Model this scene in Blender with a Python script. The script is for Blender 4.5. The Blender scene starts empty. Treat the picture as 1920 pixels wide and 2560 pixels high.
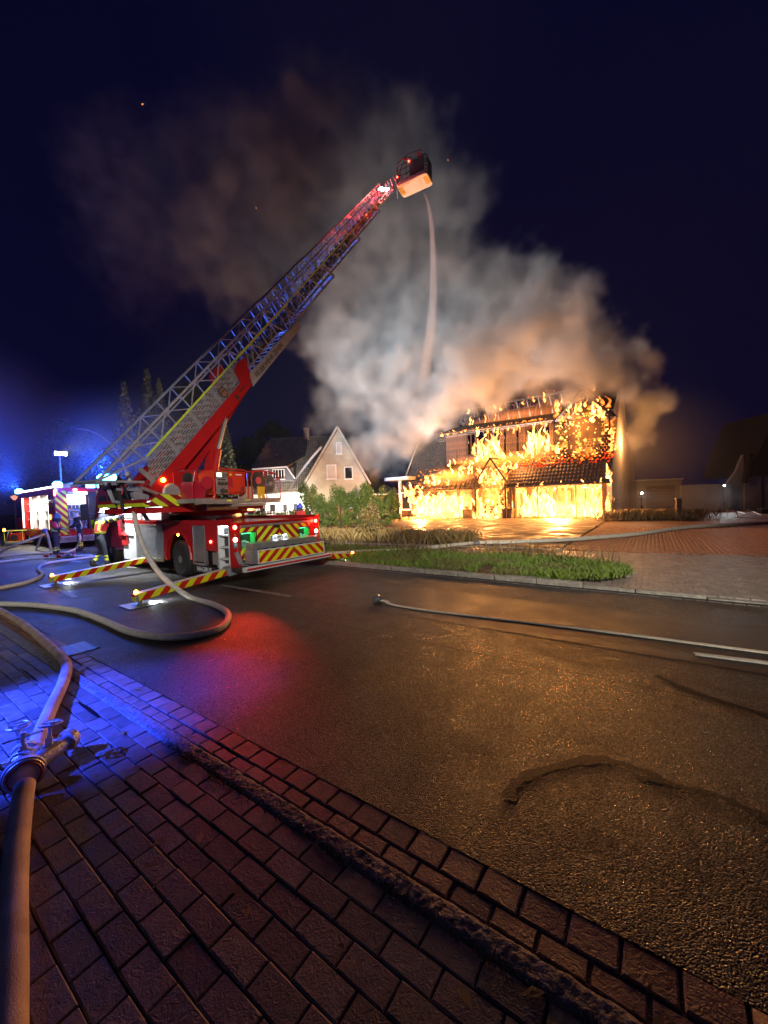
import bpy, bmesh, math, random
import numpy as np
from mathutils import Vector, Matrix, Euler
random.seed(7); rng = np.random.default_rng(7)
R = math.radians
scn = bpy.context.scene
col = scn.collection
# ------------------------------------------------------------------ camera, world, exposure
F = 965.; CX, CY = 960., 1280.; H = 1.9
pitch = -math.atan(28/F); roll = R(1.9)
Of = np.array([0, math.cos(pitch), math.sin(pitch)]); Ou = np.array([0, -math.sin(pitch), math.cos(pitch)]); Or_ = np.array([1., 0, 0])
CR = Or_*math.cos(roll)-Ou*math.sin(roll); CU = Or_*math.sin(roll)+Ou*math.cos(roll)
cam_d = bpy.data.cameras.new('camera'); cam = bpy.data.objects.new('camera', cam_d); col.objects.link(cam)
cam_d.sensor_fit = 'VERTICAL'; cam_d.sensor_height = 34.6; cam_d.lens = 34.6*F/2560.
cam_d.clip_start = .05; cam_d.clip_end = 800
m = Matrix(((CR[0], CU[0], -Of[0], 0), (CR[1], CU[1], -Of[1], 0), (CR[2], CU[2], -Of[2], H), (0, 0, 0, 1)))
cam.matrix_world = m
scn.camera = cam
world = bpy.data.worlds.new('World'); scn.world = world; world.use_nodes = True
wn = world.node_tree; wn.nodes.clear()
wo = wn.nodes.new('ShaderNodeOutputWorld'); wb = wn.nodes.new('ShaderNodeBackground')
wb.inputs[0].default_value = (.0006, .0012, .015, 1); wb.inputs[1].default_value = 1.0
wn.links.new(wb.outputs[0], wo.inputs[0])
vs = scn.view_settings
vs.view_transform = 'Standard'; vs.look = 'None'; vs.exposure = 0.0; vs.gamma = 1.0; vs.use_curve_mapping = False
cy = scn.cycles
cy.max_bounces = 5; cy.diffuse_bounces = 2; cy.glossy_bounces = 3; cy.transmission_bounces = 3; cy.volume_bounces = 1; cy.transparent_max_bounces = 24
cy.volume_step_rate = 1.6; cy.volume_max_steps = 160; cy.sample_clamp_indirect = 3.0; cy.sample_clamp_direct = 0
cy.use_denoising = True; cy.caustics_reflective = False; cy.caustics_refractive = False

# ------------------------------------------------------------------ placing helpers
def ray(px, py): return Of+CR*(px-CX)/F-CU*(py-CY)/F
def G(px, py, z=0.):
    d = ray(px, py); t = (z-H)/d[2]; return Vector(np.array([0, 0, H])+d*t)
def at(px, py, Y):
    d = ray(px, py); return Vector(np.array([0, 0, H])+d*(Y/d[1]))
def frameM(o, x):
    X = Vector((x[0], x[1], 0)).normalized(); Y = Vector((-X.y, X.x, 0)); Z = Vector((0, 0, 1))
    M = Matrix.Identity(4)
    for i, a in enumerate((X, Y, Z)): M[0][i], M[1][i], M[2][i] = a
    M[0][3], M[1][3], M[2][3] = o[0], o[1], o[2] if len(o) > 2 else 0
    return M
RD = Vector((.82, -.572, 0)).normalized(); RN = Vector((-RD.y, RD.x, 0))     # road direction and across
def SN(s, n, z=0.): return RD*s+RN*n+Vector((0, 0, z))
def project(p):
    v = np.array(p)-np.array([0, 0, H]); z = v@Of
    if z < .05: return None
    return CX+F*(v@CR)/z, CY-F*(v@CU)/z

# ------------------------------------------------------------------ materials
def newmat(name):
    m = bpy.data.materials.new(name); m.use_nodes = True; return m, m.node_tree
def pm(name, c, c2=None, sc=8., rough=.6, metal=0., bump=0., bsc=40., emit=None, es=0., spec=.5, rough2=None, coat=0., trans=0., detail=4, coord='Object'):
    m, t = newmat(name); N = t.nodes; L = t.links; b = N['Principled BSDF']
    b.inputs['Base Color'].default_value = (*c, 1); b.inputs['Roughness'].default_value = rough; b.inputs['Metallic'].default_value = metal
    b.inputs['Specular IOR Level'].default_value = spec; b.inputs['Coat Weight'].default_value = coat; b.inputs['Transmission Weight'].default_value = trans
    if emit: b.inputs['Emission Color'].default_value = (*emit, 1); b.inputs['Emission Strength'].default_value = es
    if c2 is not None or bump or rough2 is not None:
        tc = N.new('ShaderNodeTexCoord')
        if c2 is not None or rough2 is not None:
            n = N.new('ShaderNodeTexNoise'); n.inputs['Scale'].default_value = sc; n.inputs['Detail'].default_value = detail; L.new(tc.outputs[coord], n.inputs['Vector'])
            mr = N.new('ShaderNodeMapRange'); mr.inputs[1].default_value = .35; mr.inputs[2].default_value = .65; L.new(n.outputs['Fac'], mr.inputs[0])
            if c2 is not None:
                mx = N.new('ShaderNodeMix'); mx.data_type = 'RGBA'; mx.inputs[6].default_value = (*c, 1); mx.inputs[7].default_value = (*c2, 1)
                L.new(mr.outputs[0], mx.inputs[0]); L.new(mx.outputs[2], b.inputs['Base Color'])
            if rough2 is not None:
                m2 = N.new('ShaderNodeMapRange'); m2.inputs[3].default_value = rough; m2.inputs[4].default_value = rough2; L.new(mr.outputs[0], m2.inputs[0]); L.new(m2.outputs[0], b.inputs['Roughness'])
        if bump:
            n2 = N.new('ShaderNodeTexNoise'); n2.inputs['Scale'].default_value = bsc; n2.inputs['Detail'].default_value = 5; L.new(tc.outputs[coord], n2.inputs['Vector'])
            bp = N.new('ShaderNodeBump'); bp.inputs['Strength'].default_value = min(1, bump); bp.inputs['Distance'].default_value = .01*max(1, bump); L.new(n2.outputs['Fac'], bp.inputs['Height']); L.new(bp.outputs[0], b.inputs['Normal'])
    return m
def em(name, c, s, sampled=True):
    m, t = newmat(name); t.nodes.clear(); o = t.nodes.new('ShaderNodeOutputMaterial'); e = t.nodes.new('ShaderNodeEmission')
    e.inputs[0].default_value = (*c, 1); e.inputs[1].default_value = s; t.links.new(e.outputs[0], o.inputs[0])
    if not sampled: m.cycles.emission_sampling = 'NONE'
    return m
def stripe(name, ca, cb, pitch, ax1, ax2, sgn=1., vee=False, duty=.5, off=0., rough=.35, emit=0.):
    """flat printed warning stripes: fract((a + sgn*|b|)/pitch)"""
    m, t = newmat(name); N = t.nodes; L = t.links; b = N['Principled BSDF']
    tc = N.new('ShaderNodeTexCoord'); sp = N.new('ShaderNodeSeparateXYZ'); L.new(tc.outputs['Object'], sp.inputs[0])
    o2 = sp.outputs[ax2]
    if vee:
        ab = N.new('ShaderNodeMath'); ab.operation = 'ABSOLUTE'; ad0 = N.new('ShaderNodeMath'); ad0.operation = 'ADD'; ad0.inputs[1].default_value = off
        L.new(o2, ad0.inputs[0]); L.new(ad0.outputs[0], ab.inputs[0]); o2 = ab.outputs[0]
    mu = N.new('ShaderNodeMath'); mu.operation = 'MULTIPLY_ADD'; mu.inputs[1].default_value = sgn; L.new(o2, mu.inputs[0]); L.new(sp.outputs[ax1], mu.inputs[2])
    dv = N.new('ShaderNodeMath'); dv.operation = 'DIVIDE'; dv.inputs[1].default_value = pitch; L.new(mu.outputs[0], dv.inputs[0])
    fr = N.new('ShaderNodeMath'); fr.operation = 'FRACT'; L.new(dv.outputs[0], fr.inputs[0])
    gt = N.new('ShaderNodeMath'); gt.operation = 'GREATER_THAN'; gt.inputs[1].default_value = duty; L.new(fr.outputs[0], gt.inputs[0])
    mx = N.new('ShaderNodeMix'); mx.data_type = 'RGBA'; mx.inputs[6].default_value = (*ca, 1); mx.inputs[7].default_value = (*cb, 1)
    L.new(gt.outputs[0], mx.inputs[0]); L.new(mx.outputs[2], b.inputs['Base Color']); b.inputs['Roughness'].default_value = rough
    return m

# ------------------------------------------------------------------ mesh builder
class MB:
    def __init__(s): s.v = []; s.f = []; s.mi = []
    def add(s, vs, fs, mi=0):
        o = len(s.v); s.v += [tuple(v) for v in vs]; s.f += [tuple(i+o for i in f) for f in fs]; s.mi += [mi]*len(fs); return s
    def box(s, c, d, mi=0, M=None, bev=0.):
        x, y, z = (a/2 for a in d)
        if bev <= 0:
            vs = [Vector((sx*x, sy*y, sz*z)) for sx in (-1, 1) for sy in (-1, 1) for sz in (-1, 1)]
            fs = [(0, 1, 3, 2), (4, 6, 7, 5), (0, 4, 5, 1), (2, 3, 7, 6), (0, 2, 6, 4), (1, 5, 7, 3)]
        else:
            bm = bmesh.new(); bmesh.ops.create_cube(bm, size=1)
            for v in bm.verts: v.co = Vector((v.co.x*d[0], v.co.y*d[1], v.co.z*d[2]))
            bmesh.ops.bevel(bm, geom=list(bm.edges), offset=bev, segments=2, affect='EDGES')
            bm.verts.index_update(); vs = [v.co.copy() for v in bm.verts]; fs = [[v.index for v in f.verts] for f in bm.faces]; bm.free()
        if M is not None: vs = [M @ v for v in vs]
        c = Vector(c); return s.add([v+c for v in vs], fs, mi)
    def span(s, a, b, mi=0, bev=0.):   # box from corner a to corner b
        a = Vector(a); b = Vector(b); return s.box((a+b)/2, [abs(q) for q in (b-a)], mi, None, bev)
    def tube(s, pts, r, n=8, mi=0, cap=True, flat=1., up=None):
        pts = [Vector(p) for p in pts]; rs = r if hasattr(r, '__len__') else [r]*len(pts)
        vs = []; fs = []; prev = None
        for i, p in enumerate(pts):
            d = (pts[min(i+1, len(pts)-1)]-pts[max(i-1, 0)])
            if d.length < 1e-9: d = Vector((0, 0, 1))
            d.normalize()
            if prev is None:
                a = Vector((0, 0, 1)) if abs(d.z) < .95 else Vector((1, 0, 0))
                x = d.cross(a).normalized()
            else:
                x = (prev-d*prev.dot(d))
                x = x.normalized() if x.length > 1e-6 else d.orthogonal().normalized()
            prev = x; y = d.cross(x)
            for k in range(n):
                t = 2*math.pi*(k+.5)/n; vs.append(p+(x*math.cos(t)+y*math.sin(t)*flat)*rs[i])
        for i in range(len(pts)-1):
            for k in range(n):
                k2 = (k+1) % n; fs.append((i*n+k, i*n+k2, (i+1)*n+k2, (i+1)*n+k))
        if cap: fs.append(tuple(range(n-1, -1, -1))); fs.append(tuple((len(pts)-1)*n+k for k in range(n)))
        return s.add(vs, fs, mi)
    def bar(s, a, b, w, h=None, mi=0):  # square bar between two points
        a = Vector(a); b = Vector(b); h = h or w; d = (b-a); l = d.length
        if l < 1e-6: return s
        q = d.to_track_quat('X', 'Z').to_matrix().to_4x4()
        return s.box((a+b)/2, (l, w, h), mi, q)
    def lathe(s, prof, n=16, M=None, mi=0):  # prof: (r, z) list about local z
        vs = []; fs = []
        for r, z in prof:
            for k in range(n):
                t = 2*math.pi*k/n; vs.append(Vector((r*math.cos(t), r*math.sin(t), z)))
        for i in range(len(prof)-1):
            for k in range(n):
                k2 = (k+1) % n; fs.append((i*n+k, i*n+k2, (i+1)*n+k2, (i+1)*n+k))
        fs.append(tuple(range(n-1, -1, -1))); fs.append(tuple((len(prof)-1)*n+k for k in range(n)))
        if M is not None: vs = [M @ v for v in vs]
        return s.add(vs, fs, mi)
    def prism(s, poly, ax, a, b, mi=0):  # polygon in the plane perpendicular to axis ax, extruded from a to b
        def P(p, q):
            if ax == 'x': return (q, p[0], p[1])
            if ax == 'y': return (p[0], q, p[1])
            return (p[0], p[1], q)
        n = len(poly); vs = [P(p, a) for p in poly]+[P(p, b) for p in poly]
        fs = [tuple(range(n)), tuple(range(2*n-1, n-1, -1))]+[(i, i+n, (i+1) % n+n, (i+1) % n) for i in range(n)]
        return s.add(vs, fs, mi)
    def mesh(s, name, mats, smooth=False):
        me = bpy.data.meshes.new(name); me.from_pydata([tuple(v) for v in s.v], [], s.f)
        for m_ in (mats if isinstance(mats, (list, tuple)) else [mats]): me.materials.append(m_)
        if any(s.mi): me.polygons.foreach_set('material_index', s.mi)
        if smooth: me.polygons.foreach_set('use_smooth', [True]*len(s.f))
        me.update()
        bm = bmesh.new(); bm.from_mesh(me); bmesh.ops.recalc_face_normals(bm, faces=bm.faces); bm.to_mesh(me); bm.free()
        return me
def tag(o, label=None, cat=None, group=None, kind=None):
    if label: o['label'] = label
    if cat: o['category'] = cat
    if group: o['group'] = group
    if kind: o['kind'] = kind
    return o
def obj(name, mb, mats, parent=None, M=None, smooth=False, me=None, **k):
    o = bpy.data.objects.new(name, me or mb.mesh(name, mats, smooth)); col.objects.link(o)
    if parent: o.parent = parent
    if M is not None: o.matrix_local = M
    return tag(o, **k)
def empty(name, M=None, parent=None, **k):
    o = bpy.data.objects.new(name, None); col.objects.link(o); o.empty_display_size = .2
    if parent: o.parent = parent
    if M is not None: o.matrix_local = M
    return tag(o, **k)
def copy_tree(o, parent=None):
    c = o.copy(); col.objects.link(c); c.parent = parent
    for ch in [x for x in bpy.data.objects if x.parent == o and x is not c]: copy_tree(ch, c)
    return c
def txt(name, s, size, M, mat_, parent=None, ext=.002):
    cu = bpy.data.curves.new(name, 'FONT'); cu.body = s; cu.size = size; cu.extrude = ext; cu.align_x = 'CENTER'; cu.align_y = 'CENTER'; cu.resolution_u = 3; cu.offset = size*.012
    t = bpy.data.objects.new('t', cu); col.objects.link(t); dg = bpy.context.evaluated_depsgraph_get(); me = bpy.data.meshes.new_from_object(t.evaluated_get(dg)); bpy.data.objects.remove(t)
    me.materials.clear(); me.materials.append(mat_); o = bpy.data.objects.new(name, me); col.objects.link(o)
    if parent: o.parent = parent
    o.matrix_local = M; return o
def lamp(name, kind, loc, c, e, parent=None, target=None, size=.1, angle=60, blend=.4, label=None):
    d = bpy.data.lights.new(name, kind); d.color = c; d.energy = e
    if kind == 'SPOT': d.spot_size = R(angle); d.spot_blend = blend; d.shadow_soft_size = size
    elif kind == 'POINT': d.shadow_soft_size = size
    elif kind == 'AREA': d.size = size
    o = bpy.data.objects.new(name, d); col.objects.link(o)
    if parent: o.parent = parent
    o.location = loc
    if target is not None: o.rotation_euler = (Vector(target)-Vector(loc)).to_track_quat('-Z', 'Y').to_euler()
    return o
def catmull(P, n=8):
    P = [Vector(p) for p in P]; Q = [P[0]*2-P[1]]+P+[P[-1]*2-P[-2]]; out = []
    for i in range(1, len(Q)-2):
        for k in range(n):
            t = k/n; a, b, c, d = Q[i-1], Q[i], Q[i+1], Q[i+2]
            out.append(.5*((2*b)+(c-a)*t+(2*a-5*b+4*c-d)*t*t+(3*b-a-3*c+d)*t**3))
    out.append(P[-1]); return out
def raw_mesh(name, V, Fq, mats, k=4, mi=None):
    me = bpy.data.meshes.new(name); n = len(V); nf = len(Fq)
    me.vertices.add(n); me.vertices.foreach_set('co', np.asarray(V, dtype=np.float32).ravel())
    me.loops.add(nf*k); me.loops.foreach_set('vertex_index', np.asarray(Fq, dtype=np.int32).ravel())
    me.polygons.add(nf); me.polygons.foreach_set('loop_start', np.arange(0, nf*k, k, dtype=np.int32)); me.polygons.foreach_set('loop_total', np.full(nf, k, dtype=np.int32))
    for m_ in (mats if isinstance(mats, (list, tuple)) else [mats]): me.materials.append(m_)
    if mi is not None: me.polygons.foreach_set('material_index', np.asarray(mi, dtype=np.int32))
    me.update(calc_edges=True); me.validate(); return me
# ------------------------------------------------------------------ shared materials
M_red = pm('fire_red_paint', (.42, .012, .014), (.36, .01, .012), 3, .28, coat=.4)
M_white = pm('white_paint', (.72, .73, .74), (.62, .63, .65), 2, .35)
M_silver = pm('brushed_aluminium', (.52, .53, .56), (.42, .43, .46), 6, .38, .75)
M_grey = pm('grey_powder_coat', (.30, .30, .33), (.24, .24, .27), 5, .42, .2)
M_black = pm('black_plastic', (.02, .02, .022), (.03, .03, .03), 9, .5)
M_rubber = pm('tyre_rubber', (.018, .018, .02), (.03, .03, .032), 14, .75, bump=.4)
M_lad = pm('ladder_paint', (.50, .50, .54), (.40, .40, .44), 5, .35, .35)
M_yel = pm('yellow_reflective_tape', (.62, .72, .04), rough=.35)
M_glass = pm('dark_glass', (.015, .018, .022), rough=.06, spec=.8)
M_steel = pm('galvanised_steel', (.42, .42, .42), (.3, .3, .31), 20, .35, .8)
M_hose = pm('white_hose_canvas', (.80, .74, .64), (.66, .60, .52), 14, .7, bump=.3, bsc=160)
M_navy = pm('navy_gear_cloth', (.018, .022, .045), (.03, .035, .06), 20, .85, bump=.5, bsc=80)
M_lime = pm('lime_reflective_cloth', (.62, .75, .08), (.55, .66, .08), 20, .4, emit=(.6, .8, .1), es=0.0)
M_vred = pm('red_vest_cloth', (.5, .03, .04), (.42, .02, .03), 16, .8)
M_sil = pm('silver_reflective_cloth', (.35, .65, .68), rough=.35)
M_skin = pm('skin', (.5, .32, .24), rough=.6)
M_helm = pm('pale_helmet_shell', (.55, .50, .36), (.4, .37, .27), 9, .35)
M_helmb = pm('blue_grey_helmet_shell', (.12, .2, .3), rough=.3)
E_red = em('red_lamp_light', (1, .05, .03), 45); E_white = em('white_lamp_light', (.85, .95, 1), 40); E_warm = em('warm_white_lamp_light', (1, .93, .75), 30)
E_blue = em('blue_beacon_light', (.05, .38, 1), 45); E_orange = em('orange_lamp_light', (1, .28, .02), 45); E_cyan = em('cyan_core_light', (.1, .65, 1), 14)

# ------------------------------------------------------------------ ground
def asphalt():
    m, t = newmat('wet_asphalt'); N = t.nodes; L = t.links; b = N['Principled BSDF']
    tc = N.new('ShaderNodeTexCoord')
    def noise(s, d=3, dist=0.):
        n = N.new('ShaderNodeTexNoise'); n.inputs['Scale'].default_value = s; n.inputs['Detail'].default_value = d; n.inputs['Distortion'].default_value = dist
        L.new(tc.outputs['Object'], n.inputs['Vector']); return n.outputs['Fac']
    def mr(x, a, b_, c, d):
        r = N.new('ShaderNodeMapRange'); r.inputs[1].default_value = a; r.inputs[2].default_value = b_; r.inputs[3].default_value = c; r.inputs[4].default_value = d; L.new(x, r.inputs[0]); return r.outputs[0]
    big = noise(.45, 4, .6); mid = noise(3., 3); v = N.new('ShaderNodeTexVoronoi'); v.inputs['Scale'].default_value = 120; L.new(tc.outputs['Object'], v.inputs['Vector'])
    cr = N.new('ShaderNodeMix'); cr.data_type = 'RGBA'; cr.inputs[6].default_value = (.020, .019, .018, 1); cr.inputs[7].default_value = (.055, .050, .045, 1)
    L.new(mr(big, .38, .62, 0, 1), cr.inputs[0])
    sp = N.new('ShaderNodeMix'); sp.data_type = 'RGBA'; sp.blend_type = 'MULTIPLY'; sp.inputs[0].default_value = .8
    L.new(cr.outputs[2], sp.inputs[6]); g = N.new('ShaderNodeSeparateColor'); L.new(v.outputs['Color'], g.inputs[0])
    cm = N.new('ShaderNodeCombineColor'); q = mr(g.outputs[0], .2, 1, .15, 3.6)
    for i in range(3): L.new(q, cm.inputs[i])
    L.new(cm.outputs[0], sp.inputs[7]); L.new(sp.outputs[2], b.inputs['Base Color'])
    rr = N.new('ShaderNodeMath'); rr.operation = 'ADD'; L.new(mr(big, .35, .65, .40, .62), rr.inputs[0]); L.new(mr(mid, .3, .7, -.05, .08), rr.inputs[1]); rs_ = N.new('ShaderNodeMath'); rs_.operation = 'ADD'; L.new(rr.outputs[0], rs_.inputs[0]); L.new(mr(g.outputs[1], 0, 1, -.24, .22), rs_.inputs[1]); rs_.use_clamp = True; L.new(rs_.outputs[0], b.inputs['Roughness'])
    bp = N.new('ShaderNodeBump'); bp.inputs['Strength'].default_value = 1.; bp.inputs['Distance'].default_value = .006; L.new(v.outputs['Distance'], bp.inputs['Height']); bp.invert = True
    b2 = N.new('ShaderNodeBump'); b2.inputs['Strength'].default_value = .5; b2.inputs['Distance'].default_value = .004; L.new(noise(30, 4), b2.inputs['Height']); L.new(b2.outputs[0], bp.inputs['Normal'])
    L.new(bp.outputs[0], b.inputs['Normal']); b.inputs['Specular IOR Level'].default_value = .4
    return m
M_asph = asphalt()
def paver_mat(name, c1, c2, r1, r2, bsc=160, dist=.002):
    m, t = newmat(name); N = t.nodes; L = t.links; b = N['Principled BSDF']
    tc = N.new('ShaderNodeTexCoord'); oi = N.new('ShaderNodeObjectInfo'); ge = N.new('ShaderNodeNewGeometry')
    ad = N.new('ShaderNodeMath'); ad.operation = 'ADD'; L.new(oi.outputs['Random'], ad.inputs[0]); L.new(ge.outputs['Random Per Island'], ad.inputs[1])
    fr = N.new('ShaderNodeMath'); fr.operation = 'FRACT'; L.new(ad.outputs[0], fr.inputs[0])
    mx = N.new('ShaderNodeMix'); mx.data_type = 'RGBA'; mx.inputs[6].default_value = (*c1, 1); mx.inputs[7].default_value = (*c2, 1); L.new(fr.outputs[0], mx.inputs[0])
    n = N.new('ShaderNodeTexNoise'); n.inputs['Scale'].default_value = 14; n.inputs['Detail'].default_value = 6; L.new(ge.outputs['Position'], n.inputs['Vector'])
    m2 = N.new('ShaderNodeMix'); m2.data_type = 'RGBA'; m2.blend_type = 'MULTIPLY'; m2.inputs[0].default_value = .7; L.new(mx.outputs[2], m2.inputs[6])
    mr = N.new('ShaderNodeMapRange'); mr.inputs[1].default_value = .3; mr.inputs[2].default_value = .7; mr.inputs[3].default_value = .5; mr.inputs[4].default_value = 1.4; L.new(n.outputs['Fac'], mr.inputs[0])
    cm = N.new('ShaderNodeCombineColor')
    for i in range(3): L.new(mr.outputs[0], cm.inputs[i])
    L.new(cm.outputs[0], m2.inputs[7]); L.new(m2.outputs[2], b.inputs['Base Color'])
    r = N.new('ShaderNodeMapRange'); r.inputs[1].default_value = .35; r.inputs[2].default_value = .65; r.inputs[3].default_value = r1; r.inputs[4].default_value = r2; L.new(n.outputs['Fac'], r.inputs[0]); L.new(r.outputs[0], b.inputs['Roughness'])
    n2 = N.new('ShaderNodeTexNoise'); n2.inputs['Scale'].default_value = bsc; n2.inputs['Detail'].default_value = 4; L.new(ge.outputs['Position'], n2.inputs['Vector'])
    n3 = N.new('ShaderNodeTexNoise'); n3.inputs['Scale'].default_value = 25; n3.inputs['Detail'].default_value = 3; n3.inputs['Distortion'].default_value = 2; L.new(ge.outputs['Position'], n3.inputs['Vector'])
    a3 = N.new('ShaderNodeMath'); a3.operation = 'MULTIPLY_ADD'; a3.inputs[1].default_value = 1.6; L.new(n3.outputs['Fac'], a3.inputs[0]); L.new(n2.outputs['Fac'], a3.inputs[2])
    bp = N.new('ShaderNodeBump'); bp.inputs['Strength'].default_value = .8; bp.inputs['Distance'].default_value = dist; L.new(a3.outputs[0], bp.inputs['Height']); L.new(bp.outputs[0], b.inputs['Normal'])
    return m
M_pav = paver_mat('grey_brown_paver', (.125, .092, .074), (.28, .215, .17), .46, .7, 150, .0035)
M_gut = paver_mat('gutter_paver', (.26, .12, .08), (.36, .19, .13), .40, .6, 130, .0045)  # redder than the grey stone: the fire's orange glow put into the colour
M_fpav = paver_mat('far_grey_paver', (.20, .17, .16), (.30, .25, .23), .4, .6, 120)
M_rpav = paver_mat('red_drive_paver', (.26, .10, .06), (.36, .15, .09), .5, .7, 120)
M_kerb = pm('rough_kerb_stone', (.34, .30, .26), (.18, .15, .13), 18, .75, bump=3., bsc=45)
M_sand = pm('dark_joint_sand', (.035, .03, .026), (.06, .05, .04), 30, .9, bump=1., bsc=90)
M_soil = pm('ground_soil', (.06, .045, .03), (.10, .075, .05), 1.2, .8, bump=3., bsc=12)
M_yard = pm('wet_yard_dirt', (.06, .038, .024), (.15, .095, .055), 1.1, .3, bump=3., bsc=9, rough2=.95, detail=7)

def sheet(name, pts, z, mat_, thick=0., **k):
    mb = MB(); poly = [(p[0], p[1]) for p in pts]
    if thick: mb.prism(poly, 'z', z-thick, z)
    else: mb.add([(p[0], p[1], z) for p in poly], [tuple(range(len(poly)))])
    return obj(name, mb, mat_, kind='structure', **k)
def sn(s, n): v = SN(s, n); return (v.x, v.y)
sheet('ground', [(-400, -60), (400, -60), (400, 600), (-400, 600)], -.05, M_soil)
sheet('road', [sn(-90, 1.86), sn(60, 1.86), sn(60, 8.46), sn(-90, 8.46)], 0, M_asph)
# worn repaired strips of tarmac and white markings
M_patch = pm('dark_tarmac_repair', (.022, .021, .022), (.04, .038, .036), 2, .36, bump=1.2, bsc=110, rough2=.5)
M_mark = pm('worn_road_paint', (.45, .43, .40), (.16, .15, .14), 9, .5, bump=.6, bsc=80, detail=7)
pt = sheet('tarmac_repair', [sn(-6.2, 5.35), sn(30, 5.5), sn(30, 7.2), sn(-6.5, 7.15)], .004, M_patch)
for a, b in (((-8.55, 5.3), (-6.1, 5.32)), ((-21, 5.2), (-17.4, 5.22)), ((-15.2, 4.4), (-12.8, 3.6)), ((-14.2, 5.5), (-11.4, 6.1)), ((-11.9, 3.1), (-10.4, 3.0)), ((-9.3, 2.6), (-8.2, 2.55))):
    v = Vector((b[0]-a[0], b[1]-a[1])).normalized(); w = Vector((-v.y, v.x))*.06
    sheet('road_marking', [sn(a[0]-w.x, a[1]-w.y), sn(b[0]-w.x, b[1]-w.y), sn(b[0]+w.x, b[1]+w.y), sn(a[0]+w.x, a[1]+w.y)], .008, M_mark)
# long tar seams and the dark winding crack
M_tar = pm('tar_seam', (.006, .006, .006), rough=.6, bump=1., bsc=60)
tarm = MB()
def ribbon(mb, P, w, z):
    P = catmull(P, 6); vs = []; n = len(P)
    for i, p in enumerate(P):
        d = (P[min(i+1, n-1)]-P[max(i-1, 0)]).normalized(); q = Vector((-d.y, d.x, 0)); ww = w*(.5+rng.random())
        vs += [(p.x+q.x*ww, p.y+q.y*ww, z), (p.x-q.x*ww, p.y-q.y*ww, z)]
    mb.add(vs, [(2*i, 2*i+1, 2*i+3, 2*i+2) for i in range(n-1)])
ribbon(tarm, [G(1270, 2000), G(1300, 1950), G(1400, 1915), G(1500, 1900), G(1600, 1925), G(1680, 1965), G(1790, 1990), G(1919, 2050)], .035, .005)
ribbon(tarm, [G(1590, 1945), G(1630, 1950), G(1700, 1970)], .02, .006)
ribbon(tarm, [G(1640, 1690), G(1750, 1735), G(1919, 1790)], .03, .005)
ribbon(tarm, [sn(-5, 4.4)+(0,), sn(0, 4.45)+(0,), sn(6, 4.4)+(0,)], .006, .005)
obj('tar_seam', tarm, M_tar, kind='structure')
# --- near pavement ---
sheet('pavement_bed', [sn(-60, 1.86), sn(-60, -30), sn(30, -30), sn(30, 1.86)], -.014, M_sand)
def brick_mesh(name, ls, ln, th, ch, mats, seed=0):
    r = random.Random(seed); vs = []; e = ch
    j = lambda a: r.uniform(-a, a)
    for z, q in ((-th, 0), (-e*.8, 0), (0, e)):
        for sx, sy in ((-1, -1), (1, -1), (1, 1), (-1, 1)):
            vs.append((sx*(ls/2-q)+j(e*.35), sy*(ln/2-q)+j(e*.35), z+(j(e*.25) if z == 0 else 0)))
    fs = [(8, 9, 10, 11)]
    for b in (0, 4):
        for k in range(4): fs.append((b+k, b+(k+1) % 4, b+4+(k+1) % 4, b+4+k))
    return MB().add(vs, fs), vs, fs
def lay(root, name, cells, ls, ln, th, ch, mat_, ang, nmax, zt, tilt=.012, dz=.004, stuffname=None, margin=60):
    """cells: list of (x, y); the nearest visible ones are objects, the others one joined mesh"""
    seen = []; rest = []
    for c in cells:
        p = project((c[0], c[1], zt))
        if p and -margin < p[0] < 1920+margin and p[1] < 2560+margin*2: seen.append((Vector((c[0], c[1], zt-H)).length, c))
        elif p and -700 < p[0] < 2600 and p[1] < 3400: rest.append(c)
    seen.sort(); near = [c for _, c in seen[:nmax]]; rest += [c for _, c in seen[nmax:]]
    mes = []
    for k in range(6):
        mb, vs, fs = brick_mesh(name, ls, ln, th, ch, mat_, k); me = mb.mesh(name, mat_); mes.append((me, np.array(vs), fs))
    for c in near:
        o = bpy.data.objects.new(name, mes[random.randrange(6)][0]); col.objects.link(o); o.parent = root
        o.location = (c[0], c[1], zt+random.uniform(-dz, dz)); o.rotation_euler = (random.uniform(-tilt, tilt), random.uniform(-tilt, tilt), ang+random.uniform(-.012, .012))
    if rest:
        V = []; Fq = []
        for c in rest:
            _, vs, fs = mes[random.randrange(6)]; a = ang+random.uniform(-.01, .01); ca, sa = math.cos(a), math.sin(a); z = zt+random.uniform(-dz, dz)
            tx, ty = random.uniform(-tilt, tilt), random.uniform(-tilt, tilt); o = len(V)*12
            V.append(np.stack([vs[:, 0]*ca-vs[:, 1]*sa+c[0], vs[:, 0]*sa+vs[:, 1]*ca+c[1], vs[:, 2]+z+vs[:, 0]*tx+vs[:, 1]*ty], 1)); Fq += [[i+o for i in f] for f in fs]
        obj(stuffname or name+'s', None, None, root, me=raw_mesh(name+'s', np.concatenate(V), Fq, mat_), kind='stuff')
RA = math.atan2(RD.y, RD.x)
pv = empty('pavement', kind='structure')
cells = []
ROW = .1255; LEN = .248
for r_ in range(0, 62):
    n = 1.462-.053-r_*ROW
    off = (r_ % 2)*.5*LEN+.03
    for k in range(-48, 14):
        v = SN(k*LEN+off, n); cells.append((v.x, v.y))
lay(pv, 'paver', cells, LEN-.007, .119, .04, .006, M_pav, RA, 298, .002)
gt = empty('gutter', kind='structure')
g1 = []; g2 = []
for k in range(-70, 26):
    v = SN(k*.199-.03, 1.785); g1.append((v.x, v.y)); v = SN(k*.199+.07, 1.652); g2.append((v.x, v.y))
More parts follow.
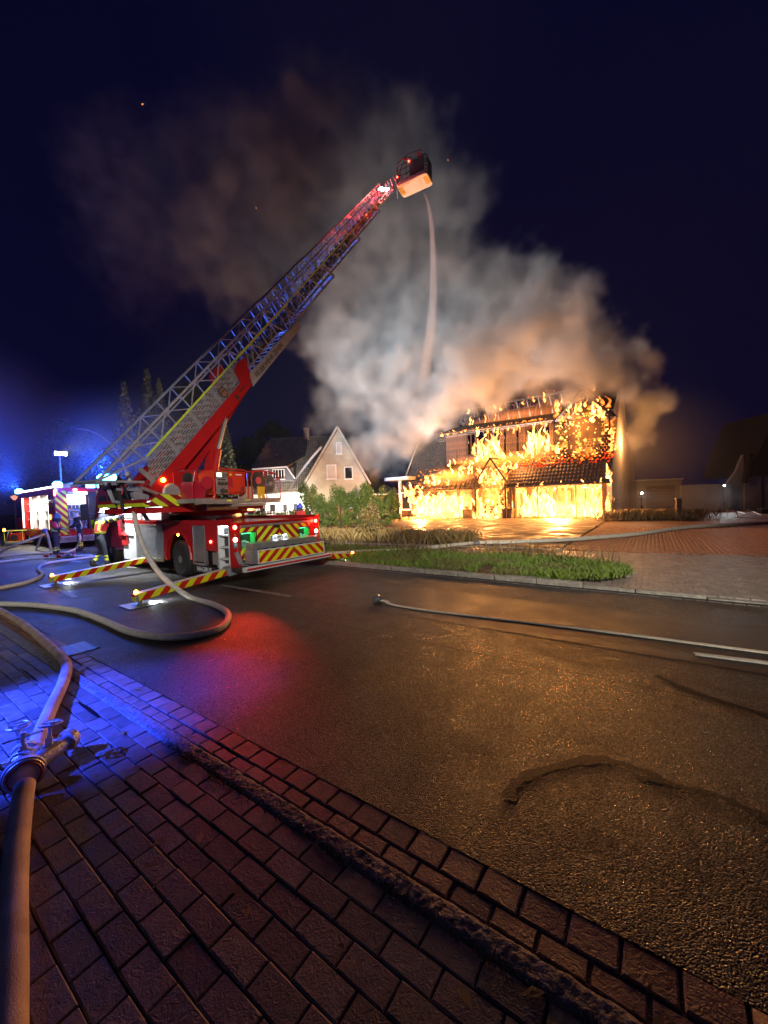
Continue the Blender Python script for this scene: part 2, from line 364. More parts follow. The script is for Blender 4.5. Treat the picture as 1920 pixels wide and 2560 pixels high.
lay(gt, 'gutter_stone', g1, .186, .150, .04, .007, M_gut, RA, 60, -.004, dz=.003)
lay(gt, 'gutter_stone', g2, .186, .092, .04, .007, M_gut, RA, 60, -.008, dz=.003, stuffname='small_gutter_stones')
# rough worn kerb strip between gutter and pavers: real displaced surface
def rough_strip(s0, s1, n0, n1, z, amp, ds=.012, dn=.012, freq=38):
    ns = int((s1-s0)/ds); nn = int((n1-n0)/dn)+1; S = np.linspace(s0, s1, ns); Nn = np.linspace(n0, n1, nn)
    from mathutils import noise as mn
    V = []
    for s in S:
        for n in Nn:
            q = (n-n0)/(n1-n0); edge = min(1, min(q, 1-q)*5)
            h = mn.fractal(Vector((s*freq, n*freq, 1.7)), 1, 2, 3)*amp+mn.noise(Vector((s*7, n*7, 4)))*amp*.7
            p = RD*s+RN*(n+mn.noise(Vector((s*12, 3, 0)))*.010*(1 if q > .5 else -1)*(1 if edge < .5 else 0)); V.append((p.x, p.y, z*edge**.5+h*edge-.02*(1-edge)))
    Fq = [(i*nn+j, i*nn+j+1, (i+1)*nn+j+1, (i+1)*nn+j) for i in range(ns-1) for j in range(nn-1)]
    return V, Fq
V, Fq = rough_strip(-6, 2.2, 1.462, 1.602, .014, .009, freq=48)
o = obj('kerb', None, None, me=raw_mesh('kerb', V, Fq, M_kerb), kind='structure')
for p in o.data.polygons: p.use_smooth = True
obj('kerb', MB().prism([sn(-60, 1.47), sn(-6, 1.47), sn(-6, 1.6), sn(-60, 1.6)], 'z', -.05, .012), M_kerb, kind='structure')
# wet patches that spread from the hose couplings
M_pud = pm('puddle_water', (.012, .011, .012), rough=.08, spec=.7)
def puddle(c, r, n=26, z=.0075):
    c = Vector((c[0], c[1], z)); vs = [c]; 
    for k in range(n):
        a = 6.2832*k/n; q = 1+.35*mn_.noise(Vector((math.cos(a)*1.7, math.sin(a)*1.7, c.x*3)))+.2*mn_.noise(Vector((math.cos(a)*5, math.sin(a)*5, c.y*3))); p = RD*(math.cos(a)*r[0]*q)+RN*(math.sin(a)*r[1]*q); vs.append((c.x+p.x, c.y+p.y, z))
    obj('puddle', MB().add(vs, [(0, k+1, (k+1) % n+1) for k in range(n)]), M_pud, kind='structure')
from mathutils import noise as mn_
for c, r in ((G(222, 1775), (.30, .018)), (G(75, 1690), (.34, .012)), (G(330, 1795), (.2, .012))): puddle(c, r)
# --- far side: kerb, island, paving, drive, yard ---
M_fk = pm('far_kerb_granite', (.36, .33, .29), (.22, .2, .18), 9, .7, bump=3., bsc=25)
fk = empty('far_kerb', kind='structure')
s = -12.; 
while s < 11:
    l = random.uniform(.85, 1.1); h = .12 if s < -1.2 else (.07 if s < -.2 else .035)
    c = SN(s+l/2, 8.68); mb = MB()
    bm = bmesh.new(); bmesh.ops.create_cube(bm, size=1); bmesh.ops.subdivide_edges(bm, edges=bm.edges, cuts=2, use_grid_fill=True)
    for v in bm.verts: v.co = Vector((v.co.x*(l-.025), v.co.y*.155, v.co.z*(h+.05)+(h-.05)/2))+Vector([random.uniform(-.009, .009) for _ in range(3)])
    me = bpy.data.meshes.new('kerb_stone'); bm.to_mesh(me); bm.free(); me.materials.append(M_fk)
    obj('kerb_stone', None, None, fk, Matrix.Translation(c) @ Matrix.Rotation(RA+random.uniform(-.006, .006), 4, 'Z'), me=me); s += l
fg = []
for k in range(-60, 70): v = SN(k*.165, 8.53); fg.append((v.x, v.y))
lay(gt, 'gutter_stone', fg, .153, .13, .04, .01, M_fpav, RA, 70, .004, dz=.004, stuffname='far_gutter_stones')
sheet('far_pavement_bed', [sn(-12, 8.5), sn(26, 8.5), sn(30, 30), sn(-12, 22)], .012, M_sand)
def island(s, n):   # inside the grass island?
    return -30 < s < -.4 and 8.76 < n < 12.1 and ((s < -2.5) or ((s+2.5)/2.1)**2+((n-10.4)/1.72)**2 < 1)
cells = []
for i in range(0, 34):
    n = 8.86+i*.165
    for k in range(-56, 82):
        s = k*.205+(i % 2)*.1
        if s > -11 and n < 13.2+.12*(s+8) and not island(s, n) and n < 14.6: 
            v = SN(s, n); cells.append((v.x, v.y))
fp = empty('far_pavement', kind='structure')
lay(fp, 'paver', cells, .192, .152, .04, .008, M_fpav, RA, 260, .05, margin=0, dz=.003)
def far_edge(s): return min(14.6, 13.2+.12*(s+8))
cells = []
for i in range(0, 42):
    for k in range(0, 120):
        s = -2.5+k*.125; n = 14.3+i*.245+(k % 2)*.12
        if s < 19 and n > far_edge(s)+.2: v = SN(s, n); cells.append((v.x, v.y))
dr = empty('driveway', kind='structure')
lay(dr, 'paver', cells, .115, .235, .04, .008, M_rpav, RA, 60, .06, margin=0, dz=.004)
sheet('driveway_bed', [sn(-4, 14.0), sn(26, 14.7), sn(26, 34), sn(-4, 34)], .016, M_sand)
sheet('far_driveway', [sn(-2.6, 24.6), sn(26, 24.6), sn(26, 44), sn(-2.6, 44)], .058, pm('far_red_paving', (.2, .08, .055), (.12, .055, .04), 2.5, .6, bump=2, bsc=12))
sheet('island_soil', [sn(-30, 8.77), sn(-2.6, 8.77), sn(-1.4, 9.1), sn(-.6, 10), sn(-.6, 10.9), sn(-1.5, 11.8), sn(-2.6, 12.05), sn(-30, 12.05)], .07, M_soil)
# yard before the burning house: uneven wet dirt with real relief
from mathutils import noise as mn
def yard():
    V = []; Fq = []; nx, ny = 90, 70
    for j in range(ny):
        for i in range(nx):
            s = -20+(i/(nx-1))*17.4; n = 13.0+(j/(ny-1))*20
            h = mn.fractal(Vector((s*.8, n*.8, 3)), 1, 2, 4)*.05
            e = min(1, j/4)
            v = SN(s, n, .055+.04*e+h*e); V.append(tuple(v))
    Fq = [(j*nx+i, j*nx+i+1, (j+1)*nx+i+1, (j+1)*nx+i) for j in range(ny-1) for i in range(nx-1)]
    o = obj('yard', None, None, me=raw_mesh('yard', V, Fq, M_yard), kind='structure')
    for p in o.data.polygons: p.use_smooth = True
yard()
sheet('yard_edging', [sn(-12, 12.9), sn(-2.5, 13.85), sn(-2.5, 14.0), sn(-12, 13.1)], .1, M_fk, thick=.08)

# ------------------------------------------------------------------ grass and leaves
def leafmat(name, c1, c2, rough=.55, tr=.25):
    m, t = newmat(name); N = t.nodes; L = t.links; b = N['Principled BSDF']
    ge = N.new('ShaderNodeNewGeometry'); mx = N.new('ShaderNodeMix'); mx.data_type = 'RGBA'; mx.inputs[6].default_value = (*c1, 1); mx.inputs[7].default_value = (*c2, 1)
    L.new(ge.outputs['Random Per Island'], mx.inputs[0]); L.new(mx.outputs[2], b.inputs['Base Color']); b.inputs['Roughness'].default_value = rough
    return m
M_grass = leafmat('verge_grass', (.10, .17, .02), (.22, .30, .05))
M_dry = leafmat('dry_grass', (.20, .13, .04), (.32, .22, .08))
M_moss = leafmat('moss', (.10, .07, .03), (.16, .13, .05), .9)
def blades(name, P, h, w, mat_, lean=.5, parent=None, **k):
    P = np.asarray(P, dtype=float); n = len(P); hh = h*(.5+rng.random(n)); a = rng.random(n)*2*np.pi; ww = w*(.6+.8*rng.random(n))
    dx = np.cos(a)*ww; dy = np.sin(a)*ww; b = rng.random(n)*2*np.pi; l = hh*lean*rng.random(n)
    A = P.copy(); A[:, 0] -= dx; A[:, 1] -= dy; B = P.copy(); B[:, 0] += dx; B[:, 1] += dy
    C = P.copy(); C[:, 0] += dx*.6+np.cos(b)*l*.35; C[:, 1] += dy*.6+np.sin(b)*l*.35; C[:, 2] += hh*.6
    D = P.copy(); D[:, 0] += np.cos(b)*l; D[:, 1] += np.sin(b)*l; D[:, 2] += hh
    V = np.stack([A, B, C, D], 1).reshape(-1, 3); Fq = np.arange(n*4).reshape(n, 4)
    return obj(name, None, None, parent, me=raw_mesh(name, V, Fq, mat_), **k)
P = []
while len(P) < 26000:
    s = rng.uniform(-11, 1.2); n = rng.uniform(8.8, 12.05)
    if island(s, n) and mn.noise(Vector((s*1.3, n*1.3, 2)))+rng.random()*.5 > -.05: v = SN(s, n, .07); P.append(tuple(v))
P2 = [p for p in P if mn.noise(Vector((p[0]*.9, p[1]*.9, 7))) > -.1]; P3 = [p for p in P if mn.noise(Vector((p[0]*.9, p[1]*.9, 7))) <= -.1]
blades('low_grass', P3+P[:5000], .09, .006, leafmat('mixed_grass', (.10, .14, .03), (.24, .22, .07)), 1.1, kind='stuff')
P = P2
blades('verge_grass', P, .12, .007, M_grass, .9, kind='stuff', label='lush green grass island between road and paving')
P = []
for _ in range(700):
    s = rng.uniform(-11, 1.0); n = rng.uniform(11.2, 12.0)
    if island(s, n): P.append(tuple(SN(s, n, .07)))
blades('seed_stalks', P, .38, .004, M_dry, .4, kind='stuff')
def patch(cx, cy_, rx, ry, n, z=.1): return [(cx+rng.normal()*rx, cy_+rng.normal()*ry, z) for _ in range(n)]
P = []
for c in ((19.2, 25.5, 1.1, .6), (18.2, 25.6, .7, .5), (17.3, 26.6, .5, .7), (16.2, 26.0, .8, .5), (18.9, 24.6, .3, .4)): P += patch(*c, 900)
blades('dry_grass', P, .5, .012, M_dry, .6, kind='stuff', label='tall dry grass beside the wooden post')
P = []
for _ in range(7000):
    s = rng.uniform(-16, -6.2); n = rng.uniform(14.4, 16.2) 
    v = SN(s, n+rng.normal()*.4, .09); P.append(tuple(v))
blades('dry_grass', P, .34, .012, M_dry, .7, kind='stuff', label='brown dry grass along the yard edge')
P = []
for s0 in np.arange(-3.2, 1.2, .22):
    for _ in range(int(rng.random()*60)):
        P.append(tuple(SN(s0+rng.normal()*.07, 1.468+rng.normal()*.012, .002)))
blades('moss', P, .028, .003, M_moss, 1.2, kind='stuff', label='moss and weeds along the kerb joint')
def leaf_cloud(name, cs, rads, n, size, mat_, parent=None, **k):
    """leaves spread through ellipsoid clumps (cs centres, rads radii)"""
    cs = np.array(cs, float); rads = np.array(rads, float)
    if rads.ndim == 1: rads = np.stack([rads]*3, 1)
    w = (rads.prod(1))**(2/3); w /= w.sum(); idx = rng.choice(len(cs), n, p=w)
    d = rng.normal(size=(n, 3)); d /= np.linalg.norm(d, axis=1)[:, None]; r = rng.random(n)**.45
    C = cs[idx]+d*rads[idx]*r[:, None]
    u = rng.normal(size=(n, 3)); u /= np.linalg.norm(u, axis=1)[:, None]; v = np.cross(u, rng.normal(size=(n, 3))); v /= np.linalg.norm(v, axis=1)[:, None]
    sz = size*(.6+.8*rng.random(n))[:, None]
    V = np.stack([C-u*sz, C+v*sz*.5, C+u*sz, C-v*sz*.5], 1).reshape(-1, 3)
    return obj(name, None, None, parent, me=raw_mesh(name, V, np.arange(n*4).reshape(n, 4), mat_), **k)
M_leafb = leafmat('hedge_leaf', (.07, .12, .02), (.18, .24, .05)); M_leafd = leafmat('dark_leaf', (.04, .07, .025), (.08, .12, .045)); M_need = leafmat('spruce_needles', (.06, .10, .06), (.12, .17, .10))
M_bark = pm('bark', (.06, .045, .035), (.1, .08, .06), 20, .9, bump=2, bsc=30)
M_leafa = leafmat('weed_leaf', (.14, .10, .03), (.22, .15, .05))
def shrub(x, y, r, h, n, mat_, label, lsz=.07, z=.05, group='shrubs before the white house'):
    t = empty('shrub', Matrix.Translation((x, y, z)), label=label, cat='shrub', group=group)
    mb = MB(); cs = []; rs = []
    for _ in range(6):
        a = rng.random()*6.28; q = r*rng.random()*.8; top = Vector((math.cos(a)*q, math.sin(a)*q, h*rng.uniform(.6, .95)))
        mb.tube([(0, 0, 0), top*.5+Vector((0, 0, h*.05)), top], [.035, .022, .008], 5)
        cs.append(tuple(top)); rs.append(r*rng.uniform(.3, .5))
    for _ in range(22):
        a = rng.random()*6.28; q = r*rng.random()**.6*1.0; cs.append((math.cos(a)*q, math.sin(a)*q, h*rng.uniform(.06, .85))); rs.append((r*rng.uniform(.2, .38), r*rng.uniform(.2, .38), h*rng.uniform(.08, .17)))
    rs = [q if isinstance(q, tuple) else (q, q, q*1.5) for q in rs]
    obj('stems', mb, M_bark, t); leaf_cloud('foliage', cs, rs, n, lsz, mat_, t, kind='stuff')
    return t
for px, Y, r, h, lb in ((772, 29, .8, 3.4, 'tall leafy shrub rising just right of the bright facade'), (812, 27.5, .9, 2.3, 'rounded yellow green shrub second from the bright facade'), (850, 28, .95, 2.9, 'bushy shrub below the shuttered gable window'),
                        (893, 28.5, 1.0, 2.5, 'dense shrub below the open gable window'), (917, 29, .8, 3.4, 'slim tall shrub beside the white gable corner'), (975, 30, .85, 3.1, 'green shrub against the corner post of the burning house'), (950, 29, .8, 2.2, 'low shrub before the small white box annex')):
    p = at(px, 1280, Y); shrub(p.x, p.y, r, h, 5200, M_leafb, lb, .06)
p = G(935, 1352); shrub(p.x, p.y, .8, 1.5, 1500, M_leafa, 'dry brown weed bush standing alone at the yard edge', .06, group='weeds')
p = G(1552, 1305); shrub(p.x, p.y+.8, .25, 1.7, 200, M_leafa, 'thin bare weed against the white gable end', .05, group='weeds')
for i, (px, r, lb) in enumerate(((700, .6, 'low bright bush at the garden fence beside the water jet'), (735, .7, 'low garden bush right of the fence'), (655, .6, 'low garden bush left of the water jet'))):
    p = at(px, 1290, 33); shrub(p.x, p.y, r, 1.1, 1200, M_leafb, lb, group='garden bushes')
def conifer(x, y, h, r, lb):
    t = empty('spruce_tree', Matrix.Translation((x, y, -.05)), label=lb, cat='tree', group='spruces behind the fire engines')
    obj('trunk', MB().tube([(0, 0, 0), (0, 0, h*.6), (.1, 0, h)], [.28, .15, .02], 7), M_bark, t)
    cs = []; rs = []
    z = h*.1
    while z < h*.99:
        q = 1-z/h; n = max(3, int(9*q+3)); rr = r*q**.85
        for k in range(n):
            a = 6.283*k/n+rng.random()*.9
            for f in (.45, .85): l = rr*f*rng.uniform(.85, 1.15); cs.append((math.cos(a)*l, math.sin(a)*l, z-l*.25)); rs.append((.38*q+.16, .38*q+.16, .2*q+.1))
        z += .55*(q+.25)
    leaf_cloud('crown', cs, rs, 9000, .16, M_need, t, kind='stuff')
for px, py, Y, w, lb in ((308, 950, 42, 2.7, 'slim spruce standing left of its taller neighbours'), (365, 918, 44, 3.0, 'tallest spruce in the group behind the ladder'), (396, 942, 45, 2.6, 'spruce half hidden by the ladder base'), (560, 1045, 46, 2.3, 'narrow conifer right of the red ladder beam')):
    p = at(px, py, Y); conifer(p.x, p.y, p.z, w, lb)
def broad(x, y, h, r, lb, n=9000):
    t = empty('broadleaf_tree', Matrix.Translation((x, y, -.05)), label=lb, cat='tree', group='dark trees behind the houses')
    mb = MB(); mb.tube([(0, 0, 0), (.1, 0, h*.3), (0, .1, h*.55)], [.35, .26, .16], 7); cs = []; rs = []
    for _ in range(26):
        a = rng.random()*6.283; q = r*rng.random()**.6*.8; z = h*rng.uniform(.35, .92); q *= math.sqrt(max(.1, 1-((z/h-.55)/.5)**2))
        c = Vector((math.cos(a)*q, math.sin(a)*q, z)); cs.append(tuple(c)); rs.append(r*rng.uniform(.2, .36))
        if rng.random() < .5: mb.tube([(0, .05, h*.4), c*.6+Vector((0, 0, h*.2)), c], [.13, .07, .03], 5)
    obj('trunk', mb, M_bark, t); leaf_cloud('crown', cs, rs, n, .22, M_leafd, t, kind='stuff')
for px, py, Y, r, lb in ((680, 1050, 62, 4.2, 'round dark tree crown behind the long tiled roof'), (620, 1075, 58, 3.5, 'dark tree beside the left end of the tiled roof'), (540, 1110, 52, 3.6, 'dark tree behind the red generator'), (480, 945, 60, 3.8, 'tall dark tree behind the ladder lattice'),
                         (60, 1100, 60, 5, 'dark tree mass far left behind the fire engine'), (180, 1060, 62, 5.5, 'dark tree behind the light mast'), (240, 1110, 55, 4, 'dark tree behind the curved street lamp')):
    p = at(px, py, Y); broad(p.x, p.y, p.z, r, lb)
# ================================================================== LADDER TRUCK
LIME = (.62, .70, .03); RED2 = (.48, .015, .015)
M_chev = stripe('rear_chevrons', LIME, (.30, .008, .02), .26, 2, 1, 1., True, .5, .1)
M_chev2 = stripe('board_chevrons', (.75, .72, .02), (.55, .02, .01), .26, 2, 1, .9, True, .5, .3)
TM = frameM((-2.84, 10.05), (-.8, .6))
truck = empty('ladder_truck', TM, label='red and silver turntable ladder truck with raised ladder and spread outriggers', cat='fire truck')
YL, YR = 1.3, -1.5
b = MB(); b.span((0, -.42, .5), (9.0, .42, .78)); b.span((.2, YR+.15, .5), (1.75, YL-.15, 1.4)); b.span((3.45, YR+.15, .45), (6.3, YL-.15, 1.4)); b.bar((2.53, -1.1, .48), (2.53, 1.1, .48), .16); b.bar((7.6, -1.1, .48), (7.6, 1.1, .48), .16)
obj('chassis', b, M_black, truck)
b = MB(); arch = [(2.53+.72*math.cos(t), .52+.72*math.sin(t)) for t in np.linspace(0, math.pi, 13)]
poly = [(1.75, .42), (2.53-.72, .42)]+arch[::-1]+[(2.53+.72, .42), (3.42, .42), (3.42, 1.42), (1.75, 1.42)]
for y0, y1, yt in ((YL-.09, YL, YL+.02), (YR, YR+.09, YR-.02)): w_ = obj('wheel_arch', MB().prism([(p[0], p[1]) for p in poly], 'y', y0, y1), M_red, truck); obj('arch_trim', MB().tube([(p[0], yt, p[1]) for p in arch], .035, 6), M_red, w_)
b = MB(); b.span((-.02, YR, 1.43), (6.4, YL, 1.5)); b.span((-.03, YR-.01, 1.5), (6.4, YR+.05, 1.56)); b.span((-.03, YL-.05, 1.5), (6.4, YL+.01, 1.56)); obj('deck', b, M_red, truck)
b = MB(); b.span((.55, YL-.05, .8), (1.1, YL+.005, 1.43)); obj('side_panel', b, M_red, truck, label='red side panel with small red lamp')
b = MB(); b.span((.55, YL-.3, .36), (1.1, YL-.28, .8)); b.span((.55, YL-.03, .4), (.6, YL+.004, .8)); b.span((.72, YL-.1, .45), (.95, YL-.08, .75)); obj('step_recess', b, M_silver, truck)
def shutter(x0, x1, z0, z1, y, s):
    b = MB(); b.span((x0, y-.06*s, z0), (x1, y-.012*s, z1)); n = int((z1-z0)/.045)
    for k in range(n): z = z0+(k+.5)*(z1-z0)/n; b.span((x0+.03, y-.012*s, z-.018), (x1-.03, y-.002*s, z+.016))
    o = obj('roller_shutter', b, M_silver, truck)
    f = MB()
    for a, c in (((x0, y-.05*s, z0-.02), (x0+.03, y+.01*s, z1)), ((x1-.03, y-.05*s, z0-.02), (x1, y+.01*s, z1)), ((x0+.03, y-.05*s, z1-.03), (x1-.03, y+.011*s, z1)), ((x0+.03, y-.05*s, z0-.03), (x1-.03, y+.011*s, z0+.02))): f.span(a, c)
    obj('shutter_frame', f, M_silver, o); h = MB(); h.tube([(x0+.1, y+.03*s, z0+.05), (x1-.1, y+.03*s, z0+.05)], .014, 6); obj('handle', h, M_black, o)
for y, s in ((YL, 1), (YR, -1)): shutter(1.12, 1.74, .44, 1.42, y, s); shutter(3.44, 5.3, .38, 1.42, y, s)
b = MB(); b.span((5.32, YL-.06, .27), (6.35, YL, 2.15)); b.span((5.32, YR, .27), (6.35, YR+.06, 2.15)); b.span((5.32, YR+.06, 1.5), (5.38, YL-.06, 2.15)); b.span((5.38, YR+.06, 2.1), (6.35, YL-.06, 2.15)); obj('white_locker', b, M_white, truck)
b = MB(); b.span((3.3, YR+.2, 1.5), (5.3, YL-.15, 1.95), bev=.03); obj('deck_locker', b, M_white, truck)
b = MB(); b.span((5.5, YL, 1.02), (6.1, YL+.03, 1.05)); b.span((5.5, YL, 1.6), (6.1, YL+.02, 1.62)); b.tube([(6.2, YL+.02, 1.3), (6.2, YL+.12, 1.3), (6.2, YL+.12, 2.1), (6.2, YL+.02, 2.1)], .018, 6); obj('grab_rail', b, M_black, truck)
# white lit step cabinet on the rear left corner
b = MB(); b.span((.04, YL-.3, .36), (.08, YL, 1.47)); b.span((.5, YL-.3, .36), (.54, YL, 1.47)); b.span((.04, YL-.32, .36), (.54, YL-.3, 1.47))
for z in (.36, .62, .9, 1.18, 1.43): b.span((.08, YL-.3, z), (.5, YL-.005, z+.03))
cab_ = obj('step_cabinet', b, M_white, truck); b = MB(); b.span((.1, YL-.2, 1.40), (.48, YL-.1, 1.425)); obj('strip_light', b, E_white, cab_)
# rear wall
b = MB(); b.span((-.02, YR, .42), (.03, -1.16, 1.46)); b.span((-.02, 1.05, .42), (.03, YL, 1.46)); b.span((-.02, -1.16, 1.36), (.03, 1.05, 1.46)); obj('rear_corner_panel', b, M_red, truck)
b = MB()   # chevron wall around the two recesses
for a, c in (((-.02, -1.16, 1.24), (.02, 1.05, 1.36)), ((-.02, -.76, .86), (.02, .61, 1.24)), ((-.02, -1.16, .58), (.02, 1.05, .86)), ((-.02, -1.16, .86), (.02, -1.15, 1.24)), ((-.02, 1.04, .86), (.02, 1.05, 1.24))): b.span(a, c)
obj('chevron_wall', b, M_chev, truck)
M_green = pm('green_lit_lining', (.05, .5, .14), rough=.4, emit=(.03, .7, .15), es=.15)  # green lamp light put into the lining as colour and faint glow
E_green = em('green_locker_lamp', (.1, 1, .35), 6); M_teal = pm('pale_stowed_gear', (.55, .75, .7), (.1, .3, .25), 25, .3)
for y0, y1 in ((.62, 1.03), (-1.14, -.77)):
    b = MB(); b.span((.34, y0, .87), (.36, y1, 1.23)); b.span((.02, y0, 1.225), (.34, y1, 1.235)); b.span((.02, y0, .865), (.34, y1, .875)); b.span((.02, y0, .875), (.34, y0+.01, 1.225)); b.span((.02, y1-.01, .875), (.34, y1, 1.225))
    rc = obj('equipment_recess', b, M_green, truck)
    f = MB(); f.span((-.035, y0-.02, .86), (-.021, y0, 1.25)); f.span((-.035, y1, .86), (-.021, y1+.02, 1.25)); f.span((-.035, y0, 1.235), (-.021, y1, 1.255)); obj('recess_frame', f, M_black, rc)
    f = MB(); f.span((.08, y0+.06, 1.21), (.2, y1-.06, 1.222)); obj('recess_lamp', f, E_green, rc)
    f = MB()
    for k in range(16): f.box((random.uniform(.06, .26), random.uniform(y0+.05, y1-.05), .9+random.uniform(0, .11)), (.09, .07, .06), 0, Euler([random.uniform(-1, 1) for _ in range(3)]).to_matrix().to_4x4())
    obj('stowed_gear', f, M_teal, rc)
b = MB()
for y0, y1 in ((1.0, .93), (.55, .4), (.2, .05), (-.1, -.25), (-.5, -.62), (-.95, -1.05)): b.span((-.035, y0, 1.385), (-.021, y1, 1.415))
obj('latch', b, M_silver, truck, kind='stuff'); b = MB(); b.span((-.05, -1.14, 1.375), (-.021, 1.04, 1.425)); obj('hinge_rail', b, M_silver, truck)
b = MB(); b.prism([(-.02, .86), (-.3, .84), (-.32, .86), (-.32, .98), (-.02, 1.0)], 'y', -1.16, .92); obj('silver_roller_tray', b, M_silver, truck)
b = MB(); b.span((-.34, -1.36, .5), (-.3, .78, .80)); obj('chevron_board', b, M_chev2, truck)
b = MB(); b.span((-.35, -1.38, .79), (-.29, .8, .815)); b.span((-.35, -1.38, .485), (-.29, .8, .505)); b.span((-.352, .78, .505), (-.29, .80, .79)); b.span((-.352, -1.38, .505), (-.29, -1.36, .79)); obj('board_frame', b, M_white, truck)
b = MB(); b.span((-.33, .8, .5), (-.02, .95, .84)); obj('tray_side', b, M_silver, truck)
b = MB(); b.span((-.42, -1.62, .35), (-.3, 1.22, .46), bev=.015); obj('bumper', b, M_white, truck); b = MB(); b.span((-.435, -1.56, .385), (-.421, 1.16, .43)); obj('bumper_stripe', b, pm('red_reflective_strip', (.55, .02, .01), rough=.3), truck)
b = MB(); b.span((-.3, .95, .36), (0, YL, .44)); obj('bumper_bracket', b, M_black, truck); obj('bumper_bracket', MB().span((-.3, -1.5, .36), (-.02, -1.3, .42)), M_black, truck)
pl = MB(); pl.span((-.06, -.36, .985), (-.045, .2, 1.10), bev=.004); plo = obj('licence_plate', pl, pm('plate_white', (.75, .75, .75), rough=.4), truck)
pl = MB(); pl.span((-.064, .155, .99), (-.0605, .197, 1.095)); obj('blue_band', pl, pm('plate_blue', (.02, .08, .5), rough=.4), plo)
RX = Matrix(((0, 0, -1, 0), (-1, 0, 0, 0), (0, 1, 0, 0), (0, 0, 0, 1)))   # text facing the rear (-x), reading left to right
txt('lettering', 'ROW V 31', .09, Matrix.Translation((-.063, -.1, 1.045)) @ RX, M_black, plo)
for y in (.07, -.22): 
    b = MB(); b.span((-.12, y-.035, 1.105), (-.05, y+.035, 1.125)); o_ = obj('plate_lamp', b, M_black, truck); b = MB(); b.span((-.115, y-.03, 1.1), (-.06, y+.03, 1.1045)); obj('bulb', b, E_white, o_)
b = MB(); b.span((-.1, -.08, 1.31), (-.02, .1, 1.36), bev=.01); obj('rear_camera', b, M_black, truck)
# lamp columns
for y in (1.19, -1.38):
    for z, r, m_, nm in ((1.39, .05, E_red, 'tail_lamp'), (1.22, .03, pm('amber_lens', (.6, .1, .02), rough=.2), 'amber_lens'), (1.1, .055, em('bright_red_tail_light', (1, .35, .25), 22), 'tail_lamp'), (.98, .045, M_sil, 'reversing_lens'), (.85, .045, pm('red_lens', (.6, .01, .01), rough=.2), 'red_lens')):
        b = MB(); Mx = Matrix.Translation((-.035, y, z)) @ Matrix.Rotation(math.pi/2, 4, 'Y'); b.lathe([(r*1.0, -.012), (r, .0), (r*.85, .015)][::-1], 14, Mx); o_ = obj(nm, b, m_, truck)
        b = MB(); b.lathe([(r*1.25, -.0), (r*1.25, .012), (r*1.02, .012), (r*1.02, .0)], 14, Matrix.Translation((-.036, y, z)) @ Matrix.Rotation(math.pi/2, 4, 'Y')); obj('lamp_ring', b, M_black if m_ is not E_red else M_red, o_)
    b = MB(); s_ = 1 if y > 0 else -1; b.prism([(y-.06, .78), (y+.06, 1.0), (y-.09*s_+.0, .46), (y-.2*s_, .46)] if 0 else [(y-.06, 1.04), (y+.06, 1.04), (y+.03, .78), (y-.08*s_, .5), (y-.2*s_, .5), (y-.07, .8)], 'x', -.026, -.021); obj('lamp_plate', b, M_grey, truck)
for px_, z_ in ((2.5, 1.16), (.84, 1.03), (6.15, .95), (6.15, .82)):
    b = MB(); b.lathe([(.035, 0), (.035, .02), (.02, .03)], 10, Matrix.Translation((px_, YL+.005, z_)) @ Matrix.Rotation(-math.pi/2, 4, 'X')); obj('side_lamp', b, E_orange if px_ > 2 else E_red, truck)
b = MB(); b.span((5.95, YL, .72), (6.35, YL+.05, 1.05), bev=.01); b.prism([(5.9, 1.06), (6.4, 1.06), (6.15, 1.16)], 'y', YL, YL+.12); obj('side_lamp_box', b, pm('red_lamp_box', (.45, .02, .02), rough=.4), truck)
for x in (2.5,):
    pass
def wheel(x, s):
    y = YL-.02 if s > 0 else YR+.02
    Mw = Matrix.Translation((x, y, .48)) @ Matrix.Rotation(-s*math.pi/2, 4, 'X')
    w = obj('wheel', MB().lathe([(.30, -.3), (.42, -.3), (.47, -.27), (.48, -.2), (.48, -.08), (.465, -.03), (.40, 0), (.30, -.01)], 32, Mw), M_rubber, truck, smooth=False)
    obj('rim', MB().lathe([(.305, -.28), (.305, -.015), (.27, -.02), (.25, -.09), (.14, -.10), (.13, -.02), (.10, -.005), (.03, -.0)], 28, Mw), M_steel, w)
    nb = MB()
    for k in range(10): a = .628*k; nb.lathe([(.014, -.1), (.014, -.07)], 6, Mw @ Matrix.Translation((.195*math.cos(a), .195*math.sin(a), 0)))
    obj('wheel_nuts', nb, M_steel, w, kind='stuff')
    tr = MB()
    for k in range(40):
        a = 6.2832*k/40; tr.box((0, 0, 0), (.012, .035, .2), 0, Mw @ Matrix.Rotation(a, 4, 'Z') @ Matrix.Translation((.481, 0, -.17)))
    obj('tread', tr, M_rubber, w)
for x in (2.53, 7.6):
    for s in (1, -1): wheel(x, s)
txt('lettering', 'MAGIRUS', .17, Matrix.Translation((1.25, YL-.01, .3)) @ Matrix(((-1, 0, 0, 0), (0, 0, 1, 0), (0, 1, 0, 0), (0, 0, 0, 1))), M_white, truck)
b = MB(); b.span((.7, YL-.04, .2), (1.8, YL-.02, .4)); b.span((1.7, YL-.15, .25), (1.74, YL-.03, .5)); obj('mud_flap', b, M_rubber, truck)
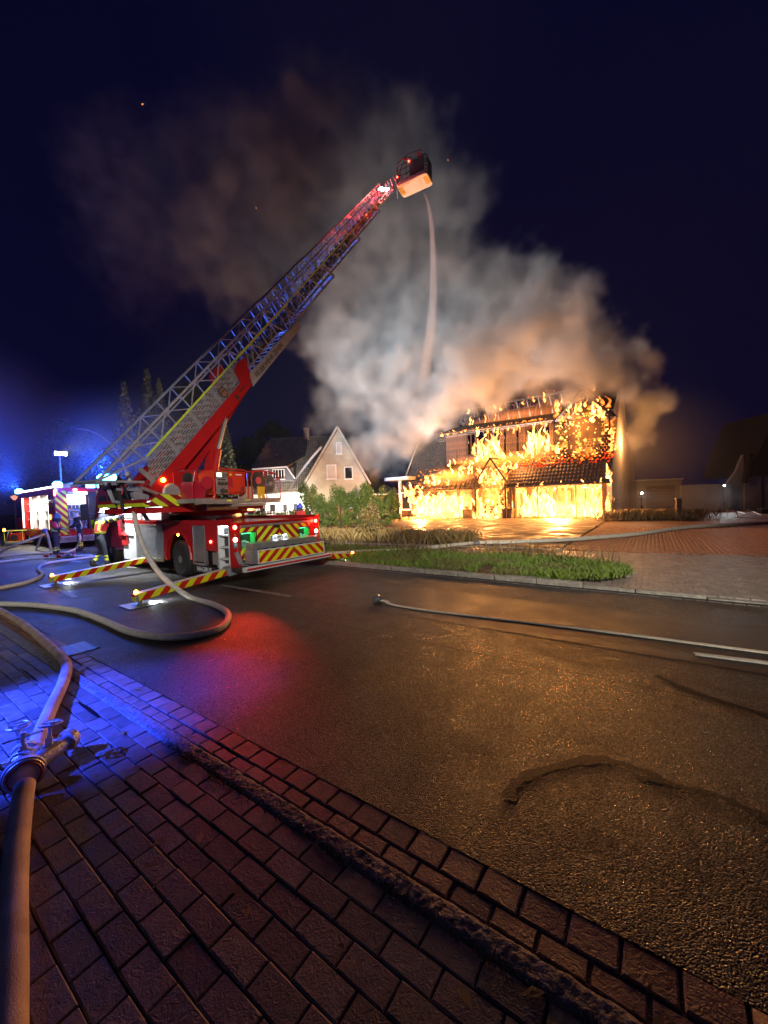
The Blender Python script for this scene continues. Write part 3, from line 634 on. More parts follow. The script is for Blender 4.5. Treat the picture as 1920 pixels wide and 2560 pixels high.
# cab
M_cab = pm('cab_red_paint', (.38, .015, .03), (.34, .012, .03), 3, .3, coat=.4)
b = MB(); prof = [(6.55, .55), (8.95, .45), (9.15, .6), (9.15, 1.35), (8.75, 2.45), (8.5, 2.7), (6.55, 2.75)]
b.prism(prof, 'y', YR+.05, YL-.03); obj('cab', b, M_cab, truck)
for y, s in ((YL-.03, 1), (YR+.05, -1)):
    for x0, x1 in ((6.75, 7.55), (7.75, 8.55)):
        b = MB(); b.prism([(x0, 1.6), (x1, 1.6), (x1-.1*(x0 > 7.6), 2.4), (x0, 2.4)], 'y', y, y+.012*s); d_ = obj('side_window', b, M_glass, truck)
    for x0 in (6.65, 7.65):
        b = MB(); b.span((x0, y+.0*s, .62), (x0+.95, y+.014*s, 1.55)); d_ = obj('cab_door', b, M_cab, truck); b = MB(); b.span((x0+.1, y+.014*s, 1.35), (x0+.28, y+.04*s, 1.39)); obj('door_handle', b, M_black, d_)
    b = MB(); b.tube([(8.9, y+.02*s, 1.7), (9.05, y+.25*s, 1.8)], .02, 6); b.span((9.0, y+.2*s, 1.55), (9.08, y+.42*s, 2.15), bev=.02); obj('mirror', b, M_black, truck)
b = MB(); b.add([(9.156, YR+.15, 1.42), (9.156, YL-.13, 1.42), (8.78, YL-.13, 2.42), (8.78, YR+.15, 2.42)], [(0, 1, 2, 3)]); obj('windscreen', b, M_glass, truck)
b = MB(); b.span((7.9, YR+.2, 2.75), (8.2, YL-.2, 2.86), bev=.02); obj('roof_light_bar', b, M_black, truck)
for y in (.95, -1.1):
    b = MB(); b.span((8.35, y-.3, 3.0), (8.75, y+.3, 3.22), bev=.07); bo = obj('blue_beacon', b, E_blue, truck); b = MB(); b.span((8.4, y-.25, 2.7), (8.7, y+.25, 2.99)); obj('beacon_base', b, M_black, bo)
b = MB()
for x in (6.7, 7.2, 7.7): b.bar((x, -.5, 2.9), (x, .7, 2.9), .03)
for y in (-.5, .7): b.bar((6.6, y, 2.9), (7.8, y, 2.9), .035); b.bar((6.7, y, 2.75), (6.7, y, 2.9), .03); b.bar((7.7, y, 2.75), (7.7, y, 2.9), .03)
obj('ladder_rest', b, M_lad, truck)
b = MB(); b.span((6.45, YL-.04, 2.3), (6.55, YL+.06, 2.36)); obj('added_step_lamp', b, E_white, truck)  # glowing strip and the two spots below are added to brighten the lockers
lamp('locker_fill_spot', 'SPOT', (6.4, YL+.75, 2.6), (.95, 1, 1), 900, truck, (5.9, YL, 1.1), .05, 95, .6)
lamp('deck_fill_spot', 'SPOT', (3.6, YL+.3, 2.9), (.95, 1, .97), 500, truck, (4.6, .8, 1.6), .05, 80, .6)
# outriggers
def outrigger(x, s, ytip, swap=False):
    yb = (YL if s > 0 else YR); a = Vector((x, yb-.5*s, .40)); tip = Vector((x, ytip, .16)); d = (tip-a); L_ = d.length
    Mo = Matrix.Translation(a) @ Matrix.Rotation(math.atan2(d.y, d.x), 4, 'Z') @ Matrix.Rotation(-math.asin(d.z/L_), 4, 'Y')
    mname = stripe('outrigger_stripes', (.75, .70, .02), (.55, .02, .01), .34, 0, 2, 1.0, False, .5)
    m2 = stripe('outrigger_side_stripes', (.75, .70, .02), (.55, .02, .01), .34, 0, 1, 1.0, False, .5)
    o = obj('outrigger', MB().span((0, -.09, -.06), (L_, .09, .07), bev=.01), M_grey, truck, Mo)
    obj('inner_beam', MB().span((-.9, -.13, -.1), (.55, .13, .11), bev=.01), M_grey, o)
    for sy in (-1, 1): obj('striped_side', MB().span((.6, sy*.0915, -.065), (L_-.05, sy*.102, .085)), mname, o)
    obj('striped_cover', MB().span((.6, -.1, .0715), (L_-.05, .1, .084)), m2 if 0 else M_white, o)
    obj('striped_end', MB().span((L_+.001, -.09, -.06), (L_+.012, .09, .08)), mname, o)
    f = MB(); f.lathe([(.05, -.13), (.05, -.06)], 10, Matrix.Translation((L_-.1, 0, 0))); f.lathe([(.19, -.165), (.2, -.15), (.14, -.13), (.06, -.12)], 18, Matrix.Translation((L_-.1, 0, .0))); obj('foot', f, M_steel, o)
    pw = tip+Vector((0, -.1*s, -.0))
    g = obj('ground_plate', MB().span((x-.28, ytip-.1*s-.28, .003), (x+.28, ytip-.1*s+.28, .018), bev=.004), M_steel, truck)
    l_ = obj('tip_lamp', MB().lathe([(.035, 0), (.035, .04), (.015, .06)], 10, Matrix.Translation((L_-.05, 0, .085))), E_orange, o)
    w_ = obj('work_lamp', MB().span((L_-.4, -.05, -.0765), (L_-.3, .05, -.062)), E_white, o)
    lp = lamp('outrigger_work_light', 'SPOT', (0, 0, 0), (.92, .97, 1), 38, o, None, .03, 155, .5); lp.location = (L_-.35, 0, -.10); lp.rotation_euler = (0, R(12), 0)
    return o
outrigger(.15, 1, 3.3); outrigger(4.5, 1, 3.62); outrigger(-.05, -1, -2.95); outrigger(4.3, -1, -3.4)
# turret
TT = Vector((-5.15, 11.7, 0)); TU = frameM((-5.15, 11.7, 0), (.485, .875)); Tloc = TM.inverted() @ TU
b = MB(); b.lathe([(.75, 1.5), (.75, 1.66), (1.15, 1.68), (1.2, 1.74), (1.2, 1.80)], 32); b.prism([(-2.55, -.95), (-2.1, -1.12), (.9, -1.12), (1.35, -.7), (1.35, .8), (.6, 1.1), (-2.1, 1.1), (-2.55, .9)], 'z', 1.79, 1.92)
tur = obj('turntable', b, M_red, truck, Tloc)
b = MB(); b.lathe([(.78, 1.565), (.78, 1.64)], 28); obj('turntable_ring', b, M_silver, tur)
b = MB(); 
M_tchev = stripe('turret_stripes', LIME, (.25, .01, .02), .42, 0, 2, 1.4, False, .5)
b.prism([(-2.62, 1.94), (-1.1, 1.94), (-1.6, 2.2), (-2.3, 2.24)], 'y', -1.1, -1.04); b.span((-2.64, -1.03, 1.95), (-2.56, 1.0, 2.12)); obj('turret_skirt', b, M_tchev, tur)
for y0, y1 in ((-.62, -.5), (.42, .54)):
    b = MB(); b.prism([(-1.25, 1.92), (-.1, 1.92), (-.55, 2.4), (-.95, 2.85), (-1.3, 2.93), (-1.62, 2.8), (-1.62, 2.4)], 'y', y0, y1); fr_ = obj('mount_frame', b, M_red, tur)
    b = MB(); b.lathe([(.17, 0), (.17, .03), (.12, .04), (.11, .01)], 20, Matrix.Translation((-1.22, y0, 2.66)) @ Matrix.Rotation(math.pi/2, 4, 'X')); obj('pivot_cover', b, M_black, fr_)
    cyl = MB(); cyl.tube([(-.55, (y0+y1)/2, 2.0), (-.2, (y0+y1)/2, 3.55)], .10, 12); o_ = obj('lift_cylinder', cyl, M_red, tur); b = MB(); b.tube([(-.2, (y0+y1)/2, 3.55), (.12, (y0+y1)/2, 4.5)], .055, 10); obj('cylinder_rod', b, M_steel, o_)
b = MB(); b.span((-1.3, .2, 1.95), (-.4, .95, 2.9), bev=.03); obj('operator_seat_box', b, M_black, tur)
# podium with rails
b = MB(); b.span((-2.0, -1.98, 2.0), (-1.47, -1.3, 2.1)); b.span((-1.46, -1.96, 2.0), (.82, -1.05, 2.08)); b.span((-2.0, -2.0, 1.965), (-1.47, -1.96, 1.995)); b.span((-.9, -1.93, 1.88), (.25, -1.1, 1.95)); b.span((-1.46, -1.965, 1.955), (.82, -1.95, 1.995)); b.span((-1.2, -1.3, 1.8), (-.2, -1.0, 2.0)); obj('podium', b, M_silver, tur)
for x in (-1.1, -.5): b = MB(); b.span((x, -1.966, 2.02), (x+.14, -1.961, 2.06)); obj('podium_label', b, M_yel, tur)
b = MB(); b.tube([(-1.99, -1.9, 2.1), (-1.99, -1.9, 2.35), (-1.9, -1.9, 2.75), (-1.85, -1.2, 2.8)], .02, 6); b.span((-1.95, -1.85, 2.1), (-1.62, -1.4, 2.5)); b.lathe([(.16, 0), (.16, .06), (.11, .07)], 18, Matrix.Translation((-1.6, -1.86, 2.48)) @ Matrix.Rotation(math.pi/2, 4, 'X')); obj('cable_drum', b, M_cab, tur)
# ladder
A3 = Vector((-5.59, 9.79, 3.57)); LX = Vector((.3205, .5785, .7501)).normalized(); LY = Vector((0, 0, 1)).cross(LX).normalized(); LZ = LX.cross(LY)
LM = Matrix.Identity(4)
for i, a in enumerate((LX, LY, LZ)): LM[0][i], LM[1][i], LM[2][i] = a
LM.translation = A3; Lloc = TM.inverted() @ LM
secs = [(-.62, 7.35, -.88), (3.6, 11.2, -.70), (7.4, 14.85, -.53), (11.2, 18.4, -.38), (14.9, 21.35, -.24)]
rung_b = MB(); rung_b.tube([(0, 0, 0), (0, 1, 0)], .016, 6)
lad0 = None
for k, (u0, u1, zb) in enumerate(secs):
    y0 = .02+.045*k; y1 = 1.1-y0; zt = .40-.012*k; ch = .05-.006*k
    b = MB()
    for y in (y0, y1):
        b.bar((u0-(1.1 if k == 0 else 0) if k == 0 else u0, y, zt), (u1, y, zt), ch); b.bar((u0, y, -.02), (u1, y, -.02), ch*.9)
        if k == 0: b.bar((4.0, y, zb+.04), (u1, y, zb+.04), .05, .09); 
        else: b.bar((u0, y, zb+.03), (u1, y, zb+.03), ch, .07)
    L_ = obj('ladder_section', b, M_lad, truck, Lloc)
    b = MB(); st = .62-.04*k; n = int((u1-u0)/st)
    for y in (y0, y1):
        for i in range(n+1):
            u = u0+i*(u1-u0)/n; us = (u1-u0)/n
            if k > 0 and u+us < secs[k-1][1]: continue
            b.bar((u, y, -.02), (u, y, zt), .028-.003*k)
            if i < n: b.bar((u, y, -.02) if i % 2 else (u, y, zt), (u+us, y, zt) if i % 2 else (u+us, y, -.02), .026-.003*k)
            lo = zb+.04
            if not (k == 0 and u < 3.9) and i < n:
                b.bar((u, y, lo) if i % 2 else (u, y, -.02), (u+us, y, -.02) if i % 2 else (u+us, y, lo), .034-.004*k); b.bar((u, y, lo), (u, y, -.02), .028-.003*k)
    obj('truss', b, M_lad, L_)
    rm = None; u = u0 if k == 0 else secs[k-1][1]
    while u < u1:
        if rm is None: rb = MB(); rb.tube([(0, y0, 0), (0, y1, 0)], .017, 6); rm = rb.mesh('rung', M_steel)
        o_ = bpy.data.objects.new('rung', rm); col.objects.link(o_); o_.parent = L_; o_.location = (u, 0, zb+.07); u += .29
    b = MB(); b.span((max(u0, -.54) if k == 0 else secs[k-1][1]-.05, y0-.035, -.035-.0), (min(u1, 17.8), y0-.026, .03-.006*k)); 
    if u0 < 17.8 and (k == 0 or secs[k-1][1] < 17.8): obj('yellow_stripe', b, M_yel, L_)
    b = MB(); b.span((u1-.14, y0-.03, zb-.02), (u1+.03, y0+.03, zb+.15)); b.bar((u1-.05, y0, zb+.02), (u1-.05, y1, zb+.02), .06); b.bar((u1-.05, y0, zb+.1), (u1-.3, y0, -.02), .05); obj('end_guide', b, M_lad, L_)
    if k == 0: lad0 = L_
# cables and hydraulic pipes inside the ladder
b = MB()
for y, z in ((.3, -.45), (.36, -.42), (.8, -.5), (.72, -.4), (.5, -.58)):
    b.tube([(-.4, y, z-.05), (7, y, z), (14, y, z+.16), (20.8, y, z+.3)], .022, 5)
for i in range(34): u = .2+i*.6; b.span((u, .22, -.5+u*.016), (u+.1, .42, -.38+u*.016)); b.span((u+.3, .65, -.5+u*.016), (u+.37, .85, -.36+u*.016))
obj('cable_run', b, M_black, truck, Lloc)
b = MB()
for i in range(17):
    u = 4.3+i*.8+random.uniform(-.1, .1); b.tube([(u, .2, -.55+u*.018), (u+.25, .25, -.3+u*.012), (u+.1, .3, -.12)], .03, 6); b.lathe([(.07, 0), (.07, .05)], 10, Matrix.Translation((u+.3, .24, -.4+u*.015)) @ Matrix.Rotation(math.pi/2, 4, 'X'))
obj('pulleys', b, M_grey, truck, Lloc, kind='stuff')
# main beam (red) with punched grey guard
b = MB(); b.prism([(-1.1, -.52), (3.28, -.54), (3.42, -.14), (3.75, -.1), (4.1, -.15), (3.82, -.6), (3.58, -.86), (2.1, -.88), (-.3, -.86), (-.42, -1.16), (-.75, -1.3), (-1.08, -1.22), (-1.22, -1.0), (-1.18, -.8)], 'y', -.05, .03)
beam = obj('lift_beam', b, M_red, truck, Lloc)
b = MB(); b.prism([(-1.1, -.52), (3.28, -.54), (3.42, -.14), (3.75, -.1), (4.1, -.15), (3.82, -.6), (3.58, -.86), (2.1, -.88), (-.3, -.86), (-1.15, -.9)], 'y', 1.07, 1.15); b.span((-1.1, .04, -.88), (3.55, 1.06, -.82)); obj('beam_far_side', b, M_red, beam)
b = MB(); b.prism([(3.58, -.87), (3.50, -.92), (.0, -1.25), (-.2, -1.2), (-.3, -.87)], 'y', .1, .2); b.prism([(2.0, -.9), (1.85, -1.05), (.5, -1.7), (.3, -1.6), (1.4, -.9)], 'y', .12, .3); obj('lower_web', b, M_red, beam)
b = MB(); b.lathe([(.235, 0), (.245, .01), (.2, .05), (.08, .055)], 24, Matrix.Translation((-.82, -.052, -1.0)) @ Matrix.Rotation(math.pi/2, 4, 'X')); obj('pivot_pad', b, M_grey, beam)
b = MB(); b.lathe([(.05, 0), (.05, .05), (.03, .07)], 14, Matrix.Translation((-.73, -.052, -.63)) @ Matrix.Rotation(math.pi/2, 4, 'X')); obj('amber_flasher', b, E_orange, beam)
b = MB(); b.bar((-1.25, -.06, -.32), (-1.0, -.06, -1.0), .07); obj('hinge_bar', b, M_silver, beam)
# guard: rails and staggered bridges leave real slots
b = MB(); rows = 9; z0, z1 = -.53, -.04; pz = (z1-z0)/rows
b.span((-1.0, -.03, z0-.03), (3.3, -.012, z0)); b.span((-.55, -.03, z1), (3.9, -.012, z1+.02))
for r_ in range(rows):
    z = z0+r_*pz; zl = -1.05+(.5*(r_/rows)); ur = 3.3+.5*(r_/rows)
    b.span((zl, -.029, z), (ur, -.013, z+pz*.52))
    u = zl+(.12 if r_ % 2 else 0); seg = 0
    while u < ur:
        w = .07; seg += 1
        if seg % 5 == 0: w = .16
        b.span((u, -.028, z+pz*.5), (min(u+w, ur), -.014, z+pz*1.02)); u += .27
for u in (-.95, .1, 1.15, 2.2, 3.25): b.span((u, -.0275, z0+.02), (u+.12, -.0145, z1))
gd = obj('punched_guard', b, M_grey, beam)
b = MB(); q = [(2.42, -.2), (2.66, -.2), (2.68, -.42), (2.54, -.54), (2.40, -.42)]; b.prism(q, 'y', -.045, -.031); obj('emblem', b, M_black, beam); b = MB(); b.prism([(2.45, -.225), (2.63, -.225), (2.64, -.3), (2.44, -.3)], 'y', -.052, -.046); b.prism([(2.44, -.33), (2.64, -.33), (2.645, -.41), (2.54, -.49), (2.435, -.41)], 'y', -.052, -.046); obj('emblem_fields', b, pm('emblem_bronze', (.25, .12, .08), rough=.5), beam)
LT = Matrix(((1, 0, 0, 0), (0, 0, -1, 0), (0, 1, 0, 0), (0, 0, 0, 1)))
b = MB(); b.prism([(2.75, -.8), (2.93, -.8), (2.86, -.62)], 'y', -.056, -.051); obj('emblem_triangle', b, M_black, beam)
txt('lettering', 'MAGIRUS', .085, Matrix.Translation((3.22, -.053, -.7)) @ LT, M_black, beam)
b = MB(); b.prism([(3.66, -.93), (3.86, -.58), (6.7, -.66), (7.35, -.66), (7.38, -.93)], 'y', -.012, -.004); fl = obj('name_plate', b, M_lad, lad0)
t_ = txt('lettering', 'FEUERWEHR ZEVEN', .215, Matrix.Translation((5.0, -.0135, -.79)) @ LT, M_black, fl)
# foot end: frame and hoses behind the lower ladder end
b = MB(); b.bar((-1.72, .02, .4), (-1.05, .02, -.35), .05); b.bar((-1.72, 1.08, .4), (-1.05, 1.08, -.35), .05); b.bar((-1.72, .02, .4), (-1.72, 1.08, .4), .05); b.bar((-1.1, .02, -.3), (-1.1, 1.08, -.3), .05); b.bar((-1.72, .02, .4), (-.6, .02, 0), .045)
b.bar((-1.5, .3, -.1), (-.9, .3, -.8), .06); b.tube([(-1.4, .6, .1), (-1.7, .5, -.3), (-1.4, .5, -.8), (-1.6, .4, -1.2)], .05, 6); b.lathe([(.2, 0), (.2, .5)], 14, Matrix.Translation((-1.2, .3, -.6)) @ Matrix.Rotation(-math.pi/2, 4, 'X')); obj('foot_frame', b, M_lad, truck, Lloc)
b = MB()
for k in range(10): b.tube([(-1.3+random.uniform(-.3, .3), .15+random.random()*.8, random.uniform(-.2, .1)), (-1.6+random.uniform(-.2, .2), .2+random.random()*.6, -.5), (-1.2, .3+random.random()*.4, -1.0+random.uniform(-.2, .2))], .035, 6)
obj('supply_pipes', b, M_black, truck, Lloc)
# basket (kept level)
BO = Vector((1.40, 22.4, 19.42)); BM = frameM(tuple(BO), (.485, .875)); Bl = TM.inverted() @ BM @ Matrix.Translation((0, -.06, .0)) @ Matrix.Scale(.84, 4)
M_cream = pm('cream_basket_floor', (.72, .66, .52), (.66, .59, .46), 6, .5)
# local: x forward (away), y left; basket spans y -2.25 .. .1 (to the right), x -.5 .. .6
fy0, fy1 = -2.2, -.05
b = MB(); pts = []
for cx_, cy2, a0 in ((.45, fy1-.18, 0), (-.35, fy1-.18, 90), (-.35, fy0+.18, 180), (.45, fy0+.18, 270)):
    for t in np.linspace(0, 90, 5): a = R(a0+t); pts.append((cx_+.18*math.cos(a), cy2+.18*math.sin(a)))
b.prism(pts, 'z', -.12, .0); bk = obj('basket', b, M_cream, truck, Bl)
b = MB(); b.prism([(p[0]*1.0, p[1]) for p in pts], 'z', .001, .06); obj('kick_rim', b, M_lad, bk)
b = MB()
for z in (.45, .8, 1.12):
    b.tube([(p[0]*.97, (p[1]+1.1)*.98-1.1, z) for p in pts]+[(pts[0][0]*.97, (pts[0][1]+1.1)*.98-1.1, z)], .022, 5)
for p in pts[::2]+[(-.53, -.8), (-.53, -1.4), (.62, -.7), (.62, -1.5)]: b.bar((p[0]*.97, (p[1]+1.1)*.98-1.1, .03), (p[0]*.97, (p[1]+1.1)*.98-1.1, 1.12), .03)
obj('railing', b, M_black, bk)
b = MB(); b.span((-.56, -2.1, .08), (-.545, -1.05, 1.0)); b.span((-.3, -2.21, .08), (.4, -2.195, 1.05)); b.span((.61, -2.0, .1), (.625, -.2, 1.0)); obj('side_cladding', b, pm('dark_basket_cladding', (.07, .07, .09), (.05, .05, .06), 6, .4), bk)
for yy in (-.55, -1.6): b = MB(); b.span((-.45, yy, -.128), (.5, yy+.015, -.1205)); obj('floor_seam', b, M_grey, bk)
M_bst = stripe('basket_stripes', (.70, .48, .03), (.35, .06, .02), .16, 0, 1, 1., False, .55)
for y0, y1 in ((-2.18, -1.86), (-.4, -.07)): b = MB(); b.prism([(-.3, y0), (.35, y0), (.35, y1), (-.3, y1)], 'z', -.13, -.1215); obj('striped_corner', b, M_bst, bk)
b = MB(); b.tube([(-.6, -.3, .1), (-.75, -.5, .6), (-.7, -.9, 1.3), (-.4, -1.2, 1.35)], .03, 6); b.tube([(-.6, -.2, 1.2), (-.6, -1.0, 1.5), (-.5, -1.9, 1.45)], .03, 6); b.tube([(.5, -.2, 1.2), (.4, -1.0, 1.5), (.4, -1.9, 1.4)], .03, 6); obj('upper_rail', b, M_black, bk)
b = MB(); b.tube([(.3, -1.55, .25), (.3, -1.7, .5), (.6, -1.85, .5)], .06, 10); b.tube([(.6, -1.85, .5), (.95, -2.0, .35)], [.05, .03], 10); b.lathe([(.12, 0), (.12, .25)], 12, Matrix.Translation((.3, -1.55, .05))); obj('water_monitor', b, M_red, bk)
b = MB(); b.bar((-.62, -.12, .1), (-.05, .1, -.5), .08); b.bar((-.6, -.9, .15), (-.5, -.1, -.1), .07); b.bar((-.62, -.12, .1), (-.2, .3, .9), .05); obj('tip_linkage', b, M_lad, bk)
M_redflag = pm('red_lit_cladding', (.6, .03, .04), rough=.4)
obj('red_flap', MB().prism([(-1.9, 1.0), (-1.75, 1.35), (-1.6, 1.35), (-1.72, 1.0)], 'x', -.57, -.56), M_redflag, bk); obj('red_flap', MB().prism([(-1.05, 1.15), (-.55, 1.38), (-.5, 1.3), (-.95, 1.1)], 'x', -.66, -.65), M_redflag, bk)
E_rs = em('red_marker_light', (1, .04, .02), 25)
for p in ((-.58, -1.05, 1.02), (-.62, -.2, .35)): b = MB(); b.lathe([(.05, 0), (.06, .03), (.03, .06)], 10, Matrix.Translation(p) @ Matrix.Rotation(-math.pi/2, 4, 'Y')); obj('marker_lamp', b, E_rs, bk)
b = MB(); b.span((20.3, .25, .1), (20.42, .5, .2)); b.span((20.9, .3, -.05), (21.0, .5, .05)); b.span((19.6, .2, .3), (19.9, .32, .36)); obj('tip_work_lamps', b, em('tip_white_light', (.9, .95, 1), 14), truck, Lloc)
def reds(u, y, z, e): l = lamp('ladder_red_lamp', 'POINT', (0, 0, 0), (1, .03, .02), e, truck, None, .04); l.matrix_local = Lloc @ Matrix.Translation((u, y, z))
reds(21.0, .55, .1, 160); reds(19.6, .5, .15, 70); reds(17.4, .5, .1, 45); reds(15.2, .5, 0, 25)
l = lamp('ladder_head_lamp', 'SPOT', (0, 0, 0), (1, .95, .85), 80, truck, None, .05, 70, .6); l.matrix_local = Lloc @ Matrix.Translation((20.2, .55, .5)) @ Matrix.Rotation(R(60), 4, 'Y')
# generator and reels standing on the podium
TW = TU
gen = empty('power_generator', TW @ Matrix.Translation((-.9, -1.55, 2.08)), label='red power generator with grey control panel standing on the truck podium', cat='generator')
M_gred = pm('generator_red', (.55, .03, .01), (.48, .025, .01), 5, .4)
b = MB(); b.span((-.5, -.36, .12), (.5, .3, .72), bev=.05); obj('housing', b, M_gred, gen)
b = MB()
for y in (-.38, .32): b.tube([(-.52, y, 0), (-.52, y, .68), (-.44, y, .76), (.42, y, .76), (.52, y, .68), (.52, y, 0)], .018, 6)
for x in (-.52, .52): b.tube([(x, -.38, .03), (x, .32, .03)], .018, 6)
obj('tube_frame', b, M_gred, gen)
b = MB(); b.span((-.46, -.385, .3), (-.12, -.362, .68), bev=.006); b.span((-.46, -.385, .12), (-.12, -.362, .29), bev=.006); pn = obj('control_panel', b, M_silver, gen)
for i in range(3): b = MB(); b.lathe([(.045, 0), (.045, .03), (.03, .035)], 12, Matrix.Translation((-.39+.1*i, -.386, .385)) @ Matrix.Rotation(math.pi/2, 4, 'X')); obj('socket', b, M_black, pn)
b = MB(); b.lathe([(.07, 0), (.07, .03), (.04, .035)], 14, Matrix.Translation((-.3, -.386, .2)) @ Matrix.Rotation(math.pi/2, 4, 'X')); b.span((-.24, -.4, .15), (-.15, -.386, .25)); obj('large_socket', b, M_black, pn)
b = MB(); b.span((-.44, -.39, .56), (-.31, -.386, .65)); obj('display', b, em('generator_display_light', (.9, 1, .55), 6), pn)
b = MB(); b.span((-.16, -.392, .6), (-.13, -.386, .62)); [b.span((-.27+.05*i, -.392, .54+.04*j), (-.24+.05*i, -.386, .56+.04*j)) for i in range(3) for j in range(3)]; b.span((-.42, -.395, .47), (-.2, -.386, .5)); obj('switches', b, M_black, pn)
b = MB(); [b.span((.28, -.366, .16+.022*i), (.40, -.3605, .17+.022*i)) for i in range(7)]; obj('vent', b, M_black, gen); b = MB(); b.span((.15, -.367, .62), (.33, -.3605, .645)); obj('name_strip', b, M_white, gen)
b = MB(); b.prism([(-.06, .6), (.02, .6), (-.02, .67)], 'y', -.368, -.361); obj('warning_triangle', b, M_yel, gen); b = MB(); b.span((-.1, -.366, .3), (.04, -.3605, .55)); obj('dark_label', b, M_cab, gen)
rl = empty('cable_reel', TW @ Matrix.Translation((0, -1.55, 2.08)), label='black cable drum with red hub between generator and hose reel', cat='cable reel')
b = MB(); RXm = Matrix.Translation((-.02, -.36, .5)) @ Matrix.Rotation(math.pi/2, 4, 'X'); b.lathe([(.24, 0), (.24, .02), (.1, .03), (.1, -.25), (.24, -.26), (.24, -.28)], 20, RXm); obj('drum', b, M_black, rl)
b = MB(); b.lathe([(.1, .025), (.1, .045), (.03, .05)], 16, RXm); obj('hub', b, pm('hub_pinkish_red', (.55, .08, .1), rough=.4), rl)
b = MB()
for y in (-.4, -.05): b.tube([(-.27, y, 0), (-.27, y, .6), (-.15, y, .77), (.2, y, .78)], .016, 6)
obj('reel_frame', b, M_gred, rl)
b = MB(); 
for x in (-.0, .13): b.prism([(x-.07, .33), (x+.06, .33), (x+.02, .0), (x-.05, .0)], 'y', -.42, -.385)
obj('yellow_straps', b, pm('yellow_strap', (.75, .42, .02), rough=.6), rl)
bx_ = obj('small_box', MB().span((-.13, -.15, 0), (.13, .15, .33), bev=.01), pm('tan_box', (.45, .28, .2), rough=.6), None, TW @ Matrix.Translation((-.29, -1.75, 2.081)), label='small tan box between generator and cable drum', cat='box')
hr = empty('hose_reel', TW @ Matrix.Translation((.52, -1.6, 2.08)), label='coiled hose in a red tubular frame at the podium end', cat='hose reel')
b = MB()
for y in (-.3, .25): b.tube([(-.3, y, 0), (-.32, y, .55), (-.22, y, .78), (.15, y, .74), (.33, y, .55), (.33, y, 0), (-.3, y, 0)], .02, 6)
for x, z in ((-.32, .55), (-.22, .78), (.15, .74), (.33, .55), (.33, 0), (-.3, 0)): b.tube([(x, -.3, z), (x, .25, z)], .018, 6)
obj('reel_frame', b, M_gred, hr)
b = MB(); sp_ = [((.07+.0055*i*.55)*math.cos(i*.45), -.2+.015*math.sin(i*.37), .42+(.07+.0055*i*.55)*math.sin(i*.45)) for i in range(64)]; b.tube(sp_, .022, 5); sp2 = [(p[0]*1.05, p[1]+.16, p[2]) for p in sp_]; b.tube(sp2, .022, 5); obj('coiled_hose', b, pm('dark_hose', (.1, .07, .06), (.2, .15, .12), 9, .6), hr)
b = MB(); b.span((-.25, -.28, .14), (.28, .2, .17)); b.lathe([(.06, -.02), (.06, .04)], 12, Matrix.Translation((0, -.24, .42)) @ Matrix.Rotation(math.pi/2, 4, 'X')); obj('shelf', b, M_silver, hr)
# ================================================================== SECOND FIRE ENGINE
EM = frameM((-16.6, 19.5), (-.8, .6))
eng = empty('fire_engine', EM, label='fire engine with brightly lit open lockers and a raised light mast', cat='fire engine')
b = MB(); b.span((0, -2.45, .55), (7.2, -.0, .95)); b.span((0, -2.45, 2.8), (7.2, 0, 3.12)); b.span((7.0, -2.45, .95), (7.2, 0, 2.8)); b.span((.9, -2.45, .95), (1.0, 0, 2.8)); b.span((1.0, -1.3, .95), (7.0, -1.2, 2.8)); b.span((0, -.06, .95), (1.2, 0, 2.8)); b.span((0, -2.45, .95), (7.2, -2.4, 2.8)); obj('body', b, M_red, eng)
E_lock = em('locker_strip_light', (1, .96, .78), 7)
for x in (1.3, 3.15, 5.05, 6.95): obj('locker_strip_light', MB().span((x-.03, -.07, .98), (x+.03, -.02, 2.78)), E_lock, eng)
b = MB()
for x in (3.15, 5.05): b.span((x-.02, -1.2, .96), (x+.02, -.08, 2.79))
for x0, x1 in ((1.3, 3.1), (3.2, 5.0), (5.1, 6.95)):
    for z in (1.45, 1.95, 2.4): b.span((x0, -1.15, z), (x1, -.25, z+.03))
obj('locker_shelves', b, M_white, eng)
M_gear = pm('mixed_gear', (.65, .62, .5), (.3, .2, .12), 3, .5)
b = MB()
for x0, x1 in ((1.35, 3.05), (3.25, 4.95), (5.15, 6.9)):
    for z in (.97, 1.49, 1.99, 2.44):
        x = x0
        while x < x1-.2: w = random.uniform(.14, .38); b.span((x, -1.0, z), (x+w, -.3-random.random()*.2, z+random.uniform(.14, .4))); x += w+.06
obj('stowed_gear', b, M_gear, eng, kind='stuff')
for x in (2.2, 4.1, 6.0): lamp('locker_light', 'AREA', (0, 0, 0), (1, .96, .8), 170, eng, None, .8).matrix_local = Matrix.Translation((x, -.2, 2.74)) @ Matrix.Rotation(R(-40), 4, 'X')
b = MB(); b.span((-.02, -.5, .7), (0.0, -.03, 2.95)); obj('rear_chevron_panel', b, stripe('engine_chevrons', LIME, (.30, .01, .02), .36, 2, 1, -1.1, False, .5), eng)
b = MB(); b.span((-.05, -1.75, .95), (-.0, -1.40, 2.9)); obj('rear_dark_column', b, M_black, eng)
b = MB(); b.span((-.35, -1.9, 1.9), (-.3, -1.72, 2.95)); b.span((-.35, -2.4, .7), (-.02, -2.36, 2.9)); obj('rear_side_flap', b, stripe('flap_chevrons', LIME, (.15, .2, .3), .3, 2, 1, 1.1, False, .5), eng)
b = MB(); b.span((-.02, -1.36, 2.75), (.0, -.55, 2.9)); b.span((.3, -1.38, .96), (.34, -.53, 2.8)); obj('rear_locker_back', b, M_white, eng)
b = MB()
for z in (1.2, 1.6, 1.9, 2.2): b.span((.02, -1.36, z), (.3, -.55, z+.04))
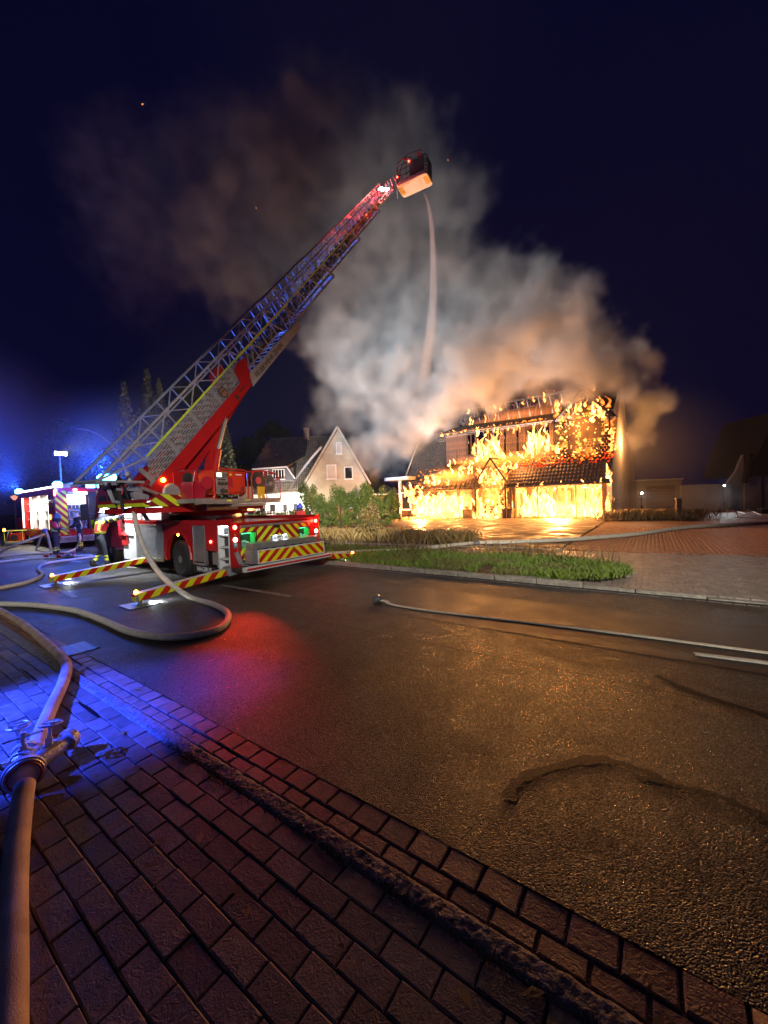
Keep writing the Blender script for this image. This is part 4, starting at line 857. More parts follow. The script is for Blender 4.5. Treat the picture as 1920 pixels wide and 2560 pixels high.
for k in range(14): b.span((.0, -1.3+.055*k, 1.24+.4*(k % 3)), (.2, -1.26+.055*k, 1.45+.4*(k % 3)))
obj('pump_fittings', b, M_silver, eng)
obj('rear_strip_lamp', MB().span((-.08, -1.35, 2.78), (-.03, -.95, 2.88)), E_warm, eng)
lamp('rear_scene_light', 'AREA', (0, 0, 0), (1, .95, .82), 45, eng, None, .4).matrix_local = Matrix.Translation((-.15, -.95, 2.7)) @ Matrix.Rotation(R(-25), 4, 'Y')
b = MB(); b.lathe([(.07, 0), (.07, .03)], 12, Matrix.Translation((-.03, -.85, 3.0)) @ Matrix.Rotation(-math.pi/2, 4, 'Y')); obj('round_rear_lamp', b, E_white, eng)
obj('roof_edge_light', MB().span((.3, -.06, 3.13), (8.4, .03, 3.2)), em('roof_edge_led_light', (.75, .88, 1), 9), eng)
obj('tail_light', MB().span((-.04, -.05, 2.7), (.0, .02, 2.98)), em('engine_tail_light', (1, .1, .15), 22), eng)
obj('side_marker_light', MB().span((.8, -.01, 1.5), (.9, .03, 1.75)), em('side_marker_red_light', (1, .12, .03), 20), eng)
for x, y in ((.2, -.2), (8.6, -.2), (.2, -2.1), (.2, -1.6)):
    bo = obj('blue_beacon', MB().lathe([(.19, 0), (.2, .2), (.1, .3)], 14, Matrix.Translation((x, y, 3.14))), E_blue, eng)
b = MB(); b.prism([(7.25, .6), (8.95, .55), (9.15, .7), (9.1, 1.5), (8.8, 2.75), (7.25, 2.95)], 'y', -2.4, -.05); obj('cab', b, M_cab, eng)
b = MB(); b.prism([(7.5, 1.6), (8.8, 1.6), (8.6, 2.5), (7.5, 2.55)], 'y', -.045, -.035); obj('side_window', b, M_glass, eng)
for x in (1.75, 7.9):
    for y, s in ((-.05, 1), (-2.4, -1)):
        Mw = Matrix.Translation((x, y, .5)) @ Matrix.Rotation(-s*math.pi/2, 4, 'X'); w = obj('wheel', MB().lathe([(.3, -.3), (.46, -.3), (.5, -.2), (.5, -.06), (.42, 0), (.3, -.01)], 26, Mw), M_rubber, eng)
        obj('rim', MB().lathe([(.3, -.25), (.3, -.02), (.2, -.1), (.1, -.02), (.03, 0)], 22, Mw), M_steel, w)
b = MB(); b.tube([(1.2, -.6, 3.1), (1.2, -.6, 4.9)], .04, 8); mst = obj('light_mast', b, M_steel, eng)
b = MB(); b.span((1.0, -.9, 4.85), (1.4, -.3, 5.1), bev=.02); mh = obj('mast_head', b, M_black, mst); obj('flood_lens', MB().span((.97, -.85, 4.88), (.995, -.35, 5.06)), em('mast_flood_light', (.9, .95, 1), 40), mh)
b = MB()
for k in range(9): b.tube([(1.5+k*.35, -1.0, 3.13), (1.5+k*.35, -1.0, 3.4), (1.7+k*.35, -1.1, 3.45), (1.8+k*.35, -1.6, 3.3)], .02, 5)
b.tube([(.3, -.9, 3.4), (5.5, -.9, 3.4)], .03, 6); b.tube([(.3, -1.7, 3.4), (5.5, -1.7, 3.4)], .03, 6)
for k in range(8): b.bar((.5+k*.3, -.9, 3.4), (.5+k*.3, -1.7, 3.4), .025)
b.tube([(.4+.25*math.cos(t), -2.0, 3.4+.2*math.sin(t)) for t in np.linspace(0, 6.28, 16)], .025, 5)
obj('roof_gear', b, M_lad, eng)
b = MB(); b.span((-.35, -2.3, .5), (-.05, -.1, .62)); b.span((.0, -2.3, .3), (.1, -.1, .55)); obj('rear_step', b, M_silver, eng)
# mast flood that whitens the smoke and the house, and the blue beacons
mp = EM @ Vector((1.0, -.6, 4.97))
mf = lamp('mast_flood_lamp', 'SPOT', mp, (.52, .80, 1), 150000, None, (2, 43, 12), .12, 50, .9)
BL = (.02, .09, 1)
for p, e in (((-.1, -.1, 3.4), 700), ((8.7, -.1, 3.4), 700)): lamp('engine_beacon_lamp', 'POINT', EM @ Vector(p), BL, e, None, None, .09)
for p, e in (((8.7, -.1, 3.45), 26000), ((.2, -.1, 3.45), 9000)): q = EM @ Vector(p); lamp('engine_beacon_beam', 'SPOT', q, BL, e*.55, None, q+Vector((-.75, .15, .5)), .09, 120, .9)
q = TM @ Vector((8.6, 1.0, 3.4)); lamp('truck_beacon_beam', 'SPOT', q, BL, 4500, None, q+Vector((-.7, .2, .55)), .09, 120, .9)
lamp('truck_beacon_lamp', 'POINT', TM @ Vector((8.85, 1.0, 3.35)), BL, 700, None, None, .09)
lamp('truck_beacon_lamp', 'POINT', TM @ Vector((8.85, -1.15, 3.35)), BL, 700, None, None, .09)
# unseen blue lamp added at the left to throw blue on the pavement
wt = empty('added_blue_light', Matrix.Translation((-6.6, 1.7, 0)), label='added blue lamp on a tripod, unseen outside the left edge', cat='warning light')
obj('tripod', MB().tube([(0, 0, .7), (0, 0, 2.3)], .03, 6).tube([(0, 0, 2.2), (0, 0, 3.3)], .03, 6).tube([(0, 0, .9), (.4, .2, 0)], .02, 5).tube([(0, 0, .9), (-.4, .2, 0)], .02, 5).tube([(0, 0, .9), (0, -.45, 0)], .02, 5), M_black, wt, kind='stuff'); obj('beacon', MB().lathe([(.09, 3.3), (.1, 3.36), (.04, 3.5)], 12), E_blue, wt)
lamp('added_blue_beam', 'SPOT', (-6.5, 1.75, 3.4), (.022, .055, 1), 14000, None, G(40, 1815), .04, 30, .8)
lamp('tail_red_glow', 'SPOT', TM @ Vector((-.16, 1.19, 1.39)), (1, .035, .012), 480, None, G(610, 1600), .05, 25, 1.)
lamp('tail_red_glow', 'POINT', TM @ Vector((-.16, -1.38, 1.39)), (1, .04, .02), 20, None, None, .05)
# unseen flood mast added behind the viewer to light truck, grass and shrubs
bf = empty('added_flood_mast', Matrix.Translation((1, -8, 0)), label='added tall flood light mast, unseen behind the viewer', cat='light mast')
obj('mast', MB().tube([(0, 0, 0), (0, 0, 6.3)], .06, 8), M_steel, bf); obj('mast_head', MB().span((-.4, -.12, 6.3), (.4, .02, 6.7)), M_black, bf); obj('flood_lens', MB().span((-.37, .02, 6.33), (.37, .04, 6.67)), em('added_flood_light', (1, .95, .85), 8), bf)
lamp('added_flood_lamp', 'SPOT', (1, -7.9, 6.5), (1, .93, .78), 8500, None, (-.5, 14.5, 2.2), .2, 36, .9)
lamp('added_flood_lamp', 'SPOT', (1.2, -7.9, 6.5), (1, .93, .75), 15000, None, (6.5, 10.5, 1.6), .2, 34, .95)
lamp('added_flood_lamp', 'SPOT', (.8, -7.9, 6.5), (1, .96, .88), 8000, None, (-7.5, 9.5, 2.6), .2, 34, .9)
lamp('added_flood_lamp', 'SPOT', (1, -7.8, 6.6), (1, .94, .72), 70000, None, (-2.6, 29, .9), .2, 14, .7)
lamp('mast_flood_lamp', 'SPOT', mp+Vector((0, 0, .1)), (.95, .93, .90), 62000, None, (12, 41, 23), .12, 70, .95)
# portable generator on a yellow trolley
gp = G(44, 1362)
tr = empty('generator_trolley', frameM((gp.x, gp.y), (1, .25)), label='small red generator in a yellow tube frame on a trolley', cat='generator')
b = MB()
for y in (-.3, .3): b.tube([(-.45, y, .2), (-.45, y, .85), (.45, y, .85), (.45, y, .2), (-.45, y, .2)], .025, 6)
for x in (-.45, .45): b.tube([(x, -.3, .85), (x, .3, .85)], .025, 6); b.tube([(x, -.3, .2), (x, .3, .2)], .025, 6)
obj('tube_frame', b, pm('yellow_frame_paint', (.7, .6, .08), rough=.4), tr)
obj('engine_block', MB().span((-.3, -.22, .25), (.3, .22, .7), bev=.05), M_gred, tr); obj('fan_cover', MB().lathe([(.17, 0), (.17, .04), (.1, .05)], 16, Matrix.Translation((0, -.23, .45)) @ Matrix.Rotation(math.pi/2, 4, 'X')), M_black, tr)
obj('tray', MB().span((-.6, -.35, .12), (.6, .35, .18)), M_lad, tr)
for x in (-.45, .45): obj('wheel', MB().lathe([(.12, -.03), (.13, 0), (.12, .03)], 14, Matrix.Translation((x, -.38, .13)) @ Matrix.Rotation(math.pi/2, 4, 'X')), M_rubber, tr)
ol = obj('amber_lamp', MB().lathe([(.06, 0), (.06, .1), (.03, .13)], 10, Matrix.Translation((-.5, -.2, .86))), E_orange, tr)

# ================================================================== STREET LAMP, WOODEN POST, RIGHT SIDE
lp_ = at(315, 1262, 27); tp = at(192, 1072, 27.5)
lb = lp_.copy(); lb.z = 0
P_ = [Vector((lb.x+.3, lb.y, 0)), Vector((lb.x+.3, lb.y, 3.5)), at(300, 1145, 27), at(265, 1100, 27.2), at(228, 1078, 27.4), tp]
sl = empty('street_lamp', Matrix.Translation((0, 0, 0)), label='unlit street lamp with a long curved pale arm', cat='street lamp')
obj('curved_pole', MB().tube(catmull(P_, 8), [.07]*25+[.05]*16, 8) if 0 else MB().tube(catmull(P_, 8), .06, 8), M_lad, sl)
b = MB(); b.bar(tp+Vector((.25, 0, -.02)), tp-Vector((.45, 0, -.1)), .22, .1); obj('lamp_head', b, M_steel, sl)
sl2 = at(36, 1250, 40); b = MB(); b.tube([(sl2.x, sl2.y, -.05), (sl2.x, sl2.y, sl2.z)], .05, 6)
s2 = empty('street_lantern', label='distant small lantern on a thin pole at the far left', cat='street lamp'); obj('pole', b, M_black, s2); obj('lantern', MB().lathe([(.1, 0), (.28, .3), (.3, .34), (.05, .5)], 10, Matrix.Translation(sl2)), em('dim_lantern_light', (1, .35, .2), 1.2), s2)
pp = G(1697, 1303); wp = empty('wooden_post', frameM((pp.x, pp.y), (.9, -.3)), label='short dark wooden post with pale cap in the dry grass', cat='post')
b = MB(); b.span((-.14, -.12, 0), (.14, .12, 1.42), bev=.01); obj('post', b, pm('dark_weathered_wood', (.07, .05, .035), (.12, .085, .06), 12, .8, bump=2, bsc=30), wp); obj('cap', MB().span((-.16, -.14, 1.42), (.16, .14, 1.46)), M_steel, wp)
M_ren = pm('pale_render', (.36, .34, .33), (.26, .24, .23), .8, .8, bump=.8, bsc=30, detail=7)
M_roofd = pm('dark_roof_tile', (.025, .02, .018), (.035, .03, .026), 3, .7)
GM = frameM((24.0, 36.6), (.99, -.14))
ga = empty('garage', GM, label='small flat white garage with brown door in the smoke', cat='garage')
b = MB(); b.span((0, 0, 0), (.85, 5, 2.98)); b.span((3.45, 0, 0), (3.85, 5, 2.98)); b.span((.85, 0, 2.45), (3.45, 5, 2.98)); b.span((0, 4.8, 0), (3.85, 5, 2.9)); obj('wall', b, M_ren, ga)
b = MB(); b.span((-.1, -.12, 2.98), (3.95, 5.1, 3.08)); obj('roof', b, M_white, ga)
b = MB(); [b.span((.86, .15, .02+i*.3), (3.44, .2, .3+i*.3)) for i in range(8)]; obj('garage_door', b, pm('brown_garage_door', (.12, .07, .05), (.1, .06, .045), 3, .5), ga)
h3 = empty('right_house', frameM((30.5, 33.6), (.97, -.1)), label='dark house at the right edge with pointed gable', cat='house')
obj('garden_wall', MB().span((-4.2, 0, 0), (-.21, .3, 2.4)), M_ren, h3); b = MB(); b.prism([(-.2, 0), (1.0, 0), (1.0, 4.9), (.4, 3.4), (-.2, 2.6)], 'y', .3, .6); b.span((1.0, .2, 0), (7, .5, 3.05)); obj('wall', b, M_ren, h3)
b = MB(); b.prism([(.75, 2.4), (1.0, 2.4), (1.5, 4.9), (1.2, 4.9)], 'y', -.1, .2); b.prism([(1.5, 3.0), (7.5, 3.0), (7.5, 9), (3.5, 8.5), (2.0, 5)], 'y', 0, 6); obj('roof', b, M_roofd, h3); b = MB(); b.tube([(2.3, .15, 0), (2.3, .15, 3)], .05, 6); obj('downpipe', b, M_black, h3)
def flood(px, py, Y, lb, e, tgt):
    p = at(px, py, Y); t = empty('floodlight', label=lb, cat='floodlight')
    b = MB(); b.tube([(p.x, p.y+.05, 0), (p.x, p.y+.05, p.z)], .03, 6)
    for k in range(3): a = 2.09*k; b.tube([(p.x, p.y, .9), (p.x+.5*math.cos(a), p.y+.5*math.sin(a), .02)], .02, 5)
    obj('tripod', b, M_black, t); obj('lens', MB().lathe([(.06, 0), (.07, .04), (.02, .06)], 12, Matrix.Translation(p) @ Matrix.Rotation(math.pi/2, 4, 'X')), em('portable_flood_light', (.85, 1, .95), 60), t)
    lamp('portable_flood_lamp', 'SPOT', p-Vector((0, .15, 0)), (.8, .95, 1), e, None, tgt, .03, 150, .6)
flood(1810, 1214, 31.5, 'bright floodlight glaring before the far pale wall', 260, (27, 22, 0))
pf = at(1604, 1233, 30); flood(1604, 1233, 29.5, 'small bright hand lamp beside the white gable', 30, (20, 25, 0))
rg = empty('rescue_bundle', Matrix.Translation(G(1912, 1285)), label='small dark heap of equipment at the right edge', cat='equipment')
b = MB(); [b.box((random.uniform(-.5, .5), random.uniform(-.3, .3), .2), (.4, .3, .4), 0, Euler((0, random.random(), random.random())).to_matrix().to_4x4(), .04) for _ in range(5)]; obj('bags', b, M_navy, rg)

# ================================================================== WHITE GABLE HOUSE
M_tile = pm('brown_grey_roof_tile', (.22, .18, .14), (.13, .105, .085), 2.2, .7, detail=6)
M_stucco = pm('weathered_stucco', (.42, .39, .32), (.25, .23, .18), .5, .85, bump=.8, bsc=25, detail=7)
wh = empty('gable_house', label='pale stucco house with steep gable and long brown tiled roof', cat='house')
YG = 44.
b = MB(); b.prism([(-9.1, 0), (-1.75, 0), (-1.75, 4.0), (-4.95, 10.25), (-9.1, 3.6)], 'y', YG, YG+.3); obj('gable_wall', b, M_stucco, wh)
obj('side_wall', MB().span((-2.05, YG+.3, 0), (-1.75, YG+10, 4.0)), M_stucco, wh); b = MB(); b.span((-17, 45.2, 0), (-9.1, 45.5, 3.3)); obj('wall', b, pm('bright_facade', (.75, .73, .68), (.68, .66, .6), 1, .8), wh)
def roof_tiles(p0, pu, pv, nu, nv, mat_, name='roof_tiles', th=.05, par=None, skip=None):
    p0, pu, pv = Vector(p0), Vector(pu), Vector(pv); nrm = pu.cross(pv).normalized(); V = []; Fq = []
    if nrm.z < 0: nrm = -nrm
    for j in range(nv):
        for i in range(nu):
            if skip and skip((i+.5)/nu, (j+.5)/nv): continue
            a = p0+pu*(i/nu)+pv*(j/nv); du = pu/nu*.94; dv = pv/nv*1.12; jj = nrm*random.uniform(0, .012); h0 = nrm*th; h1 = nrm*.01; o = len(V)
            V += [tuple(a+h0+jj), tuple(a+du*.5+h0*1.5+jj), tuple(a+du+h0+jj), tuple(a+dv+h1+jj), tuple(a+du*.5+dv+h1*2+jj), tuple(a+du+dv+h1+jj), tuple(a), tuple(a+du)]
            Fq += [(o, o+1, o+4, o+3), (o+1, o+2, o+5, o+4), (o, o+6, o+7, o+2)]
    if not V: return None
    return obj(name, None, None, par, me=raw_mesh(name, V, Fq, mat_), kind='stuff')
def slab(name, a, b_, c, d, th, mat_, par):
    a, b_, c, d = map(Vector, (a, b_, c, d)); n = (b_-a).cross(d-a).normalized(); n = n if n.z > 0 else -n; q = [a, b_, c, d]
    return obj(name, MB().add([v for v in q]+[v-n*th for v in q], [(0, 1, 2, 3), (7, 6, 5, 4), (0, 4, 5, 1), (1, 5, 6, 2), (2, 6, 7, 3), (3, 7, 4, 0)]), mat_, par)
# long wing roof: eave y 45, ridge y 49
e0, e1, r1, r0 = (-17.2, 44.8, 3.2), (-8.6, 44.8, 3.2), (-6.5, 49, 10.15), (-14.1, 49, 10.15)
slab('wing_roof', e0, e1, r1, r0, .15, M_tile, wh)
p0 = Vector(e0)
roof_tiles((-17.1, 44.72, 3.2), (8.6, 0, 0), (0, 4.2, 6.95), 34, 22, M_tile, par=wh, skip=lambda u, v: -17.1+8.6*u < -17.2+3.1*v)
roof_tiles((-8.5, 44.72, 3.2), (4.5, 0, 0), (0, 4.2, 6.95), 18, 22, M_tile, par=wh, skip=lambda u, v: -8.5+4.5*u > -9.2+4.25*v*1.02)
slab('gable_roof_left', (-9.35, YG-.15, 3.45), (-4.95, YG-.15, 10.4), (-4.95, 54, 10.4), (-9.35, 54, 3.45), .15, M_tile, wh); slab('gable_roof_right', (-1.45, YG-.15, 3.9), (-4.95, YG-.15, 10.4), (-4.95, 54, 10.4), (-1.45, 54, 3.9), .15, M_tile, wh)
b = MB(); b.bar((-9.4, YG-.22, 3.4), (-4.95, YG-.22, 10.42), .1, .22); b.bar((-1.42, YG-.22, 3.85), (-4.95, YG-.22, 10.42), .1, .22); obj('verge_board', b, pm('greyed_trim', (.40, .39, .35), (.3, .29, .26), 3, .7), wh)
b = MB(); b.span((-9.75, 48.6, 9.9), (-9.05, 49.3, 11.35)); obj('chimney', b, pm('chimney_brick', (.25, .13, .1), (.3, .2, .16), 12, .8), wh)
b = MB(); b.tube([(-14.1, 49, 10.2), (-9, 49, 10.25), (-6.5, 49, 10.2)], .12, 6); obj('ridge_tiles', b, M_tile, wh)
def win(x0, x1, z0, z1, y, par, shut=False, bars=0, panes=None, lit=None):
    f = MB(); w = .09
    f.span((x0, y-.06, z0), (x0+w, y, z1)); f.span((x1-w, y-.06, z0), (x1, y, z1)); f.span((x0+w, y-.06, z1-w), (x1-w, y, z1)); f.span((x0+w, y-.06, z0), (x1-w, y, z0+w))
    for i in range(bars): x = x0+(x1-x0)*(i+1)/(bars+1); f.span((x-.03, y-.05, z0+w), (x+.03, y-.003, z1-w))
    o = obj('window', f, M_white, par)
    if shut:
        s_ = MB(); n = max(3, int((z1-z0)/.12)); [s_.span((x0+w, y-.045, z0+w+(z1-z0-2*w)*i/n), (x1-w, y-.03, z0+w+(z1-z0-2*w)*(i+.85)/n)) for i in range(n)]; obj('roller_shutter', s_, pm('pale_shutter', (.55, .5, .43), (.45, .42, .36), 4, .6), o)
    else: obj('pane', MB().span((x0+w, y-.02, z0+w), (x1-w, y-.01, z1-w)), lit or M_glass, o)
    obj('sill', MB().span((x0-.1, y-.16, z0-.07), (x1+.1, y-.002, z0-.002)), M_white, o); return o
win(-6.35, -5.25, 4.6, 6.2, YG, wh, True); win(-4.35, -3.4, 4.5, 5.9, YG, wh); win(-5.2, -4.55, 7.4, 8.7, YG, wh, True)
for x in (-12.2, -10.3, -9.65): pass
for x0, x1 in ((-14.6, -13.8), (-13.4, -12.6), (-11.9, -11.2), (-10.7, -10.0)): win(x0, x1, 1.0, 2.0, 45.2, wh)
win(-8.6, -7.4, 1.2, 2.6, YG, wh); win(-4.2, -3.0, 1.2, 2.4, YG, wh, True)
b = MB(); b.prism([(44.6, 4.6), (44.6, 6.05), (47.4, 7.5), (46.0, 4.6)], 'x', -14.6, -10.3); dm = obj('dormer', b, pm('dormer_cladding', (.10, .10, .13), rough=.7), wh)
slab('dormer_roof', (-14.9, 44.3, 6.05), (-10.9, 44.3, 6.2), (-9.2, 47.7, 7.9), (-14.2, 47.6, 7.7), .12, M_tile, wh); b = MB(); b.bar((-14.9, 44.28, 6.0), (-10.9, 44.28, 6.15), .1, .16); b.bar((-11.0, 44.3, 6.2), (-10.1, 44.55, 4.75), .08, .12); obj('dormer_fascia', b, M_white, wh)
win(-14.3, -13.2, 4.8, 5.9, 44.6, wh, False, 1); win(-12.7, -11.3, 4.8, 5.95, 44.6, wh, False, 3)
b = MB(); b.lathe([(.05, 0), (.18, .08)], 10, Matrix.Translation((-9.4, 45.9, 7.4)) @ Matrix.Rotation(R(60), 4, 'X')); b.lathe([(.05, 0), (.18, .08)], 10, Matrix.Translation((-12.6, 46.3, 7.8)) @ Matrix.Rotation(R(60), 4, 'X')); obj('roof_vent', b, M_steel, wh)
lamp('facade_lamp', 'AREA', (-10.2, 42.6, .5), (1, .95, .8), 1500, None, (-10.6, 45.2, 2.4), .6)
an = empty('flat_annex', label='low white flat annex between the two houses', cat='annex')
b = MB(); obj('wall', MB().span((-3.2, 42.5, 1.0), (-1.0, 44, 2.55)), M_ren, an); obj('shed', MB().span((-.99, 42.6, 1.0), (.0, 44, 2.5)), pm('orange_brown_shed', (.35, .17, .07), (.25, .12, .05), 2, .7), an); b = MB(); b.span((-2.0, 42.2, 2.55), (3.2, 45, 2.7)); obj('roof', b, M_white, an); win(-2.2, -1.4, 1.8, 2.3, 42.5, an)
b = MB(); b.prism([(-1.6, 0), (3.4, 0), (3.4, 3.0), (1.2, 3.3), (-.6, 4.6), (-1.6, 5.3)], 'y', 47, 47.3); obj('rear_gable', b, M_roofd, an)
fn = empty('garden_fence', label='dark picket fence in front of the bright facade', cat='fence')
fb = MB(); fb.span((-.045, -.012, .1), (.045, .012, 1.3)); fbm = fb.mesh('slat', pm('fence_wood', (.08, .07, .05), (.12, .1, .07), 8, .8))
for i in range(56):
    o_ = bpy.data.objects.new('slat', fbm); col.objects.link(o_); o_.parent = fn; o_.location = (-12.6+i*.14, 37.5, random.uniform(0, .05)); o_.rotation_euler = (0, random.uniform(-.03, .03), 0)
b = MB(); b.span((-12.7, 37.53, .3), (-4.8, 37.58, .38)); b.span((-12.7, 37.53, 1.0), (-4.8, 37.58, 1.08)); obj('fence_rail', b, M_bark, fn)
# ================================================================== BURNING HOUSE
HM = frameM((16.4, 28.4), (-.777, .63))
bh = empty('burning_house', HM, label='large timber house in full blaze with burning ground floor and charred roof', cat='house')
M_char = pm('charred_timber', (.012, .010, .009), (.05, .035, .028), 6, .75, bump=2, bsc=25, detail=7)
M_board = pm('scorched_board', (.13, .065, .032), (.025, .017, .013), 2.5, .65, bump=1, bsc=30, detail=6)
M_btile = pm('burnt_pantile', (.11, .05, .035), (.04, .025, .02), 3, .45, detail=6)
M_slate = pm('blackened_shingle', (.07, .05, .04), (.025, .02, .018), 4, .6, detail=6)
M_wren = pm('smoke_stained_render', (.55, .50, .47), (.34, .28, .26), .35, .85, bump=.6, bsc=20, detail=8)
M_int = pm('interior_plaster', (.55, .42, .3), (.2, .12, .08), 1.2, .85)
def flame_mat(name, hot, cool, s_hot, s_cool, sc=2.2, thr=.0):
    m, t = newmat(name); N = t.nodes; L = t.links; N.clear(); o = N.new('ShaderNodeOutputMaterial'); e = N.new('ShaderNodeEmission'); tr_ = N.new('ShaderNodeBsdfTransparent'); mx = N.new('ShaderNodeMixShader')
    tc = N.new('ShaderNodeTexCoord'); mp_ = N.new('ShaderNodeMapping'); mp_.inputs['Scale'].default_value = (1, 1, .45); L.new(tc.outputs['Object'], mp_.inputs[0])
    n = N.new('ShaderNodeTexNoise'); n.inputs['Scale'].default_value = sc; n.inputs['Detail'].default_value = 5; n.inputs['Distortion'].default_value = .8; L.new(mp_.outputs[0], n.inputs['Vector'])
    lw = N.new('ShaderNodeLayerWeight'); lw.inputs[0].default_value = .35
    inv = N.new('ShaderNodeMath'); inv.operation = 'SUBTRACT'; inv.inputs[0].default_value = 1; L.new(lw.outputs['Facing'], inv.inputs[1])
    mr = N.new('ShaderNodeMapRange'); mr.inputs[1].default_value = .38+thr; mr.inputs[2].default_value = .62+thr; L.new(n.outputs['Fac'], mr.inputs[0])
    mu = N.new('ShaderNodeMath'); mu.operation = 'MULTIPLY'; L.new(inv.outputs[0], mu.inputs[0]); 
    ad = N.new('ShaderNodeMath'); ad.operation = 'MULTIPLY_ADD'; ad.inputs[1].default_value = .75; ad.inputs[2].default_value = .25; L.new(mr.outputs[0], ad.inputs[0]); L.new(ad.outputs[0], mu.inputs[1])
    cr = N.new('ShaderNodeMix'); cr.data_type = 'RGBA'; cr.inputs[6].default_value = (*cool, 1); cr.inputs[7].default_value = (*hot, 1); L.new(mu.outputs[0], cr.inputs[0]); L.new(cr.outputs[2], e.inputs[0])
    st = N.new('ShaderNodeMapRange'); st.inputs[1].default_value = .15; st.inputs[2].default_value = .8; st.inputs[3].default_value = s_cool; st.inputs[4].default_value = s_hot; L.new(mu.outputs[0], st.inputs[0]); L.new(st.outputs[0], e.inputs[1])
    al = N.new('ShaderNodeMapRange'); al.inputs[1].default_value = .05; al.inputs[2].default_value = .75; L.new(mu.outputs[0], al.inputs[0])
    L.new(al.outputs[0], mx.inputs[0]); L.new(tr_.outputs[0], mx.inputs[1]); L.new(e.outputs[0], mx.inputs[2]); L.new(mx.outputs[0], o.inputs[0])
    m.cycles.emission_sampling = 'NONE'; return m
FL = flame_mat('flame', (1, .50, .13), (1, .17, .012), 9, 1.2)
FLo = flame_mat('orange_flame', (1, .36, .06), (1, .13, .01), 3.0, .9, 3.5, .03)
E_emb = em('glowing_ember', (1, .22, .02), 3.2, False); E_embr = em('dull_red_ember', (1, .06, .01), 1.3, False); E_emby = em('bright_burning_edge', (1, .45, .09), 4.5, False)
def tongues(name, items, mat_, par, seg=9, rings=9, **k):
    V = []; Fq = []
    for (x, y, z, h, w) in items:
        ph = random.random()*6.28; sx = random.uniform(-.35, .35); o = len(V); tw = random.uniform(.6, 1.6)
        for r_ in range(rings):
            t = r_/(rings-1); rad = .88*w*(math.sin(min(1, t*2.2+.25)*math.pi/2))*(1-t)**.75*(1+.28*math.sin(t*9+ph))+.004
            cx_ = x+w*.9*math.sin(t*5*tw+ph)*t+sx*h*t*t*.6; cy_ = y+w*.6*math.cos(t*4*tw+ph)*t
            for s_ in range(seg):
                a = 6.283*s_/seg; rr = rad*(1+.28*math.sin(2*a+ph+t*5)+.15*math.sin(3*a-t*7)); V.append((cx_+rr*math.cos(a), cy_+rr*math.sin(a)*.6, z+h*t))
        for r_ in range(rings-1):
            for s_ in range(seg): s2_ = (s_+1) % seg; Fq.append((o+r_*seg+s_, o+r_*seg+s2_, o+(r_+1)*seg+s2_, o+(r_+1)*seg+s_))
    ob = obj(name, None, None, par, me=raw_mesh(name, V, Fq, mat_), kind='stuff', **k)
    ob.data.polygons.foreach_set('use_smooth', [True]*len(Fq)); ob.data.update(); return ob
HW = 18.9
# structure
b = MB(); b.span((-.0, -9.5, -.05), (HW, .0, .08)); obj('floor_slab', b, M_char, bh)
b = MB(); b.prism([(0, 0), (0, 2.9), (-5.6, 11.5), (-9.6, 6.2), (-13.6, 5.6), (-13.6, 0)], 'x', -.35, -.02); b2 = b; gw = obj('gable_wall', b, M_wren, bh, label='pale smoke stained end wall')
b = MB(); b.span((-.02, -9.6, 0), (HW, -9.4, 6)); b.prism([(0, 0), (0, 2.9), (-5.6, 11.3), (-9.5, 6), (-9.5, 0)], 'x', HW-.2, HW); obj('back_wall', b, M_int, bh)
b = MB(); b.span((.0, -5.2, 0.09), (HW-.2, -5.0, 2.75)); b.span((6.9, -5.0, .09), (7.1, -.6, 2.75)); b.span((10.7, -5.0, .09), (10.9, -.8, 2.75)); obj('inner_wall', b, M_int, bh)
b = MB(); b.span((.0, -9.4, 2.78), (HW-.2, -.35, 2.95)); obj('upper_floor', b, M_char, bh)
b = MB(); b.span((.02, -6.4, 2.96), (HW-.2, -6.2, 7.8)); obj('upper_inner_wall', b, M_char, bh)
def post(x0, x1, z0, z1, y=0., t=.28, m_=None, nm='post'): return obj(nm, MB().span((x0, y-t, z0), (x1, y, z1), bev=.01), m_ or M_board, bh)
for x0, x1 in ((-.02, .3), (6.78, 7.0), (7.15, 7.5), (10.45, 10.8)): post(x0, x1, 0, 2.8)
post(-.05, HW, 2.66, 2.82, .02, .3, M_board, 'lintel')
for x in (1.9, 3.3, 4.9): post(x, x+.1, .1, 2.66, -2.5, .1, M_board)
post(12.9, 13.1, .1, 2.66, -1.2, .12, M_char); post(12.1, 12.8, 1.2, 2.5, -2.5, .1, M_board, 'cupboard'); post(3.4, 4.8, .1, 2.3, -4.2, .12, M_board, 'inner_door')
# wooden wall with window on the left
def boards(x0, x1, z0, z1, y, n, m_=None, skip=(), t=.03, par=None):
    w = (x1-x0)/n; me = MB().box((0, 0, 0), (w*.93, t, z1-z0)).mesh('board', m_ or M_board)
    for i in range(n):
        if i in skip: continue
        o_ = bpy.data.objects.new('board', me); col.objects.link(o_); o_.parent = par or bh; o_.location = (x0+(i+.5)*w, y+random.uniform(-.012, .012), (z0+z1)/2-random.uniform(0, .03)); o_.rotation_euler = (0, random.uniform(-.008, .008), 0)
boards(15.2, 17.5, .05, 2.7, 0, 14); boards(17.5, 18.75, .05, .85, 0, 8); boards(17.5, 18.75, 2.75, 3.0, 0, 8)
win(17.55, 18.7, .9, 2.7, .04, bh)
b = MB(); b.span((18.75, -.2, 0), (19.0, .05, 3.95)); [b.span((18.74, .05, .3+.5*i), (19.01, .09, .38+.5*i)) for i in range(7)]; obj('corner_post', b, M_white, bh, label='white corner post')
